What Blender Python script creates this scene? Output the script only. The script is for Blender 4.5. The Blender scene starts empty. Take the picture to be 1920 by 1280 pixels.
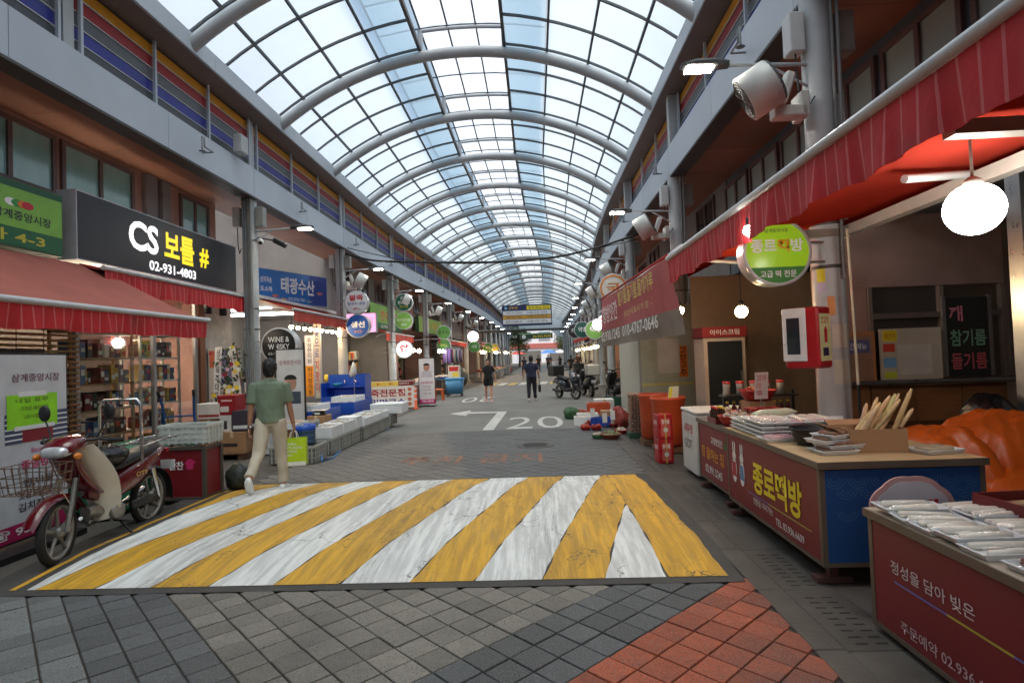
import bpy, bmesh, math, random
from mathutils import Vector, Matrix, Euler
R = math.radians
PI = math.pi
random.seed(7)
scn = bpy.context.scene
C = scn.collection
# ------------------------------------------------------------------ camera
CAM_H, FPX = 1.65, 1067.0
cam_d = bpy.data.cameras.new('camera'); cam_d.sensor_width = 36.0; cam_d.lens = 36.0*FPX/1920.0
cam_d.clip_start = 0.05; cam_d.clip_end = 2000.0
cam = bpy.data.objects.new('camera', cam_d); C.objects.link(cam)
cam_rot = Matrix.Rotation(R(2.31), 3, 'Z') @ Matrix.Rotation(PI/2 + R(1.535), 3, 'X') @ Matrix.Rotation(R(-2.1), 3, 'Z')
cam.matrix_world = Matrix.Translation((0, 0, CAM_H)) @ cam_rot.to_4x4()
scn.camera = cam
# ------------------------------------------------------------------ sky, sun, exposure
SUN_EL, SUN_AZ = 70.0, 165.0
world = bpy.data.worlds.new('World'); scn.world = world; world.use_nodes = True
wn = world.node_tree.nodes; wn.clear()
sky = wn.new('ShaderNodeTexSky'); sky.sky_type = 'NISHITA'; sky.sun_disc = False
sky.sun_elevation = R(SUN_EL); sky.sun_rotation = R(SUN_AZ); sky.dust_density = 4.5; sky.air_density = 1.3; sky.ozone_density = 1.0
bg = wn.new('ShaderNodeBackground'); bg.inputs[1].default_value = 0.07
wo = wn.new('ShaderNodeOutputWorld')
world.node_tree.links.new(sky.outputs[0], bg.inputs[0]); world.node_tree.links.new(bg.outputs[0], wo.inputs[0])
sun_d = bpy.data.lights.new('sun', 'SUN'); sun_d.energy = 1.5; sun_d.angle = R(40); sun_d.color = (1.0, 0.97, 0.87)
sun = bpy.data.objects.new('sun', sun_d); C.objects.link(sun)
sun.rotation_euler = (R(90-SUN_EL), 0, R(180-SUN_AZ))
scn.view_settings.view_transform = 'Standard'; scn.view_settings.look = 'None'
scn.view_settings.exposure = 1.36; scn.view_settings.gamma = 1.0; scn.view_settings.use_curve_mapping = False
scn.render.engine = 'CYCLES'
cy = scn.cycles
cy.use_denoising = True; cy.max_bounces = 9; cy.diffuse_bounces = 4; cy.glossy_bounces = 3
cy.transmission_bounces = 6; cy.transparent_max_bounces = 10; cy.caustics_reflective = False; cy.caustics_refractive = False
cy.sample_clamp_indirect = 6.0; cy.use_adaptive_sampling = True
try: cy.denoiser = 'OPENIMAGEDENOISE'
except Exception: pass
# ------------------------------------------------------------------ measuring: where a sight line of the survey meets a plane of the place
CM = cam_rot
def sight(x, y): return CM @ Vector(((x-960)/FPX, (640-y)/FPX, -1.0))
def gp(x, y, z=0.0):
    d = sight(x, y); t = (z-CAM_H)/d.z; return Vector((d.x*t, d.y*t, z))
def oX(x, y, X):
    d = sight(x, y); t = X/d.x; return Vector((X, d.y*t, CAM_H+d.z*t))
def oY(x, y, Y):
    d = sight(x, y); t = Y/d.y; return Vector((d.x*t, Y, CAM_H+d.z*t))
def bend(y):
    d = max(0.0, y-20.0); return 1.9*d*d/(d*d+400.0)
# ------------------------------------------------------------------ materials
def srgb(r, g, b):
    f = lambda v: (v/255/12.92) if v/255 <= 0.04045 else ((v/255+0.055)/1.055)**2.4
    return (f(r), f(g), f(b))
MATS = {}
def mat(name, col, rough=0.6, metal=0.0, var=0.12, scale=6.0, bump=0.0, bscale=40.0, dirt=0.0, emit=None, estr=0.0, alpha=1.0, trans=0.0, coat=0.0, rnd=0.0, spec=0.5, stretch=None):
    """col is a linear base colour; var = broad tonal unevenness, dirt = darker patches with a shape of their own"""
    if name in MATS: return MATS[name]
    m = bpy.data.materials.new(name); m.use_nodes = True; MATS[name] = m
    nt = m.node_tree; n = nt.nodes; L = nt.links
    b = n['Principled BSDF']
    b.inputs['Roughness'].default_value = rough; b.inputs['Metallic'].default_value = metal
    b.inputs['Specular IOR Level'].default_value = spec
    if coat: b.inputs['Coat Weight'].default_value = coat; b.inputs['Coat Roughness'].default_value = 0.08
    if alpha < 1: b.inputs['Alpha'].default_value = alpha
    if trans: b.inputs['Transmission Weight'].default_value = trans
    tc = n.new('ShaderNodeTexCoord'); src = tc.outputs['Object']
    if stretch:
        mp = n.new('ShaderNodeMapping'); mp.inputs['Scale'].default_value = stretch; L.new(src, mp.inputs[0]); src = mp.outputs[0]
    colr = None
    rgb = n.new('ShaderNodeRGB'); rgb.outputs[0].default_value = (*col, 1); colr = rgb.outputs[0]
    if var:
        nz = n.new('ShaderNodeTexNoise'); nz.inputs['Scale'].default_value = scale; nz.inputs['Detail'].default_value = 6; L.new(src, nz.inputs['Vector'])
        mr = n.new('ShaderNodeMapRange'); mr.inputs[1].default_value = 0.25; mr.inputs[2].default_value = 0.75
        mr.inputs[3].default_value = 1-var; mr.inputs[4].default_value = 1+var; L.new(nz.outputs[0], mr.inputs[0])
        mx = n.new('ShaderNodeVectorMath'); mx.operation = 'SCALE'; L.new(colr, mx.inputs[0]); L.new(mr.outputs[0], mx.inputs['Scale']); colr = mx.outputs[0]
        rr = n.new('ShaderNodeMapRange'); rr.inputs[3].default_value = max(0.02, rough-0.1); rr.inputs[4].default_value = min(1, rough+0.1); L.new(nz.outputs[0], rr.inputs[0]); L.new(rr.outputs[0], b.inputs['Roughness'])
    if rnd:
        oi = n.new('ShaderNodeObjectInfo'); mr = n.new('ShaderNodeMapRange'); mr.inputs[3].default_value = 1-rnd; mr.inputs[4].default_value = 1+rnd
        L.new(oi.outputs['Random'], mr.inputs[0]); mx = n.new('ShaderNodeVectorMath'); mx.operation = 'SCALE'; L.new(colr, mx.inputs[0]); L.new(mr.outputs[0], mx.inputs['Scale']); colr = mx.outputs[0]
    if dirt:
        nz = n.new('ShaderNodeTexNoise'); nz.inputs['Scale'].default_value = scale*0.45; nz.inputs['Detail'].default_value = 9; nz.inputs['Roughness'].default_value = 0.7; L.new(src, nz.inputs['Vector'])
        mr = n.new('ShaderNodeMapRange'); mr.inputs[1].default_value = 0.52; mr.inputs[2].default_value = 0.7; mr.inputs[3].default_value = 0; mr.inputs[4].default_value = dirt; L.new(nz.outputs[0], mr.inputs[0])
        mx = n.new('ShaderNodeMix'); mx.data_type = 'RGBA'; L.new(mr.outputs[0], mx.inputs[0]); L.new(colr, mx.inputs[6]); mx.inputs[7].default_value = (0.05, 0.042, 0.034, 1); colr = mx.outputs[2]
    L.new(colr, b.inputs['Base Color'])
    if bump:
        nz = n.new('ShaderNodeTexNoise'); nz.inputs['Scale'].default_value = bscale; nz.inputs['Detail'].default_value = 4; L.new(src, nz.inputs['Vector'])
        bp = n.new('ShaderNodeBump'); bp.inputs['Strength'].default_value = bump; bp.inputs['Distance'].default_value = 0.02; L.new(nz.outputs[0], bp.inputs['Height']); L.new(bp.outputs[0], b.inputs['Normal'])
    if emit: b.inputs['Emission Color'].default_value = (*emit, 1); b.inputs['Emission Strength'].default_value = estr
    return m
def pm(r, g, b, rough=0.55, **k):
    """plain painted / printed material from the colour the thing has"""
    key = 'paint_%d_%d_%d_%d_%s' % (r, g, b, int(rough*100), '_'.join('%s%s' % kv for kv in sorted(k.items())))
    k.setdefault('var', 0.1)
    return mat(key, srgb(r, g, b), rough, **k)
# ------------------------------------------------------------------ mesh building
class MB:
    def __init__(s): s.v = []; s.f = []; s.sm = []
    def add(s, vs, fs, smooth=False):
        o = len(s.v); s.v += [tuple(p) for p in vs]; s.f += [tuple(i+o for i in f) for f in fs]; s.sm += [smooth]*len(fs); return s
    def box(s, c, d, rot=None, bev=0.0):
        x, y, z = d[0]/2, d[1]/2, d[2]/2
        if bev <= 0:
            vs = [(-x,-y,-z),(x,-y,-z),(x,y,-z),(-x,y,-z),(-x,-y,z),(x,-y,z),(x,y,z),(-x,y,z)]
            fs = [(3,2,1,0),(4,5,6,7),(0,1,5,4),(1,2,6,5),(2,3,7,6),(3,0,4,7)]
        else:
            b = min(bev, x*.9, y*.9, z*.9); vs = []; fs = []
            idx = {}
            for sx in (-1,1):
                for sy in (-1,1):
                    for sz in (-1,1):
                        for a in range(3):
                            p = [sx*x, sy*y, sz*z]
                            for q, (sg, h) in enumerate(((sx,x),(sy,y),(sz,z))):
                                if q != a: p[q] = sg*(h-b)
                            idx[(sx,sy,sz,a)] = len(vs); vs.append(tuple(p))
            I = idx
            def quad(a, b_, c_, d_, n):
                p = [Vector(vs[i]) for i in (a,b_,c_,d_)]
                nn = (p[1]-p[0]).cross(p[2]-p[0])
                fs.append((a,b_,c_,d_) if nn.dot(Vector(n)) > 0 else (d_,c_,b_,a))
            for a in range(3):
                o1, o2 = [q for q in range(3) if q != a]
                for sg in (-1,1):
                    r = []
                    for (p,q) in ((-1,-1),(1,-1),(1,1),(-1,1)):
                        t = [0,0,0]; t[a] = sg; t[o1] = p; t[o2] = q; r.append(I[(*t,a)])
                    n = [0,0,0]; n[a] = sg; quad(*r, n)
                for p in (-1,1):
                    for q in (-1,1):
                        t1=[0,0,0]; t1[a]=-1; t1[o1]=p; t1[o2]=q
                        t2=list(t1); t2[a]=1
                        n=[0,0,0]; n[o1]=p; n[o2]=q
                        quad(I[(*t1,o1)], I[(*t2,o1)], I[(*t2,o2)], I[(*t1,o2)], n)
            for sx in (-1,1):
                for sy in (-1,1):
                    for sz in (-1,1):
                        a,b_,c_ = (I[(sx,sy,sz,q)] for q in range(3))
                        p=[Vector(vs[i]) for i in (a,b_,c_)]
                        fs.append((a,b_,c_) if (p[1]-p[0]).cross(p[2]-p[0]).dot(Vector((sx,sy,sz)))>0 else (c_,b_,a))
        if rot is not None:
            m = rot if isinstance(rot, Matrix) else Euler(rot).to_matrix()
            vs = [m @ Vector(p) for p in vs]
        return s.add([(p[0]+c[0], p[1]+c[1], p[2]+c[2]) for p in vs], fs)
    def b2(s, a, b, bev=0.0):
        return s.box([(a[i]+b[i])/2 for i in range(3)], [abs(b[i]-a[i]) for i in range(3)], None, bev)
    def tube(s, pts, r, n=10, caps=True, smooth=True, sy=1.0, closed=False):
        pts = [Vector(p) for p in pts]; k = len(pts)
        rs = r if isinstance(r, (list, tuple)) else [r]*k
        vs = []; fs = []; up = None
        for i, p in enumerate(pts):
            if closed: t = pts[(i+1) % k]-pts[i-1]
            else: t = (pts[min(i+1, k-1)]-pts[max(i-1, 0)])
            t.normalize()
            if up is None:
                up = Vector((0,0,1)) if abs(t.z) < 0.9 else Vector((0,1,0))
            a = t.cross(up)
            if a.length < 1e-4: a = t.cross(Vector((1,0,0)))
            a.normalize(); b = a.cross(t).normalized(); up = b
            for j in range(n):
                an = 2*PI*j/n; vs.append(p + (a*math.cos(an)+b*math.sin(an)*sy)*rs[i])
        m = k if closed else k-1
        for i in range(m):
            i2 = (i+1) % k
            for j in range(n):
                j2 = (j+1) % n; fs.append((i*n+j, i*n+j2, i2*n+j2, i2*n+j))
        s.add(vs, fs, smooth)
        if caps and not closed:
            s.add(vs[:n], [tuple(range(n))[::-1]]); s.add(vs[-n:], [tuple(range(n))])
        return s
    def lathe(s, prof, c=(0,0,0), n=20, axis='Z', smooth=True, rot=None, caps=True):
        vs = []; fs = []
        for (r, h) in prof:
            for j in range(n):
                a = 2*PI*j/n; p = (r*math.cos(a), r*math.sin(a), h)
                if axis == 'X': p = (p[2], p[0], p[1])
                elif axis == 'Y': p = (p[1], p[2], p[0])
                vs.append(p)
        if rot is not None: vs = [tuple(rot @ Vector(p)) for p in vs]
        vs = [(p[0]+c[0], p[1]+c[1], p[2]+c[2]) for p in vs]
        for i in range(len(prof)-1):
            for j in range(n):
                j2 = (j+1) % n; fs.append((i*n+j, i*n+j2, (i+1)*n+j2, (i+1)*n+j))
        s.add(vs, fs, smooth)
        if caps and prof[0][0] > 1e-4: s.add(vs[:n], [tuple(range(n))[::-1]])
        if caps and prof[-1][0] > 1e-4: s.add(vs[-n:], [tuple(range(n))])
        return s
    def sph(s, c, r, n=14, m=9, sc=(1,1,1), rot=None):
        pr = [(math.sin(PI*i/m)*r, -math.cos(PI*i/m)*r) for i in range(m+1)]
        vs = []; fs = []
        for (q, h) in pr:
            for j in range(n):
                a = 2*PI*j/n; vs.append(Vector((q*math.cos(a)*sc[0], q*math.sin(a)*sc[1], h*sc[2])))
        if rot is not None: vs = [rot @ p for p in vs]
        vs = [(p[0]+c[0], p[1]+c[1], p[2]+c[2]) for p in vs]
        for i in range(m):
            for j in range(n):
                j2 = (j+1) % n; fs.append((i*n+j, i*n+j2, (i+1)*n+j2, (i+1)*n+j))
        return s.add(vs, fs, True)
    def prism(s, poly, fr, d, smooth=False):
        """poly in (u,v) of frame fr=(origin,u,v); extruded by d along u x v"""
        o, u, v = fr; o = Vector(o); u = Vector(u); v = Vector(v); w = u.cross(v).normalized()
        k = len(poly)
        a = [o+u*p[0]+v*p[1] for p in poly]; b = [p+w*d for p in a]
        fs = [tuple(range(k))[::-1], tuple(range(k, 2*k))] + [(i, (i+1) % k, k+(i+1) % k, k+i) for i in range(k)]
        return s.add(a+b, fs, smooth)
    def sheet(s, grid, smooth=True, thick=0.0):
        """grid[i][j] of points -> a sheet, with thickness downwards if asked"""
        a = len(grid); b = len(grid[0]); vs = [p for r in grid for p in r]
        fs = [(i*b+j, i*b+j+1, (i+1)*b+j+1, (i+1)*b+j) for i in range(a-1) for j in range(b-1)]
        return s.add(vs, fs, smooth)
    def mesh(s, name):
        me = bpy.data.meshes.new(name); me.from_pydata(s.v, [], s.f); me.update()
        me.polygons.foreach_set('use_smooth', s.sm); return me
    def build(s, name, m, parent=None):
        return ob(name, s.mesh(name), m, parent)
def ob(name, me, m=None, parent=None, loc=None):
    o = bpy.data.objects.new(name, me); C.objects.link(o)
    if m is not None and me is not None and not me.materials:
        me.materials.append(m)
    if parent is not None: o.parent = parent
    if loc is not None: o.location = loc
    return o
def recalc(o):
    bm = bmesh.new(); bm.from_mesh(o.data); bmesh.ops.recalc_face_normals(bm, faces=bm.faces); bm.to_mesh(o.data); bm.free(); return o
def tag(o, label, cat, group=None):
    o['label'] = label; o['category'] = cat
    if group: o['group'] = group
    return o
def thing(name, label, cat, loc=(0,0,0), rz=0.0, group=None):
    o = bpy.data.objects.new(name, None); C.objects.link(o); o.empty_display_size = 0.1
    o.location = loc; o.rotation_euler = (0, 0, rz)
    return tag(o, label, cat, group)
def struct(o, kind='structure'): o['kind'] = kind; return o
def dup(o, parent=None, loc=None, rz=None, label=None, group=None, name=None):
    c = o.copy(); C.objects.link(c)
    if parent is not None: c.parent = parent
    for ch in o.children: dup(ch, c)
    if loc is not None: c.location = loc
    if rz is not None: c.rotation_euler = (0, 0, rz)
    if label: c['label'] = label
    if group: c['group'] = group
    return c
_tc = bpy.data.curves.new('lettering_tool', 'FONT'); _to = bpy.data.objects.new('lettering_tool', _tc)
_ts = bpy.data.scenes.new('lettering_bench'); _ts.collection.objects.link(_to)
TXC = {}
def text(s, fr, box, m, parent, bold=0.02, name='lettering', depth=0.003, fit=True, shear=0.0):
    """letters in frame fr=(origin,u,v) [unit vectors], filling box=(u0,v0,u1,v1); normal = u x v"""
    _tc.body = s; _tc.offset = bold; _tc.extrude = 0.0; _tc.shear = shear; _tc.resolution_u = 3
    bold = bold*0.6; _tc.offset = bold
    if (s, bold, shear) not in TXC:
        vl = _ts.view_layers[0]; vl.update(); TXC[(s, bold, shear)] = bpy.data.meshes.new_from_object(_to.evaluated_get(vl.depsgraph))
    me = TXC[(s, bold, shear)].copy()
    vs = [v.co.copy() for v in me.vertices]
    if not vs: return None
    x0 = min(v.x for v in vs); x1 = max(v.x for v in vs); y0 = min(v.y for v in vs); y1 = max(v.y for v in vs)
    o, u, v_ = Vector(fr[0]), Vector(fr[1]).normalized(), Vector(fr[2]).normalized(); w = u.cross(v_).normalized()
    sx = (box[2]-box[0])/max(1e-6, x1-x0); sy = (box[3]-box[1])/max(1e-6, y1-y0)
    if not fit:
        k = min(sx, sy); cx = (box[0]+box[2])/2; cyy = (box[1]+box[3])/2
        hx = (x1-x0)*k/2; hy = (y1-y0)*k/2; box = (cx-hx, cyy-hy, cx+hx, cyy+hy); sx = sy = k
    for q, p in zip(me.vertices, vs):
        q.co = o + u*(box[0]+(p.x-x0)*sx) + v_*(box[1]+(p.y-y0)*sy) + w*depth
    me.materials.clear(); me.update()
    return ob(name, me, m, parent)
# ================================================================== THE GROUND
M_CONC = mat('concrete_paving', srgb(80, 75, 70), 0.75, var=0.28, scale=1.6, bump=0.25, bscale=60, dirt=0.7)
M_ASPH = mat('worn_asphalt', srgb(112, 110, 106), 0.78, var=0.2, scale=0.9, bump=0.3, bscale=120, dirt=0.3)
M_BED = mat('joint_sand', srgb(62, 56, 50), 0.95, var=0.25, scale=9, bump=0.4)
def paver_mat(name, c, dirt=0.35, var=0.2):
    m = mat(name, srgb(*c), 0.72, var=var, scale=14, bump=0.5, bscale=150, dirt=dirt, rnd=0.24)
    n = m.node_tree.nodes; L = m.node_tree.links; b = n['Principled BSDF']; src = b.inputs['Base Color'].links[0].from_socket
    ge = n.new('ShaderNodeNewGeometry')
    def mask(sc, lo, hi, amt, det=3):
        z = n.new('ShaderNodeTexNoise'); z.inputs['Scale'].default_value = sc; z.inputs['Detail'].default_value = det; L.new(ge.outputs['Position'], z.inputs['Vector'])
        r_ = n.new('ShaderNodeMapRange'); r_.inputs[1].default_value = lo; r_.inputs[2].default_value = hi; r_.inputs[3].default_value = 0; r_.inputs[4].default_value = amt; L.new(z.outputs[0], r_.inputs[0]); return r_.outputs[0]
    for (sc, lo, hi, amt, c2, det) in ((85, .58, .64, .75, (.03, .028, .026), 2), (1.1, .5, .7, .5, (.06, .055, .05), 6), (170, .62, .68, .5, (.32, .31, .3), 1)):
        mx = n.new('ShaderNodeMix'); mx.data_type = 'RGBA'; L.new(mask(sc, lo, hi, amt, det), mx.inputs[0]); L.new(src, mx.inputs[6]); mx.inputs[7].default_value = (*c2, 1); src = mx.outputs[2]
    L.new(src, b.inputs['Base Color']); return m
M_PL = paver_mat('grey_paver', (116, 110, 102)); M_PD = paver_mat('slate_paver', (80, 81, 82), 0.3); M_PO = paver_mat('terracotta_paver', (150, 72, 44), 0.55, 0.3)
M_PB = paver_mat('brown_paver', (118, 112, 106), 0.45); M_PG = paver_mat('old_grey_paver', (106, 107, 106), 0.4)
g = MB(); g.add([(-160,-60,-0.045),(160,-60,-0.045),(160,320,-0.045),(-160,320,-0.045)], [(0,1,2,3)])
struct(g.build('ground', M_CONC))
def strip(xa, xb, y0, y1, z, step=3.0):
    s = MB(); ys = []; y = y0
    while y < y1: ys.append(y); y += step
    ys.append(y1)
    s.sheet([[(xa+bend(y), y, z), (xb+bend(y), y, z)] for y in ys], False); s.f = [f[::-1] for f in s.f]; return s
struct(strip(-4.05, 1.985, 12.9, 140, -0.004).build('road', M_ASPH))
struct(strip(-8.6, -4.05, -3, 140, -0.012).build('pavement', mat('left_paving', srgb(74, 69, 64), 0.75, var=0.28, scale=1.5, bump=0.3, bscale=50, dirt=0.6)))
struct(strip(1.98, 6.5, -3, 140, -0.012).build('pavement', M_CONC))
pv_bed = struct(strip(-4.05, 1.5, -2, 13.2, -0.014).build('paved_road', M_BED))
# pavers, laid at 45 degrees, 190 mm squares
PW = 0.19
def paver_mesh(name, w=PW-0.010, m=None):
    h = w/2; t = h-0.0035; s = MB()
    a = PI/4; ro = lambda x, y, z: (x*math.cos(a)-y*math.sin(a), x*math.sin(a)+y*math.cos(a), z)
    vs = [ro(-h,-h,-0.03), ro(h,-h,-0.03), ro(h,h,-0.03), ro(-h,h,-0.03), ro(-h,-h,-0.0035), ro(h,-h,-0.0035), ro(h,h,-0.0035), ro(-h,h,-0.0035), ro(-t,-t,0), ro(t,-t,0), ro(t,t,0), ro(-t,t,0)]
    s.add(vs, [(0,1,5,4),(1,2,6,5),(2,3,7,6),(3,0,4,7),(4,5,9,8),(5,6,10,9),(6,7,11,10),(7,4,8,11),(8,9,10,11)])
    me = s.mesh(name); me.materials.append(m); return me, s
pmesh = {}
for k, m in (('l', M_PL), ('d', M_PD), ('o', M_PO), ('b', M_PB), ('g', M_PG)): pmesh[k] = paver_mesh('paver', m=m)
DG = PW*math.sqrt(2)
def band(a, b):     # a = x+y, b = y-x
    if b < 2.84: return 'o'
    if b < 3.64: return 'd'
    if a > 1.35: return 'l'
    if a > 0.54: return 'd'
    return 'g'
joined = {k: MB() for k in 'ldobg'}
placed = 0
cand = []
for i in range(-60, 90):
    for j in range(-60, 110):
        a = 1.35+(i+0.5)*DG; b = 3.64+(j+0.5)*DG
        x = (a-b)/2; y = (a+b)/2
        if not (-4.0 < x < 1.5 and -1.5 < y < 12.95): continue
        if y < 4.2: cand.append((x, y, band(a, b)))
        elif y > 7.8:
            k = 'b' if x < -1.0-(y-8)*0.25 else ('g' if (y < 11) else 'g')
            jm = joined[k]; base = pmesh[k][1]; tz = random.uniform(-0.002, 0.002)
            jm.add([(p[0]+x, p[1]+y, p[2]+tz) for p in base.v], base.f)
cand.sort(key=lambda c: (0 if c[1] > 2.6 and c[0] > -4.2 else 1, -c[1]))
for x, y, k in cand:
    if placed < 300 and y > 2.35:
        o = ob('paver', pmesh[k][0], None, pv_bed, (x, y, random.uniform(-0.004, 0.003)))
        o.rotation_euler = (random.uniform(-.008, .008), random.uniform(-.008, .008), random.uniform(-.012, .012)); placed += 1
    else:
        base = pmesh[k][1]; joined[k].add([(p[0]+x, p[1]+y, p[2]+random.uniform(-.002, .002)*0) for p in base.v], base.f)
for k, jm in joined.items():
    if jm.v: struct(jm.build('paver_field', pmesh[k][0].materials[0], pv_bed), 'stuff')
# gutter slabs with slotted drain covers beside the counters
gut = struct(strip(1.44, 1.985, -2, 12.9, -0.018).build('gutter', M_BED))
M_GUT = mat('gutter_concrete', srgb(78, 72, 65), 0.6, var=0.35, scale=4, bump=0.3, dirt=0.85, rnd=0.15)
M_DARKSLOT = mat('drain_slot', srgb(40, 36, 32), 0.9, var=0.2)
for k in range(14):
    y0 = 1.6+k*0.8; s = MB(); s.b2((1.45, y0, -0.08), (1.62, y0+0.79, 0.004), 0.006); s.build('kerb_stone', M_GUT, gut)
    s = MB(); s.b2((1.63, y0, -0.08), (1.975, y0+0.79, -0.006), 0.006); sl = s.build('drain_cover', M_GUT, gut)
    q = MB()
    for c in range(2):
        for r_ in range(9): q.b2((1.71+c*0.11, y0+0.06+r_*0.075, -0.010), (1.775+c*0.11, y0+0.075+r_*0.075, -0.0045))
    if k % 3 != 1: q.build('slot', M_DARKSLOT, sl)
# ------------------------------------------------------------------ speed hump with worn stripes
HY0, HY1 = 4.13, 7.84
def hump_z(y):
    t = min((y-HY0)/0.9, (HY1-y)/0.9, 1.0); t = max(0.0, t); return 0.004+0.055*(3*t*t-2*t**3)
def paint(name, c, wear, under):
    m = bpy.data.materials.new(name); m.use_nodes = True; nt = m.node_tree; n = nt.nodes; L = nt.links; b = n['Principled BSDF']; b.inputs['Roughness'].default_value = 0.62
    tc = n.new('ShaderNodeTexCoord')
    def noise(sc, st, det=6, rough=0.6):
        mp = n.new('ShaderNodeMapping'); mp.inputs['Scale'].default_value = st; mp.inputs['Rotation'].default_value = (0, 0, R(13)); L.new(tc.outputs['Object'], mp.inputs[0])
        z = n.new('ShaderNodeTexNoise'); z.inputs['Scale'].default_value = sc; z.inputs['Detail'].default_value = det; z.inputs['Roughness'].default_value = rough; L.new(mp.outputs[0], z.inputs['Vector']); return z.outputs[0]
    def ramp(src, a, b_, lo=0.0, hi=1.0):
        mr = n.new('ShaderNodeMapRange'); mr.inputs[1].default_value = a; mr.inputs[2].default_value = b_; mr.inputs[3].default_value = lo; mr.inputs[4].default_value = hi; L.new(src, mr.inputs[0]); return mr.outputs[0]
    def mix(f, a, b_):
        mx = n.new('ShaderNodeMix'); mx.data_type = 'RGBA'; L.new(f, mx.inputs[0])
        for q, s_ in ((6, a), (7, b_)):
            if isinstance(s_, tuple): mx.inputs[q].default_value = (*s_, 1)
            else: L.new(s_, mx.inputs[q])
        return mx.outputs[2]
    tone = mix(ramp(noise(5, (3.5, 0.28, 1)), 0.42, 0.58), c, tuple(v*0.72 for v in c))
    streak = ramp(noise(8.0, (4.0, 0.2, 1), 10, 0.8), 0.54-wear*0.08, 0.66, 0, 0.8)
    tone = mix(streak, tone, under)
    sx = n.new('ShaderNodeSeparateXYZ'); L.new(tc.outputs['Object'], sx.inputs[0]); wv = n.new('ShaderNodeMath'); wv.operation = 'SINE'; sc_ = n.new('ShaderNodeMath'); sc_.operation = 'MULTIPLY_ADD'; L.new(sx.outputs[0], sc_.inputs[0]); sc_.inputs[1].default_value = 4.2; L.new(ramp(noise(1.2, (1, .3, 1), 3), 0, 1, 0, 2.5), sc_.inputs[2]); L.new(sc_.outputs[0], wv.inputs[0])
    trk = n.new('ShaderNodeMath'); trk.operation = 'MULTIPLY'; L.new(ramp(wv.outputs[0], .35, .95, 0, .5), trk.inputs[0]); L.new(ramp(noise(11, (4, .22, 1), 9, .8), .45, .6), trk.inputs[1])
    tone = mix(trk.outputs[0], tone, tuple(v*.5 for v in under))
    spots = ramp(noise(30, (1, .8, 1), 6, 0.75), 0.68-wear*0.06, 0.72-wear*0.05, 0, .9)
    patch = ramp(noise(1.6, (1.6, .5, 1), 9, 0.8), 0.55, 0.7, 0, 0.9)
    mm = n.new('ShaderNodeMath'); mm.operation = 'MAXIMUM'; L.new(spots, mm.inputs[0])
    m2 = n.new('ShaderNodeMath'); m2.operation = 'MULTIPLY'; L.new(patch, m2.inputs[0]); m2.inputs[1].default_value = wear; L.new(m2.outputs[0], mm.inputs[1])
    vo = n.new('ShaderNodeTexVoronoi'); vo.feature = 'DISTANCE_TO_EDGE'; vo.inputs['Scale'].default_value = 2.3
    wz = n.new('ShaderNodeTexNoise'); wz.inputs['Scale'].default_value = 3.0; wz.inputs['Detail'].default_value = 7; L.new(tc.outputs['Object'], wz.inputs['Vector'])
    av = n.new('ShaderNodeVectorMath'); av.operation = 'MULTIPLY_ADD'; L.new(wz.outputs['Color'], av.inputs[0]); av.inputs[1].default_value = (0.6, 0.6, 0.6); L.new(tc.outputs['Object'], av.inputs[2]); L.new(av.outputs[0], vo.inputs['Vector'])
    crack = ramp(vo.outputs['Distance'], 0.004, 0.010, 1.0, 0.0)
    ck = n.new('ShaderNodeMath'); ck.operation = 'MULTIPLY'; L.new(crack, ck.inputs[0]); L.new(ramp(noise(1.1, (1, 1, 1), 2), 0.5, 0.56), ck.inputs[1])
    m3 = n.new('ShaderNodeMath'); m3.operation = 'MAXIMUM'; L.new(mm.outputs[0], m3.inputs[0]); L.new(ck.outputs[0], m3.inputs[1])
    L.new(mix(m3.outputs[0], tone, srgb(58, 54, 50)), b.inputs['Base Color'])
    bp = n.new('ShaderNodeBump'); bp.inputs['Strength'].default_value = 0.35; bp.inputs['Distance'].default_value = 0.01; L.new(noise(90, (1, 1, 1), 3), bp.inputs['Height']); L.new(bp.outputs[0], b.inputs['Normal'])
    return m
M_HUMP = mat('hump_asphalt', srgb(66, 63, 60), 0.8, var=0.25, scale=4, bump=0.5, bscale=120, dirt=0.4)
M_YEL = paint('yellow_road_paint', srgb(208, 156, 34), 0.75, srgb(150, 120, 62)); M_WHT = paint('white_road_paint', srgb(216, 216, 213), 0.3, srgb(176, 173, 168))
hg = []
for k in range(37):
    y = HY0+(HY1-HY0)*k/36; hg.append([(x, y, hump_z(y)-0.0) for x in (-4.35, -3, -1, 0.5, 1.43)])
s = MB(); s.sheet(hg, True); s.f = [f[::-1] for f in s.f]
hump = struct(s.build('speed_hump', M_HUMP))
def clip_stripe(xb0, xb1, shift, x_lo, x_hi, m, y0=HY0+0.1, y1=HY1-0.06):
    rows = []; N = 34
    for k in range(N+1):
        y = y0+(y1-y0)*k/N; t = (y-4.23)/3.55
        a = xb0+shift*t; b = xb1+shift*t
        a = min(max(a, x_lo), x_hi); b = min(max(b, x_lo), x_hi)
        w = 0.006*math.sin(y*9+xb0*7)+random.uniform(-.007, .007)
        rows.append((y, a+w, b+w))
    rows = [r for r in rows if r[2]-r[1] > 0.006]
    if len(rows) < 2: return
    s = MB(); s.sheet([[(a+(b-a)*q/3, y, hump_z(y)+0.004) for q in range(4)] for (y, a, b) in rows], True); s.f = [f[::-1] for f in s.f]
    s.build('painted_stripe', m, hump)
edges = [-4.87, -4.37, -3.88, -3.41, -2.98, -2.53, -2.03, -1.52, -1.0, -0.51, -0.01, 0.45, 0.92]
for k in range(len(edges)-1):
    clip_stripe(edges[k]+0.004, edges[k+1]-0.004, 0.84, -3.95, 0.895, M_YEL if k % 2 == 0 else M_WHT)
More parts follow.
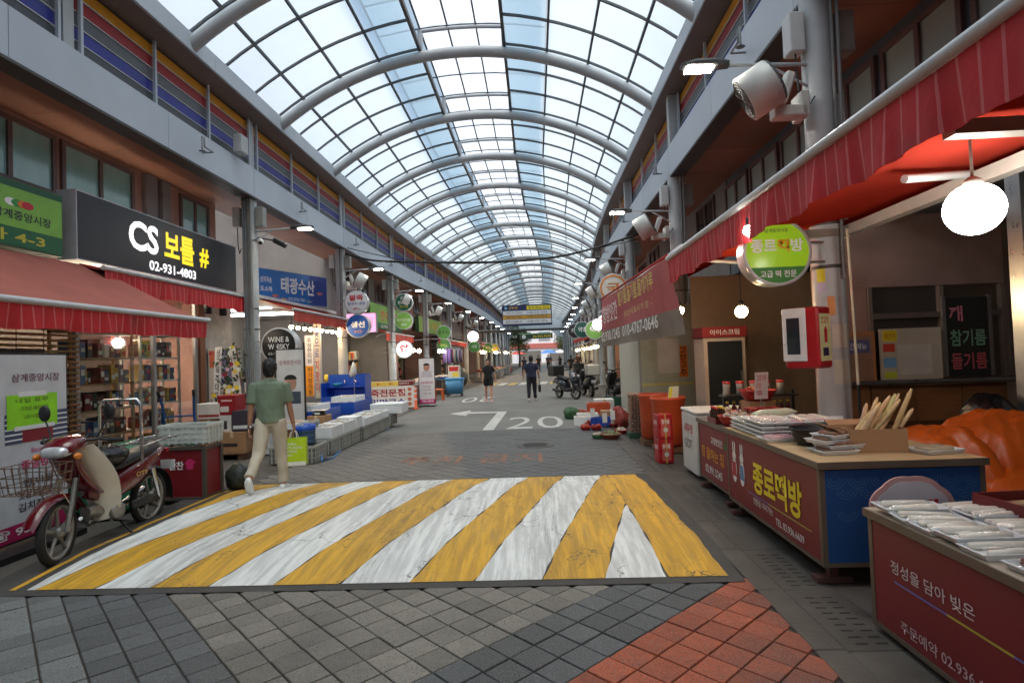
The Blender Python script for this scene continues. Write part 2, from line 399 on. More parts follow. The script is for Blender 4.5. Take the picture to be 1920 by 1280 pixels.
clip_stripe(0.905, 1.33, -0.06, 0.9, 1.4, M_YEL)
clip_stripe(-4.08, -4.03, 0.0, -4.2, 0, M_YEL)
# ------------------------------------------------------------------ painted road signs
M_RP = mat('faded_white_marking', srgb(188, 186, 180), 0.7, var=0.2, scale=7, dirt=0.45)
M_RY = mat('faded_yellow_marking', srgb(190, 160, 80), 0.7, var=0.2, scale=7, dirt=0.5)
def flat(name, polys, z, m, label, cat, group=None):
    s = MB()
    for p in polys: s.add([(x, y, z) for x, y in p], [tuple(range(len(p)))])
    o = s.build(name, m); recalc(o); tag(o, label, cat, group); return o
flat('road_arrow', [[(-1.28, 13.0), (-1.02, 13.0), (-0.93, 16.9), (-1.2, 16.9)], [(-0.95, 16.9), (-0.92, 17.3), (-2.1, 17.45), (-2.1, 16.95)], [(-2.65, 17.1), (-2.05, 16.3), (-2.1, 18.0)]], 0.003, M_RP, 'white painted turning arrow on the asphalt beside the number 20', 'road marking')
rt = thing('speed_marking', 'white painted number 20 on the grey asphalt by the arrow', 'road marking', (0, 0, 0))
text('20', ((0, 0, 0.0), (1, 0, 0), (0, 1, 0)), (-0.76, 13.05, 0.62, 15.5), M_RP, rt, bold=-0.01)
rt = thing('speed_marking', 'white painted number upside down beyond the turning arrow', 'road marking', (0, 0, 0))
text('20', ((0, 0, 0.0), (-1, 0, 0), (0, -1, 0)), (1.75, -23.9, 2.95, -21.3), M_RP, rt, bold=-0.01)
rt = thing('street_name_marking', 'faded orange letters painted on the grey pavers beyond the hump', 'road marking', (0, 0, 0))
text('주차 금지', ((0, 0, 0.0), (1, 0, 0), (0, 1, 0)), (-2.3, 8.95, 0.05, 9.7), mat('faded_orange_marking', srgb(136, 96, 76), 0.8, var=0.3, scale=9, dirt=0.85), rt, bold=0.02)
cw = thing('zebra_crossing', 'faded white and yellow painted bands across the road beyond the scooters', 'road marking', (0, 0, 0))
for k in range(9):
    x = -3.6+k*0.62; s = MB(); s.add([(x+bend(34), 33.2, 0.003), (x+0.42+bend(34), 33.2, 0.003), (x+0.62+bend(34), 36.2, 0.003), (x+0.2+bend(34), 36.2, 0.003)], [(0, 1, 2, 3)]); s.build('painted_band', M_RP if k % 2 else M_RY, cw)
s = MB(); s.lathe([(0.36, -0.02), (0.36, 0.006), (0.31, 0.006), (0.30, 0.003), (0.0, 0.003)], (-0.07, 10.6, 0), 28)
mh = s.build('manhole_cover', mat('cast_iron', srgb(84, 82, 78), 0.55, 0.6, var=0.25, scale=12, bump=0.5, bscale=60)); tag(mh, 'round iron manhole cover set in the pavers', 'manhole cover')
s = MB()
for k in range(-3, 4): s.b2((-0.07-0.24+abs(k)*.02, 10.6+k*0.07-.012, 0.003), (-0.07+0.24-abs(k)*.02, 10.6+k*0.07+.012, 0.008))
s.build('raised_rib', MATS['cast_iron'], mh)
# ================================================================== THE ARCADE
XC = -1.43
M_STEEL = mat('grey_painted_steel', srgb(170, 174, 178), 0.5, 0.0, var=0.12, scale=2.0, dirt=0.18)
M_COL = mat('column_paint', srgb(182, 186, 187), 0.5, var=0.12, scale=2.5, dirt=0.25)
M_FASC = mat('aluminium_cladding', srgb(188, 197, 207), 0.42, 0.0, var=0.08, scale=0.7, dirt=0.12, rnd=0.05)
M_LIP = mat('dark_cladding', srgb(70, 68, 68), 0.5, var=0.1)
M_SOFF = mat('brown_soffit', srgb(150, 104, 84), 0.5, var=0.2, scale=1.2, dirt=0.2, rnd=0.12)
M_SOFG = mat('grey_soffit', srgb(116, 108, 108), 0.5, var=0.15, scale=1.5, dirt=0.1)
M_MULL = mat('glazing_bar', srgb(74, 78, 82), 0.5, var=0.1)
LY = [1.3, 7.3, 12.26] + [18.1+6.05*k for k in range(14)]
RY = [0.05, 6.08, 12.15] + [18.1+6.05*k for k in range(14)]
YEND = LY[-1]
# columns (> base_plate, strap)
def column(x, y, side):
    if side < 0 and y < 8:
        t = thing('canopy_post', 'short grey post rising between slat railings without a column under it', 'post', (x+bend(y), y, 5.9), group='short canopy posts'); MB().b2((-0.09, -0.09, 0), (0.09, 0.09, 1.45)).build('post_shaft', M_COL, t); return t
    t = thing('arcade_column', 'grey round steel column holding up the arcade canopy', 'column', (x+bend(y), y, -0.01), group='arcade columns along both sides')
    MB().lathe([(0.155, 0), (0.155, 5.4)], n=24).build('shaft', M_COL, t)
    MB().b2((-0.25, -0.25, 0), (0.25, 0.25, 0.03), 0.005).build('base_plate', M_COL, t)
    s = MB()
    for z in (2.45, 2.9): s.lathe([(0.158, z), (0.166, z+0.005), (0.166, z+0.03), (0.158, z+0.035)], n=24)
    s.build('strap', mat('steel_strap', srgb(96, 92, 86), 0.45, 0.6), t)
    MB().b2((-0.09, -0.09, 5.4), (0.09, 0.09, 7.35)).build('upper_post', M_COL, t)
    return t
colsL = [column(-6.2, y, -1) for y in LY]; colsR = [column(3.1, y, 1) for y in RY]
colsL[2]['label'] = 'grey steel column between the black sign and the blue fish sign'; colsR[1]['label'] = 'grey steel column carrying the red and white fire extinguisher box'
del colsL[2]['group'], colsR[1]['group']
# fascia beams, soffits, eaves gutters: long pieces clad in panels
def long_box(name, x0, x1, z0, z1, ys, m, parent=None, gap=0.006):
    for a, b in zip(ys[:-1], ys[1:]):
        s = MB(); q = []
        for y in (a+gap, b-gap):
            o = bend(y); q.append([(x0+o, y, z0), (x1+o, y, z0), (x1+o, y, z1), (x0+o, y, z1)])
        s.add(q[0]+q[1], [(0,1,2,3),(7,6,5,4),(0,4,5,1),(1,5,6,2),(2,6,7,3),(3,7,4,0)]); o = s.build(name, m, parent); recalc(o)
def seq(a, b, st):
    r = []; y = a
    while y < b: r.append(y); y += st
    return r+[b]
for side, xf, xe, xr, xw in (('west', -6.0, -5.7, -6.15, -7.25), ('east', 2.98, 2.84, 3.25, 4.35)):
    sg = -1 if side == 'west' else 1
    desc = 'black bottle shop sign' if side == 'west' else 'red striped awning'
    t = thing('fascia_beam', 'long pale grey clad fascia beam running above the '+desc, 'beam', (0, 0, 0))
    long_box('cladding_panel', xf, xf+sg*0.12, 5.35, 5.97, seq(-14.0, YEND, 2.9), M_FASC, t)
    long_box('beam_underside', xf+sg*0.001, xf+sg*0.3, 5.31, 5.348, seq(-14.0, YEND, 5.8), M_LIP, t, 0)
    long_box('soffit_panel', xf+sg*0.3, xw+sg*0.15, 5.36, 5.40, seq(-14.0, YEND, 1.45) if True else None, M_SOFF, t, 0.004)
    long_box('top_cap', xf+sg*0.13, xw, 5.9, 5.96, seq(-14, YEND, 8), M_LIP, t, 0)
    t = thing('eaves_gutter', 'grey metal eaves gutter under the roof arches above the '+desc, 'gutter', (0, 0, 0))
    long_box('gutter_face', xe, xe+sg*0.06, 7.1, 7.42, seq(-14.0, YEND, 3.45), M_FASC, t)
    long_box('gutter_underside', xe+sg*0.01, xe+sg*0.62, 7.07, 7.098, seq(-14.0, YEND, 5.8), M_SOFG, t, 0.003)
    long_box('gutter_back', xe+sg*0.56, xe+sg*0.62, 7.1, 7.6, seq(-14.0, YEND, 8), M_SOFG, t, 0)
    # railings of coloured slats, bay by bay
    ys = [-14.0, -8.0, -2.0]+(LY if sg < 0 else RY)
    slats = [(206, 140, 20), (150, 32, 34), (92, 96, 100), (40, 46, 140), (70, 74, 78)]
    for bi, (a, b) in enumerate(zip(ys[:-1], ys[1:])):
        a += 0.13; b -= 0.13
        r = thing('slat_railing', 'railing of orange red grey and blue slats between canopy posts', 'railing', (0, 0, 0), group='slat railings above the fascia beams')
        for k, c in enumerate(slats):
            z1 = 7.03-k*0.208; s = MB(); q = []
            for y in (a, b):
                o = bend(y)+xr; q.append([(o, y, z1-0.186), (o+sg*0.05, y, z1-0.17), (o+sg*0.05, y, z1), (o, y, z1-0.012)])
            s.add(q[0]+q[1], [(0,1,2,3),(7,6,5,4),(0,4,5,1),(1,5,6,2),(2,6,7,3),(3,7,4,0)]); recalc(s.build('slat', pm(*c, rough=0.45, rnd=0.08, dirt=0.15), r))
            s = MB(); o1, o2 = bend(a)+xr, bend(b)+xr
            s.add([(o1-sg*0.006, a, z1-0.208), (o2-sg*0.006, b, z1-0.208), (o2-sg*0.006, b, z1-0.19), (o1-sg*0.006, a, z1-0.19)], [(0,1,2,3)])
            if (a+b)/2 < 26: s.build('edge_trim', pm(190, 192, 194), r)
        for k in range(4):
            y = a+(b-a)*k/3.0*0.98+0.05; MB().b2((xr+bend(y)-sg*0.06-0.022, y-0.022, 5.97), (xr+bend(y)-sg*0.06+0.022, y+0.022, 7.07)).build('post', M_FASC, r)
    r = thing('parapet_wall', 'dark grey parapet behind the slat railing above the '+desc, 'wall', (0, 0, 0))
    long_box('wall_panel', xr+sg*0.35, xr+sg*0.42, 5.97, 7.5, seq(-14, YEND, 10), pm(70, 70, 72, rough=0.8), r, 0)
# ------------------------------------------------------------------ vaulted roof
RR, RZ = 7.0, 8.74-7.0            # rib centre line: circle radius and centre height
def arc(dx, dr=0.0):
    r = RR+dr; a = math.asin(dx/RR); return (XC+r*math.sin(a), RZ+r*math.cos(a))
ribs = []
NA = 34; A0 = 2.6-3.45*5
for k in range(NA):
    y = A0+k*3.45
    if y > YEND+1: break
    t = thing('roof_arch', 'curved grey steel arch carrying the translucent vaulted roof', 'arch', (bend(y), y, 0), group='roof arches along the arcade')
    N = 30; s = MB(); ring = []
    for q in range(N+1):
        dx = -4.35+8.7*q/N; ring.append(dx)
    pts = [(*arc(dx),) for dx in ring]
    s.tube([(p[0], 0, p[1]) for p in pts], 0.125, 10)
    s.build('rib', M_STEEL, t); ribs.append((y, t))
    # hangers of the raised skylight
    for sx in (-1, 1):
        px = arc(sx*0.97); MB().b2((px[0]-0.05, -0.06, px[1]+0.05), (px[0]+0.05, 0.06, px[1]+0.62)).build('skylight_post', pm(176, 182, 188), t)
    s = MB(); s.tube([(XC+dx, 0, 9.32-0.05*dx*dx) for dx in [-1.0+2*q/8 for q in range(9)]], 0.045, 8); s.build('skylight_rib', pm(176, 182, 188), t)
def pane_material(name, tcol, kcol, w):
    m = bpy.data.materials.new(name); m.use_nodes = True; nt = m.node_tree; n = nt.nodes; n.clear(); L = nt.links
    out = n.new('ShaderNodeOutputMaterial'); tr = n.new('ShaderNodeBsdfTranslucent'); tp = n.new('ShaderNodeBsdfTransparent'); gl = n.new('ShaderNodeBsdfGlossy')
    tc = n.new('ShaderNodeTexCoord'); nz = n.new('ShaderNodeTexNoise'); nz.inputs['Scale'].default_value = 1.3; nz.inputs['Detail'].default_value = 5; L.new(tc.outputs['Object'], nz.inputs['Vector'])
    mr = n.new('ShaderNodeMapRange'); mr.inputs[1].default_value = 0.3; mr.inputs[2].default_value = 0.75; mr.inputs[3].default_value = 0.96; mr.inputs[4].default_value = 1.02; L.new(nz.outputs[0], mr.inputs[0])
    oi = n.new('ShaderNodeObjectInfo'); m2 = n.new('ShaderNodeMapRange'); m2.inputs[3].default_value = 0.94; m2.inputs[4].default_value = 1.02; L.new(oi.outputs['Random'], m2.inputs[0])
    mm = n.new('ShaderNodeMath'); mm.operation = 'MULTIPLY'; L.new(mr.outputs[0], mm.inputs[0]); L.new(m2.outputs[0], mm.inputs[1])
    sc = n.new('ShaderNodeVectorMath'); sc.operation = 'SCALE'; sc.inputs[0].default_value = tcol; L.new(mm.outputs[0], sc.inputs['Scale']); L.new(sc.outputs[0], tr.inputs[0])
    tp.inputs[0].default_value = (*kcol, 1); gl.inputs['Roughness'].default_value = 0.25
    a = n.new('ShaderNodeMixShader'); a.inputs[0].default_value = w; L.new(tr.outputs[0], a.inputs[1]); L.new(tp.outputs[0], a.inputs[2])
    b = n.new('ShaderNodeMixShader'); b.inputs[0].default_value = 0.03; L.new(a.outputs[0], b.inputs[1]); L.new(gl.outputs[0], b.inputs[2]); L.new(b.outputs[0], out.inputs[0]); return m
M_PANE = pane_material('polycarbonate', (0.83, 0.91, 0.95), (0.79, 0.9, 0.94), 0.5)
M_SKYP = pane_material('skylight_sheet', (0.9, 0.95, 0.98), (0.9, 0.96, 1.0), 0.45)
roof = thing('vaulted_roof', 'translucent vaulted roof of pale sheets over the market street', 'roof', (0, 0, 0))
slots = [0.95, 1.9, 2.8, 3.66, 4.32]
far_o = MB(); M_OVH = pane_material('shade_tinted_eave_sheet', (0.4, 0.5, 0.58), (0.34, 0.46, 0.55), 0.5)  # eave sheets tinted darker so the shaded strips beside the skylight read stronger
far_p = MB(); far_s = MB(); npane = 0
PD = 3.45/3
def pane_geo(d0, d1, dr, y0, y1, n=4, mono=False):
    rows = []
    for q in range(n+1):
        dx = d0+(d1-d0)*q/n
        p = (XC+dx, 9.42-0.05*dx*dx) if mono else arc(dx, dr)
        rows.append([(p[0]+bend(y0), y0, p[1]), (p[0]+bend(y1), y1, p[1])])
    return rows
row = 0; y = A0
while y < YEND:
    y0, y1 = y+0.006, y+PD-0.006
    near = -1.5 < y < 27.0
    for sg in (-1, 1):
        for a, b in zip(slots[:-1], slots[1:]):
            gr = pane_geo(sg*a, sg*b, 0.23, y0, y1)
            if near and npane < 175: s = MB(); s.sheet(gr, True); s.build('pane', M_PANE, roof); npane += 1
            else: far_p.sheet(gr, True)
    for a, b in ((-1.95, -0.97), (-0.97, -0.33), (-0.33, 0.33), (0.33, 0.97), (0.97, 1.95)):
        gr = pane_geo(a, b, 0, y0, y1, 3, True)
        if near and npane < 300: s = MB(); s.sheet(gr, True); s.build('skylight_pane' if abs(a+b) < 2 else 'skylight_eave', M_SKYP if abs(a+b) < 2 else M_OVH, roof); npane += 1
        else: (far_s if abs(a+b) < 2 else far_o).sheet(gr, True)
    y += PD; row += 1
struct(far_p.build('far_pane_field', M_PANE, roof), 'stuff'); struct(far_s.build('far_skylight_field', M_SKYP, roof), 'stuff'); struct(far_o.build('far_eave_field', M_OVH, roof), 'stuff')
# glazing bars: thin hoops and long purlins
ysq = seq(A0, YEND, 3.45)
def purlin(dx, dr, w, h, m, name='purlin', zz=None):
    for a, b in zip(ysq[:-1:2], ysq[2::2]):
        s = MB(); q = []
        for y in (a, b):
            p = arc(dx, dr) if zz is None else (XC+dx, zz); o = bend(y)
            q.append([(p[0]+o-w/2, y, p[1]-h), (p[0]+o+w/2, y, p[1]-h), (p[0]+o+w/2, y, p[1]), (p[0]+o-w/2, y, p[1])])
        s.add(q[0]+q[1], [(0,1,2,3),(7,6,5,4),(0,4,5,1),(1,5,6,2),(2,6,7,3),(3,7,4,0)]); recalc(s.build(name, m, roof))
for sg in (-1, 1):
    for i, d in enumerate(slots): purlin(sg*d, 0.215, 0.07 if i == 0 else 0.045, 0.11 if i == 0 else 0.06, M_MULL)
for d in (-1.95, -0.97, -0.33, 0.33, 0.97, 1.95): purlin(d, 0, 0.035, 0.04, M_MULL, 'skylight_bar', 9.40-0.05*d*d)
y = A0; k = 0
while y < YEND:
    for sg in (-1, 1):
        s = MB(); n = 9
        for q in range(n):
            d0 = 0.95+(4.3-0.95)*q/n; d1 = 0.95+(4.3-0.95)*(q+1)/n
            p, p2 = arc(sg*d0, 0.222), arc(sg*d1, 0.222)
            s.add([(p[0]+bend(y), y-0.022, p[1]-0.05), (p[0]+bend(y), y+0.022, p[1]-0.05), (p2[0]+bend(y), y+0.022, p2[1]-0.05), (p2[0]+bend(y), y-0.022, p2[1]-0.05),
                   (p[0]+bend(y), y-0.022, p[1]), (p[0]+bend(y), y+0.022, p[1]), (p2[0]+bend(y), y+0.022, p2[1]), (p2[0]+bend(y), y-0.022, p2[1])],
                  [(0,1,2,3),(0,3,7,4),(1,5,6,2)])
        recalc(s.build('glazing_hoop', M_MULL, roof))
    s = MB(); s.tube([(XC+bend(y)+dx, y, 9.39-0.05*dx*dx) for dx in [-1.95+3.9*q/6 for q in range(7)]], 0.018, 4, smooth=False); s.build('skylight_hoop', M_MULL, roof)
    y += PD; k += 1
# far gable end of the arcade
s = MB(); pts = [(*arc(-4.35+8.7*q/20, 0.2),) for q in range(21)]
poly = [(p[0]+bend(YEND), p[1]) for p in pts]+[(3.2+bend(YEND), 5.0), (2.0+bend(YEND), 5.0), (1.0+bend(YEND), 5.9), (XC+bend(YEND), 6.2), (-4+bend(YEND), 5.9), (-5.0+bend(YEND), 5.0), (-6.2+bend(YEND), 5.0)]
s.prism(poly, ((0, YEND+0.4, 0), (1, 0, 0), (0, 0, 1)), 0.2)
tag(recalc(s.build('gable_panel', M_FASC)), 'pale grey gable panel closing the far end of the arcade roof', 'panel')
# ================================================================== BUILDINGS
M_PINK = mat('pinkish_render', srgb(176, 136, 124), 0.8, var=0.18, scale=1.6, bump=0.25, bscale=30, dirt=0.35)
M_GREYW = mat('grey_render', srgb(128, 124, 122), 0.8, var=0.15, scale=1.2, dirt=0.35)
M_PLUM = mat('plum_tile_wall', srgb(158, 128, 118), 0.6, var=0.15, scale=2.5, dirt=0.3)
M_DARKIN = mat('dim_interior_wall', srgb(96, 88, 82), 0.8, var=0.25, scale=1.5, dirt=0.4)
M_FRAME = mat('brown_window_frame', srgb(104, 84, 84), 0.45, var=0.1)
M_GLASSC = mat('curtained_glass', srgb(142, 188, 188), 0.12, var=0.12, scale=1.1, spec=0.7, stretch=(1, 3, 0.5))
M_GLASSD = mat('dark_glass', srgb(44, 50, 54), 0.08, var=0.2, scale=0.8, spec=0.7)
M_WHITEB = mat('white_panel_wall', srgb(236, 236, 240), 0.6, var=0.08, scale=0.6, dirt=0.1)
def thin_glass():
    m = bpy.data.materials.new('shop_glass'); m.use_nodes = True; nt = m.node_tree; n = nt.nodes; n.clear(); L = nt.links
    o = n.new('ShaderNodeOutputMaterial'); t = n.new('ShaderNodeBsdfTransparent'); t.inputs[0].default_value = (0.93, 0.96, 0.95, 1); g_ = n.new('ShaderNodeBsdfGlossy'); g_.inputs['Roughness'].default_value = 0.03
    lw = n.new('ShaderNodeLayerWeight'); lw.inputs[0].default_value = 0.5; pw = n.new('ShaderNodeMath'); pw.operation = 'POWER'; L.new(lw.outputs['Facing'], pw.inputs[0]); pw.inputs[1].default_value = 4.0; f = n.new('ShaderNodeMapRange'); f.inputs[3].default_value = 0.05; f.inputs[4].default_value = 0.9; L.new(pw.outputs[0], f.inputs[0]); mx = n.new('ShaderNodeMixShader'); L.new(f.outputs[0], mx.inputs[0]); L.new(t.outputs[0], mx.inputs[1]); L.new(g_.outputs[0], mx.inputs[2]); L.new(mx.outputs[0], o.inputs[0]); return m
M_GLASS = thin_glass()
def mbox(name, a, b, m, parent, bev=0.0): return MB().b2(a, b, bev).build(name, m, parent)
def building(label, sg, xw, y0, y1, m, depth=5.0, zl=3.25, zt=8.4, back=2.4, floor_m=None, win=(), win_z=(4.35, 5.28), glass=None, side=True):
    """sg=-1 street lies to +x. xw wall face. Upper storey solid, ground floor open shop hollow"""
    ym = (y0+y1)/2; off = bend(ym)
    t = thing('shop_building', label, 'building', (xw+off, ym, 0))
    h = (y1-y0)/2; f = lambda a, b, *r: None
    X = lambda d: sg*d          # distance back from wall face
    mbox('upper_wall', (0, -h, zl), (X(depth), h, zt), m, t)
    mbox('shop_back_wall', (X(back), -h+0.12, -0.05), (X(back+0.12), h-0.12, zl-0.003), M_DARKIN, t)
    mbox('side_wall', (X(0.02), -h, -0.05), (X(depth), -h+0.12, zl-0.002), m, t)
    mbox('side_wall', (X(0.02), h-0.12, -0.05), (X(depth), h, zl-0.002), m, t)
    mbox('shop_floor', (X(0.01), -h+0.12, -0.05), (X(back), h-0.12, 0.02), M_CONC, t)
    for (a, b) in win:
        a -= ym; b -= ym
        w = MB(); z0, z1 = win_z; fx = X(-0.05)
        for (p, q, r_, s_) in ((a, b, z0, z0+0.07), (a, b, z1-0.07, z1), (a, a+0.07, z0+.07, z1-.07), (b-0.07, b, z0+.07, z1-.07), ((a+b)/2-0.035, (a+b)/2+0.035, z0+.07, z1-.07)):
            w.b2((X(-0.045), p, r_), (X(0.0) + X(-0.002), q, s_))
        wo_ = w.build('window', M_FRAME, t)
        for (p, q) in ((a+0.07, (a+b)/2-0.035), ((a+b)/2+0.035, b-0.07)):
            mbox('pane', (X(-0.012), p, z0+0.07), (X(-0.006), q, z1-0.07), glass or M_GLASSC, wo_)
        mbox('sill', (X(-0.09), a-0.05, z0-0.06), (X(-0.001), b+0.05, z0-0.002), M_FRAME, wo_)
    return t
WX = -7.25
pxY = lambda x, y, X: oX(x, y, X).y
bL1 = building('pink rendered shop building with teal curtained windows above the black sign', -1, WX, -2.2, 12.75, M_PINK, win=[(-1.2, 1.6), (2.0, 4.4), (4.7, 6.6), (6.8, 8.35), (8.45, 10.05), (11.4, 12.45)], back=2.2)
mbox('pilaster', (-0.03-0.0, 10.3-5.275, 3.3), (0.1, 10.6-5.275, 5.34), pm(128, 122, 124), bL1)
mbox('pilaster', (-0.03-0.0, 10.75-5.275, 3.3), (0.1, 11.0-5.275, 5.34), pm(128, 122, 124), bL1)
building('pink rendered shop building next door behind the parked motorbike banner', -1, WX, -15, -2.3, M_PINK)
building('slate blue shop building next door to the rice cake stall', 1, 4.35, -15, -2.3, M_GREYW)
# side lane and white building behind it
t = thing('white_building', 'white panelled building seen down the side lane behind the fish stall', 'building', (-15.5, 19.5, 0))
mbox('wall', (-4, -9, 0), (0, 9, 14), M_WHITEB, t)
for k in range(6): mbox('panel_joint', (0.001, -9, 1.5+k*2.0), (0.006, 9, 1.53+k*2.0), pm(160, 160, 164), t)
for k in range(4):
    w = mbox('window', (0.002, -7.6+k*4.2, 5.0), (0.05, -4.6+k*4.2, 6.6), M_FRAME, t); mbox('pane', (0.051, -7.5+k*4.2, 5.1), (0.056, -4.7+k*4.2, 6.5), M_GLASSD, w)
sgn = mbox('window_sign', (0.06, -6.6, 5.25), (0.1, -2.6, 6.75), pm(214, 190, 60), t)
text('전구 냉각', ((0.101, -6.5, 5.3), (0, 1, 0), (0, 0, 1)), (0.2, 0.3, 3.7, 1.1), pm(120, 60, 110), sgn)
# fish shop behind the stalls: low canopy-roofed unit set back from the street
t = thing('fish_shop', 'open fish shop with white awning ceiling under the blue sign', 'shop', (-7.6, 16.2, 0))
mbox('back_wall', (-2.6, -3.0, 0), (-2.5, 3.4, 3.3), pm(150, 152, 150), t); mbox('side_wall', (-2.5, 3.3, 0), (0.7, 3.4, 3.3), M_GREYW, t); mbox('side_wall', (-2.5, -3.0, 0), (-0.8, -2.9, 3.3), M_GREYW, t)
mbox('roof', (-2.7, -3.1, 3.32), (0.9, 3.5, 3.4), pm(196, 200, 204), t)
for k in range(3): mbox('ceiling_lamp', (-1.9, -2.3+k*1.7, 3.22), (0.2, -2.15+k*1.7, 3.27), mat('tube_lamp', (0.9, 0.9, 0.9), emit=(0.95, 1, 1), estr=9.0, var=0), t)
mbox('ceiling', (-2.5, -2.9, 3.28), (0.6, 3.3, 3.318), pm(190, 194, 196), t)
# generic upper storeys further along, both sides
bw = lambda a, b, n, w=1.5: [(a+(b-a)*(k+0.5)/n-w/2, a+(b-a)*(k+0.5)/n+w/2) for k in range(n)]
far_L = [(19.9, 27.5, M_GREYW, 'grey rendered shop building above the green shop signs'), (27.6, 37, M_PINK, 'dusky pink shop building above the clothes racks'), (37.1, 48, M_GREYW, 'dull grey shop building above the lit round sign'), (48.1, 62, M_PLUM, 'plum tiled shop building above the food stalls'), (62.1, 80, M_GREYW, 'pale grey shop building near the street tree'), (80.1, 101, M_WHITEB, 'whitish shop building at the far arcade mouth')]
for a, b, m, lab in far_L: building(lab, -1, WX, a, b, m, win=bw(a, b, 3), glass=M_GLASSD, back=1.8)
far_R = [(12.7, 21.8, M_GREYW, 'grey rendered shop building above the pink hanging banner'), (21.9, 33, M_PINK, 'reddish shop building above the parked scooters'), (33.1, 47, M_GREYW, 'dingy grey shop building past the parked scooters'), (47.1, 65, M_PLUM, 'brownish shop building past the hanging direction board'), (65.1, 101, M_GREYW, 'long grey shop building near the far arcade mouth opposite the tree')]
for a, b, m, lab in far_R: building(lab, 1, 4.35, a, b, m, win=bw(a, b, 3), glass=M_GLASSD, back=1.8)
# near building above the rice cake stall
M_SLATEP = mat('slate_blue_panel', srgb(76, 88, 100), 0.5, var=0.1, dirt=0.15)
bR1 = building('shop building with slate blue spandrels and a strip of small windows above the red awning', 1, 4.35, -2.2, 12.6, M_SLATEP, win=[(-1.4+k*1.42, -0.1+k*1.42) for k in range(10)], glass=mat('dim_curtained_glass', srgb(160, 180, 178), 0.12, var=0.15, scale=1.1, spec=0.7), win_z=(4.2, 5.2), back=1.6)
for k in range(10): mbox('spandrel_panel', (-0.03, -7.3+k*1.48, 3.55), (-0.003, -5.87+k*1.48, 4.1), M_SLATEP, bR1)
mbox('spandrel_edge', (-0.05, -7.4, 3.5), (-0.001, 7.4, 3.545), pm(70, 110, 100), bR1)
# ------------------------------------------------------------------ sign boards
def board(name, label, p0, p1, z0, z1, m, thick=0.16, edge=None, cat='sign', parent=None, up=None):
    """upright board from p0 to p1 (xy, seen from its front p0 is at the reader's side where text starts)"""
    p0 = Vector((*p0, 0)); p1 = Vector((*p1, 0)); u = (p1-p0).normalized(); w = (p1-p0).length
    n = u.cross(Vector((0, 0, 1)))      # normal towards reader
    t = thing(name, label, cat, (p0.x, p0.y, z0)) if parent is None else parent
    o = Vector((0, 0, 0))
    s = MB(); s.prism([(0, 0), (w, 0), (w, z1-z0), (0, z1-z0)], (o-n*thick, u, (0, 0, 1)), thick-0.004); recalc(s.build('case', edge or pm(170, 174, 178, rough=0.4), t))
    s = MB(); s.prism([(0.02, 0.02), (w-0.02, 0.02), (w-0.02, z1-z0-0.02), (0.02, z1-z0-0.02)], (o-n*0.003, u, (0, 0, 1)), 0.004); recalc(s.build('face', m, t))
    return t, (o+n*0.002, u, Vector((0, 0, 1))), w, z1-z0
def rect(t, fr, box, m, name='print', d=0.0015):
    o, u, v = fr; w = u.cross(v); s = MB(); q = [(box[0], box[1]), (box[2], box[1]), (box[2], box[3]), (box[0], box[3])]
    s.add([o+u*a+v*b+w*d for a, b in q], [(0, 1, 2, 3)]); return s.build(name, m, t)
W_, K_ = pm(236, 236, 236, rough=0.5, var=0.04), pm(24, 24, 26, rough=0.5)
LETW = mat('lit_white_letter', srgb(236, 236, 236), 0.4, var=0, emit=(1, 1, 1), estr=0.55)
LETY = mat('lit_yellow_letter', srgb(236, 206, 20), 0.4, var=0, emit=(0.9, 0.66, 0.02), estr=0.4)
t, fr, w, h = board('shop_sign', 'black bottle shop sign with white and yellow letters and telephone number', (-6.6, 7.97), (-6.6, 12.4), 3.3, 4.33, pm(38, 41, 50, rough=0.45), 0.3, pm(186, 190, 194))
fu = lambda px, py: (oX(px, py, -6.6).y-7.97, oX(px, py, -6.6).z-3.3)
def tb(t, s, pa, pb, m, bold=0.03): a = fu(*pa); b = fu(*pb); text(s, fr, (a[0], a[1], b[0], b[1]), m, t, bold)
a = fu(243, 460); text('CS', fr, (a[0]-.02, 0.36, fu(297, 475)[0], 0.86), LETW, t, 0.05); text('보틀', fr, (fu(308, 480)[0], 0.33, fu(364, 490)[0], 0.86), LETY, t, 0.05)
text('#', fr, (fu(374, 490)[0], 0.36, fu(391, 495)[0], 0.75), LETY, t, 0.05); text('02-931-4803', fr, (fu(280, 500)[0], 0.08, fu(367, 520)[0], 0.25), LETW, t, 0.03)
t, fr, w, h = board('shop_sign', 'green shop sign reading 나4-3 with a small market emblem', (-6.6, 3.4), (-6.6, 7.73), 3.28, 4.15, pm(126, 184, 72, rough=0.5), 0.25, pm(60, 96, 66))
rect(t, fr, (0.02, 0.02, w-0.02, 0.26), pm(30, 100, 62)); rect(t, fr, (0.02, h-0.1, w-0.02, h-0.02), pm(30, 88, 60))
text('나 4-3', fr, (w-1.15, 0.07, w-0.3, 0.22), pm(196, 190, 60), t, 0.03); text('삼계중앙시장', fr, (w-1.05, 0.36, w-0.2, 0.48), pm(40, 44, 60), t, 0.02)
for q, (c, x) in enumerate((((240, 240, 240), 0.0), ((60, 150, 70), 0.09), ((220, 120, 40), 0.18), ((190, 40, 60), 0.24))):
    MB().prism([(w-0.8+x+0.09*math.cos(a_*PI/5), 0.58+0.05*math.sin(a_*PI/5)) for a_ in range(10)], fr, 0.002+q*0.001).build('emblem', pm(*c), t)
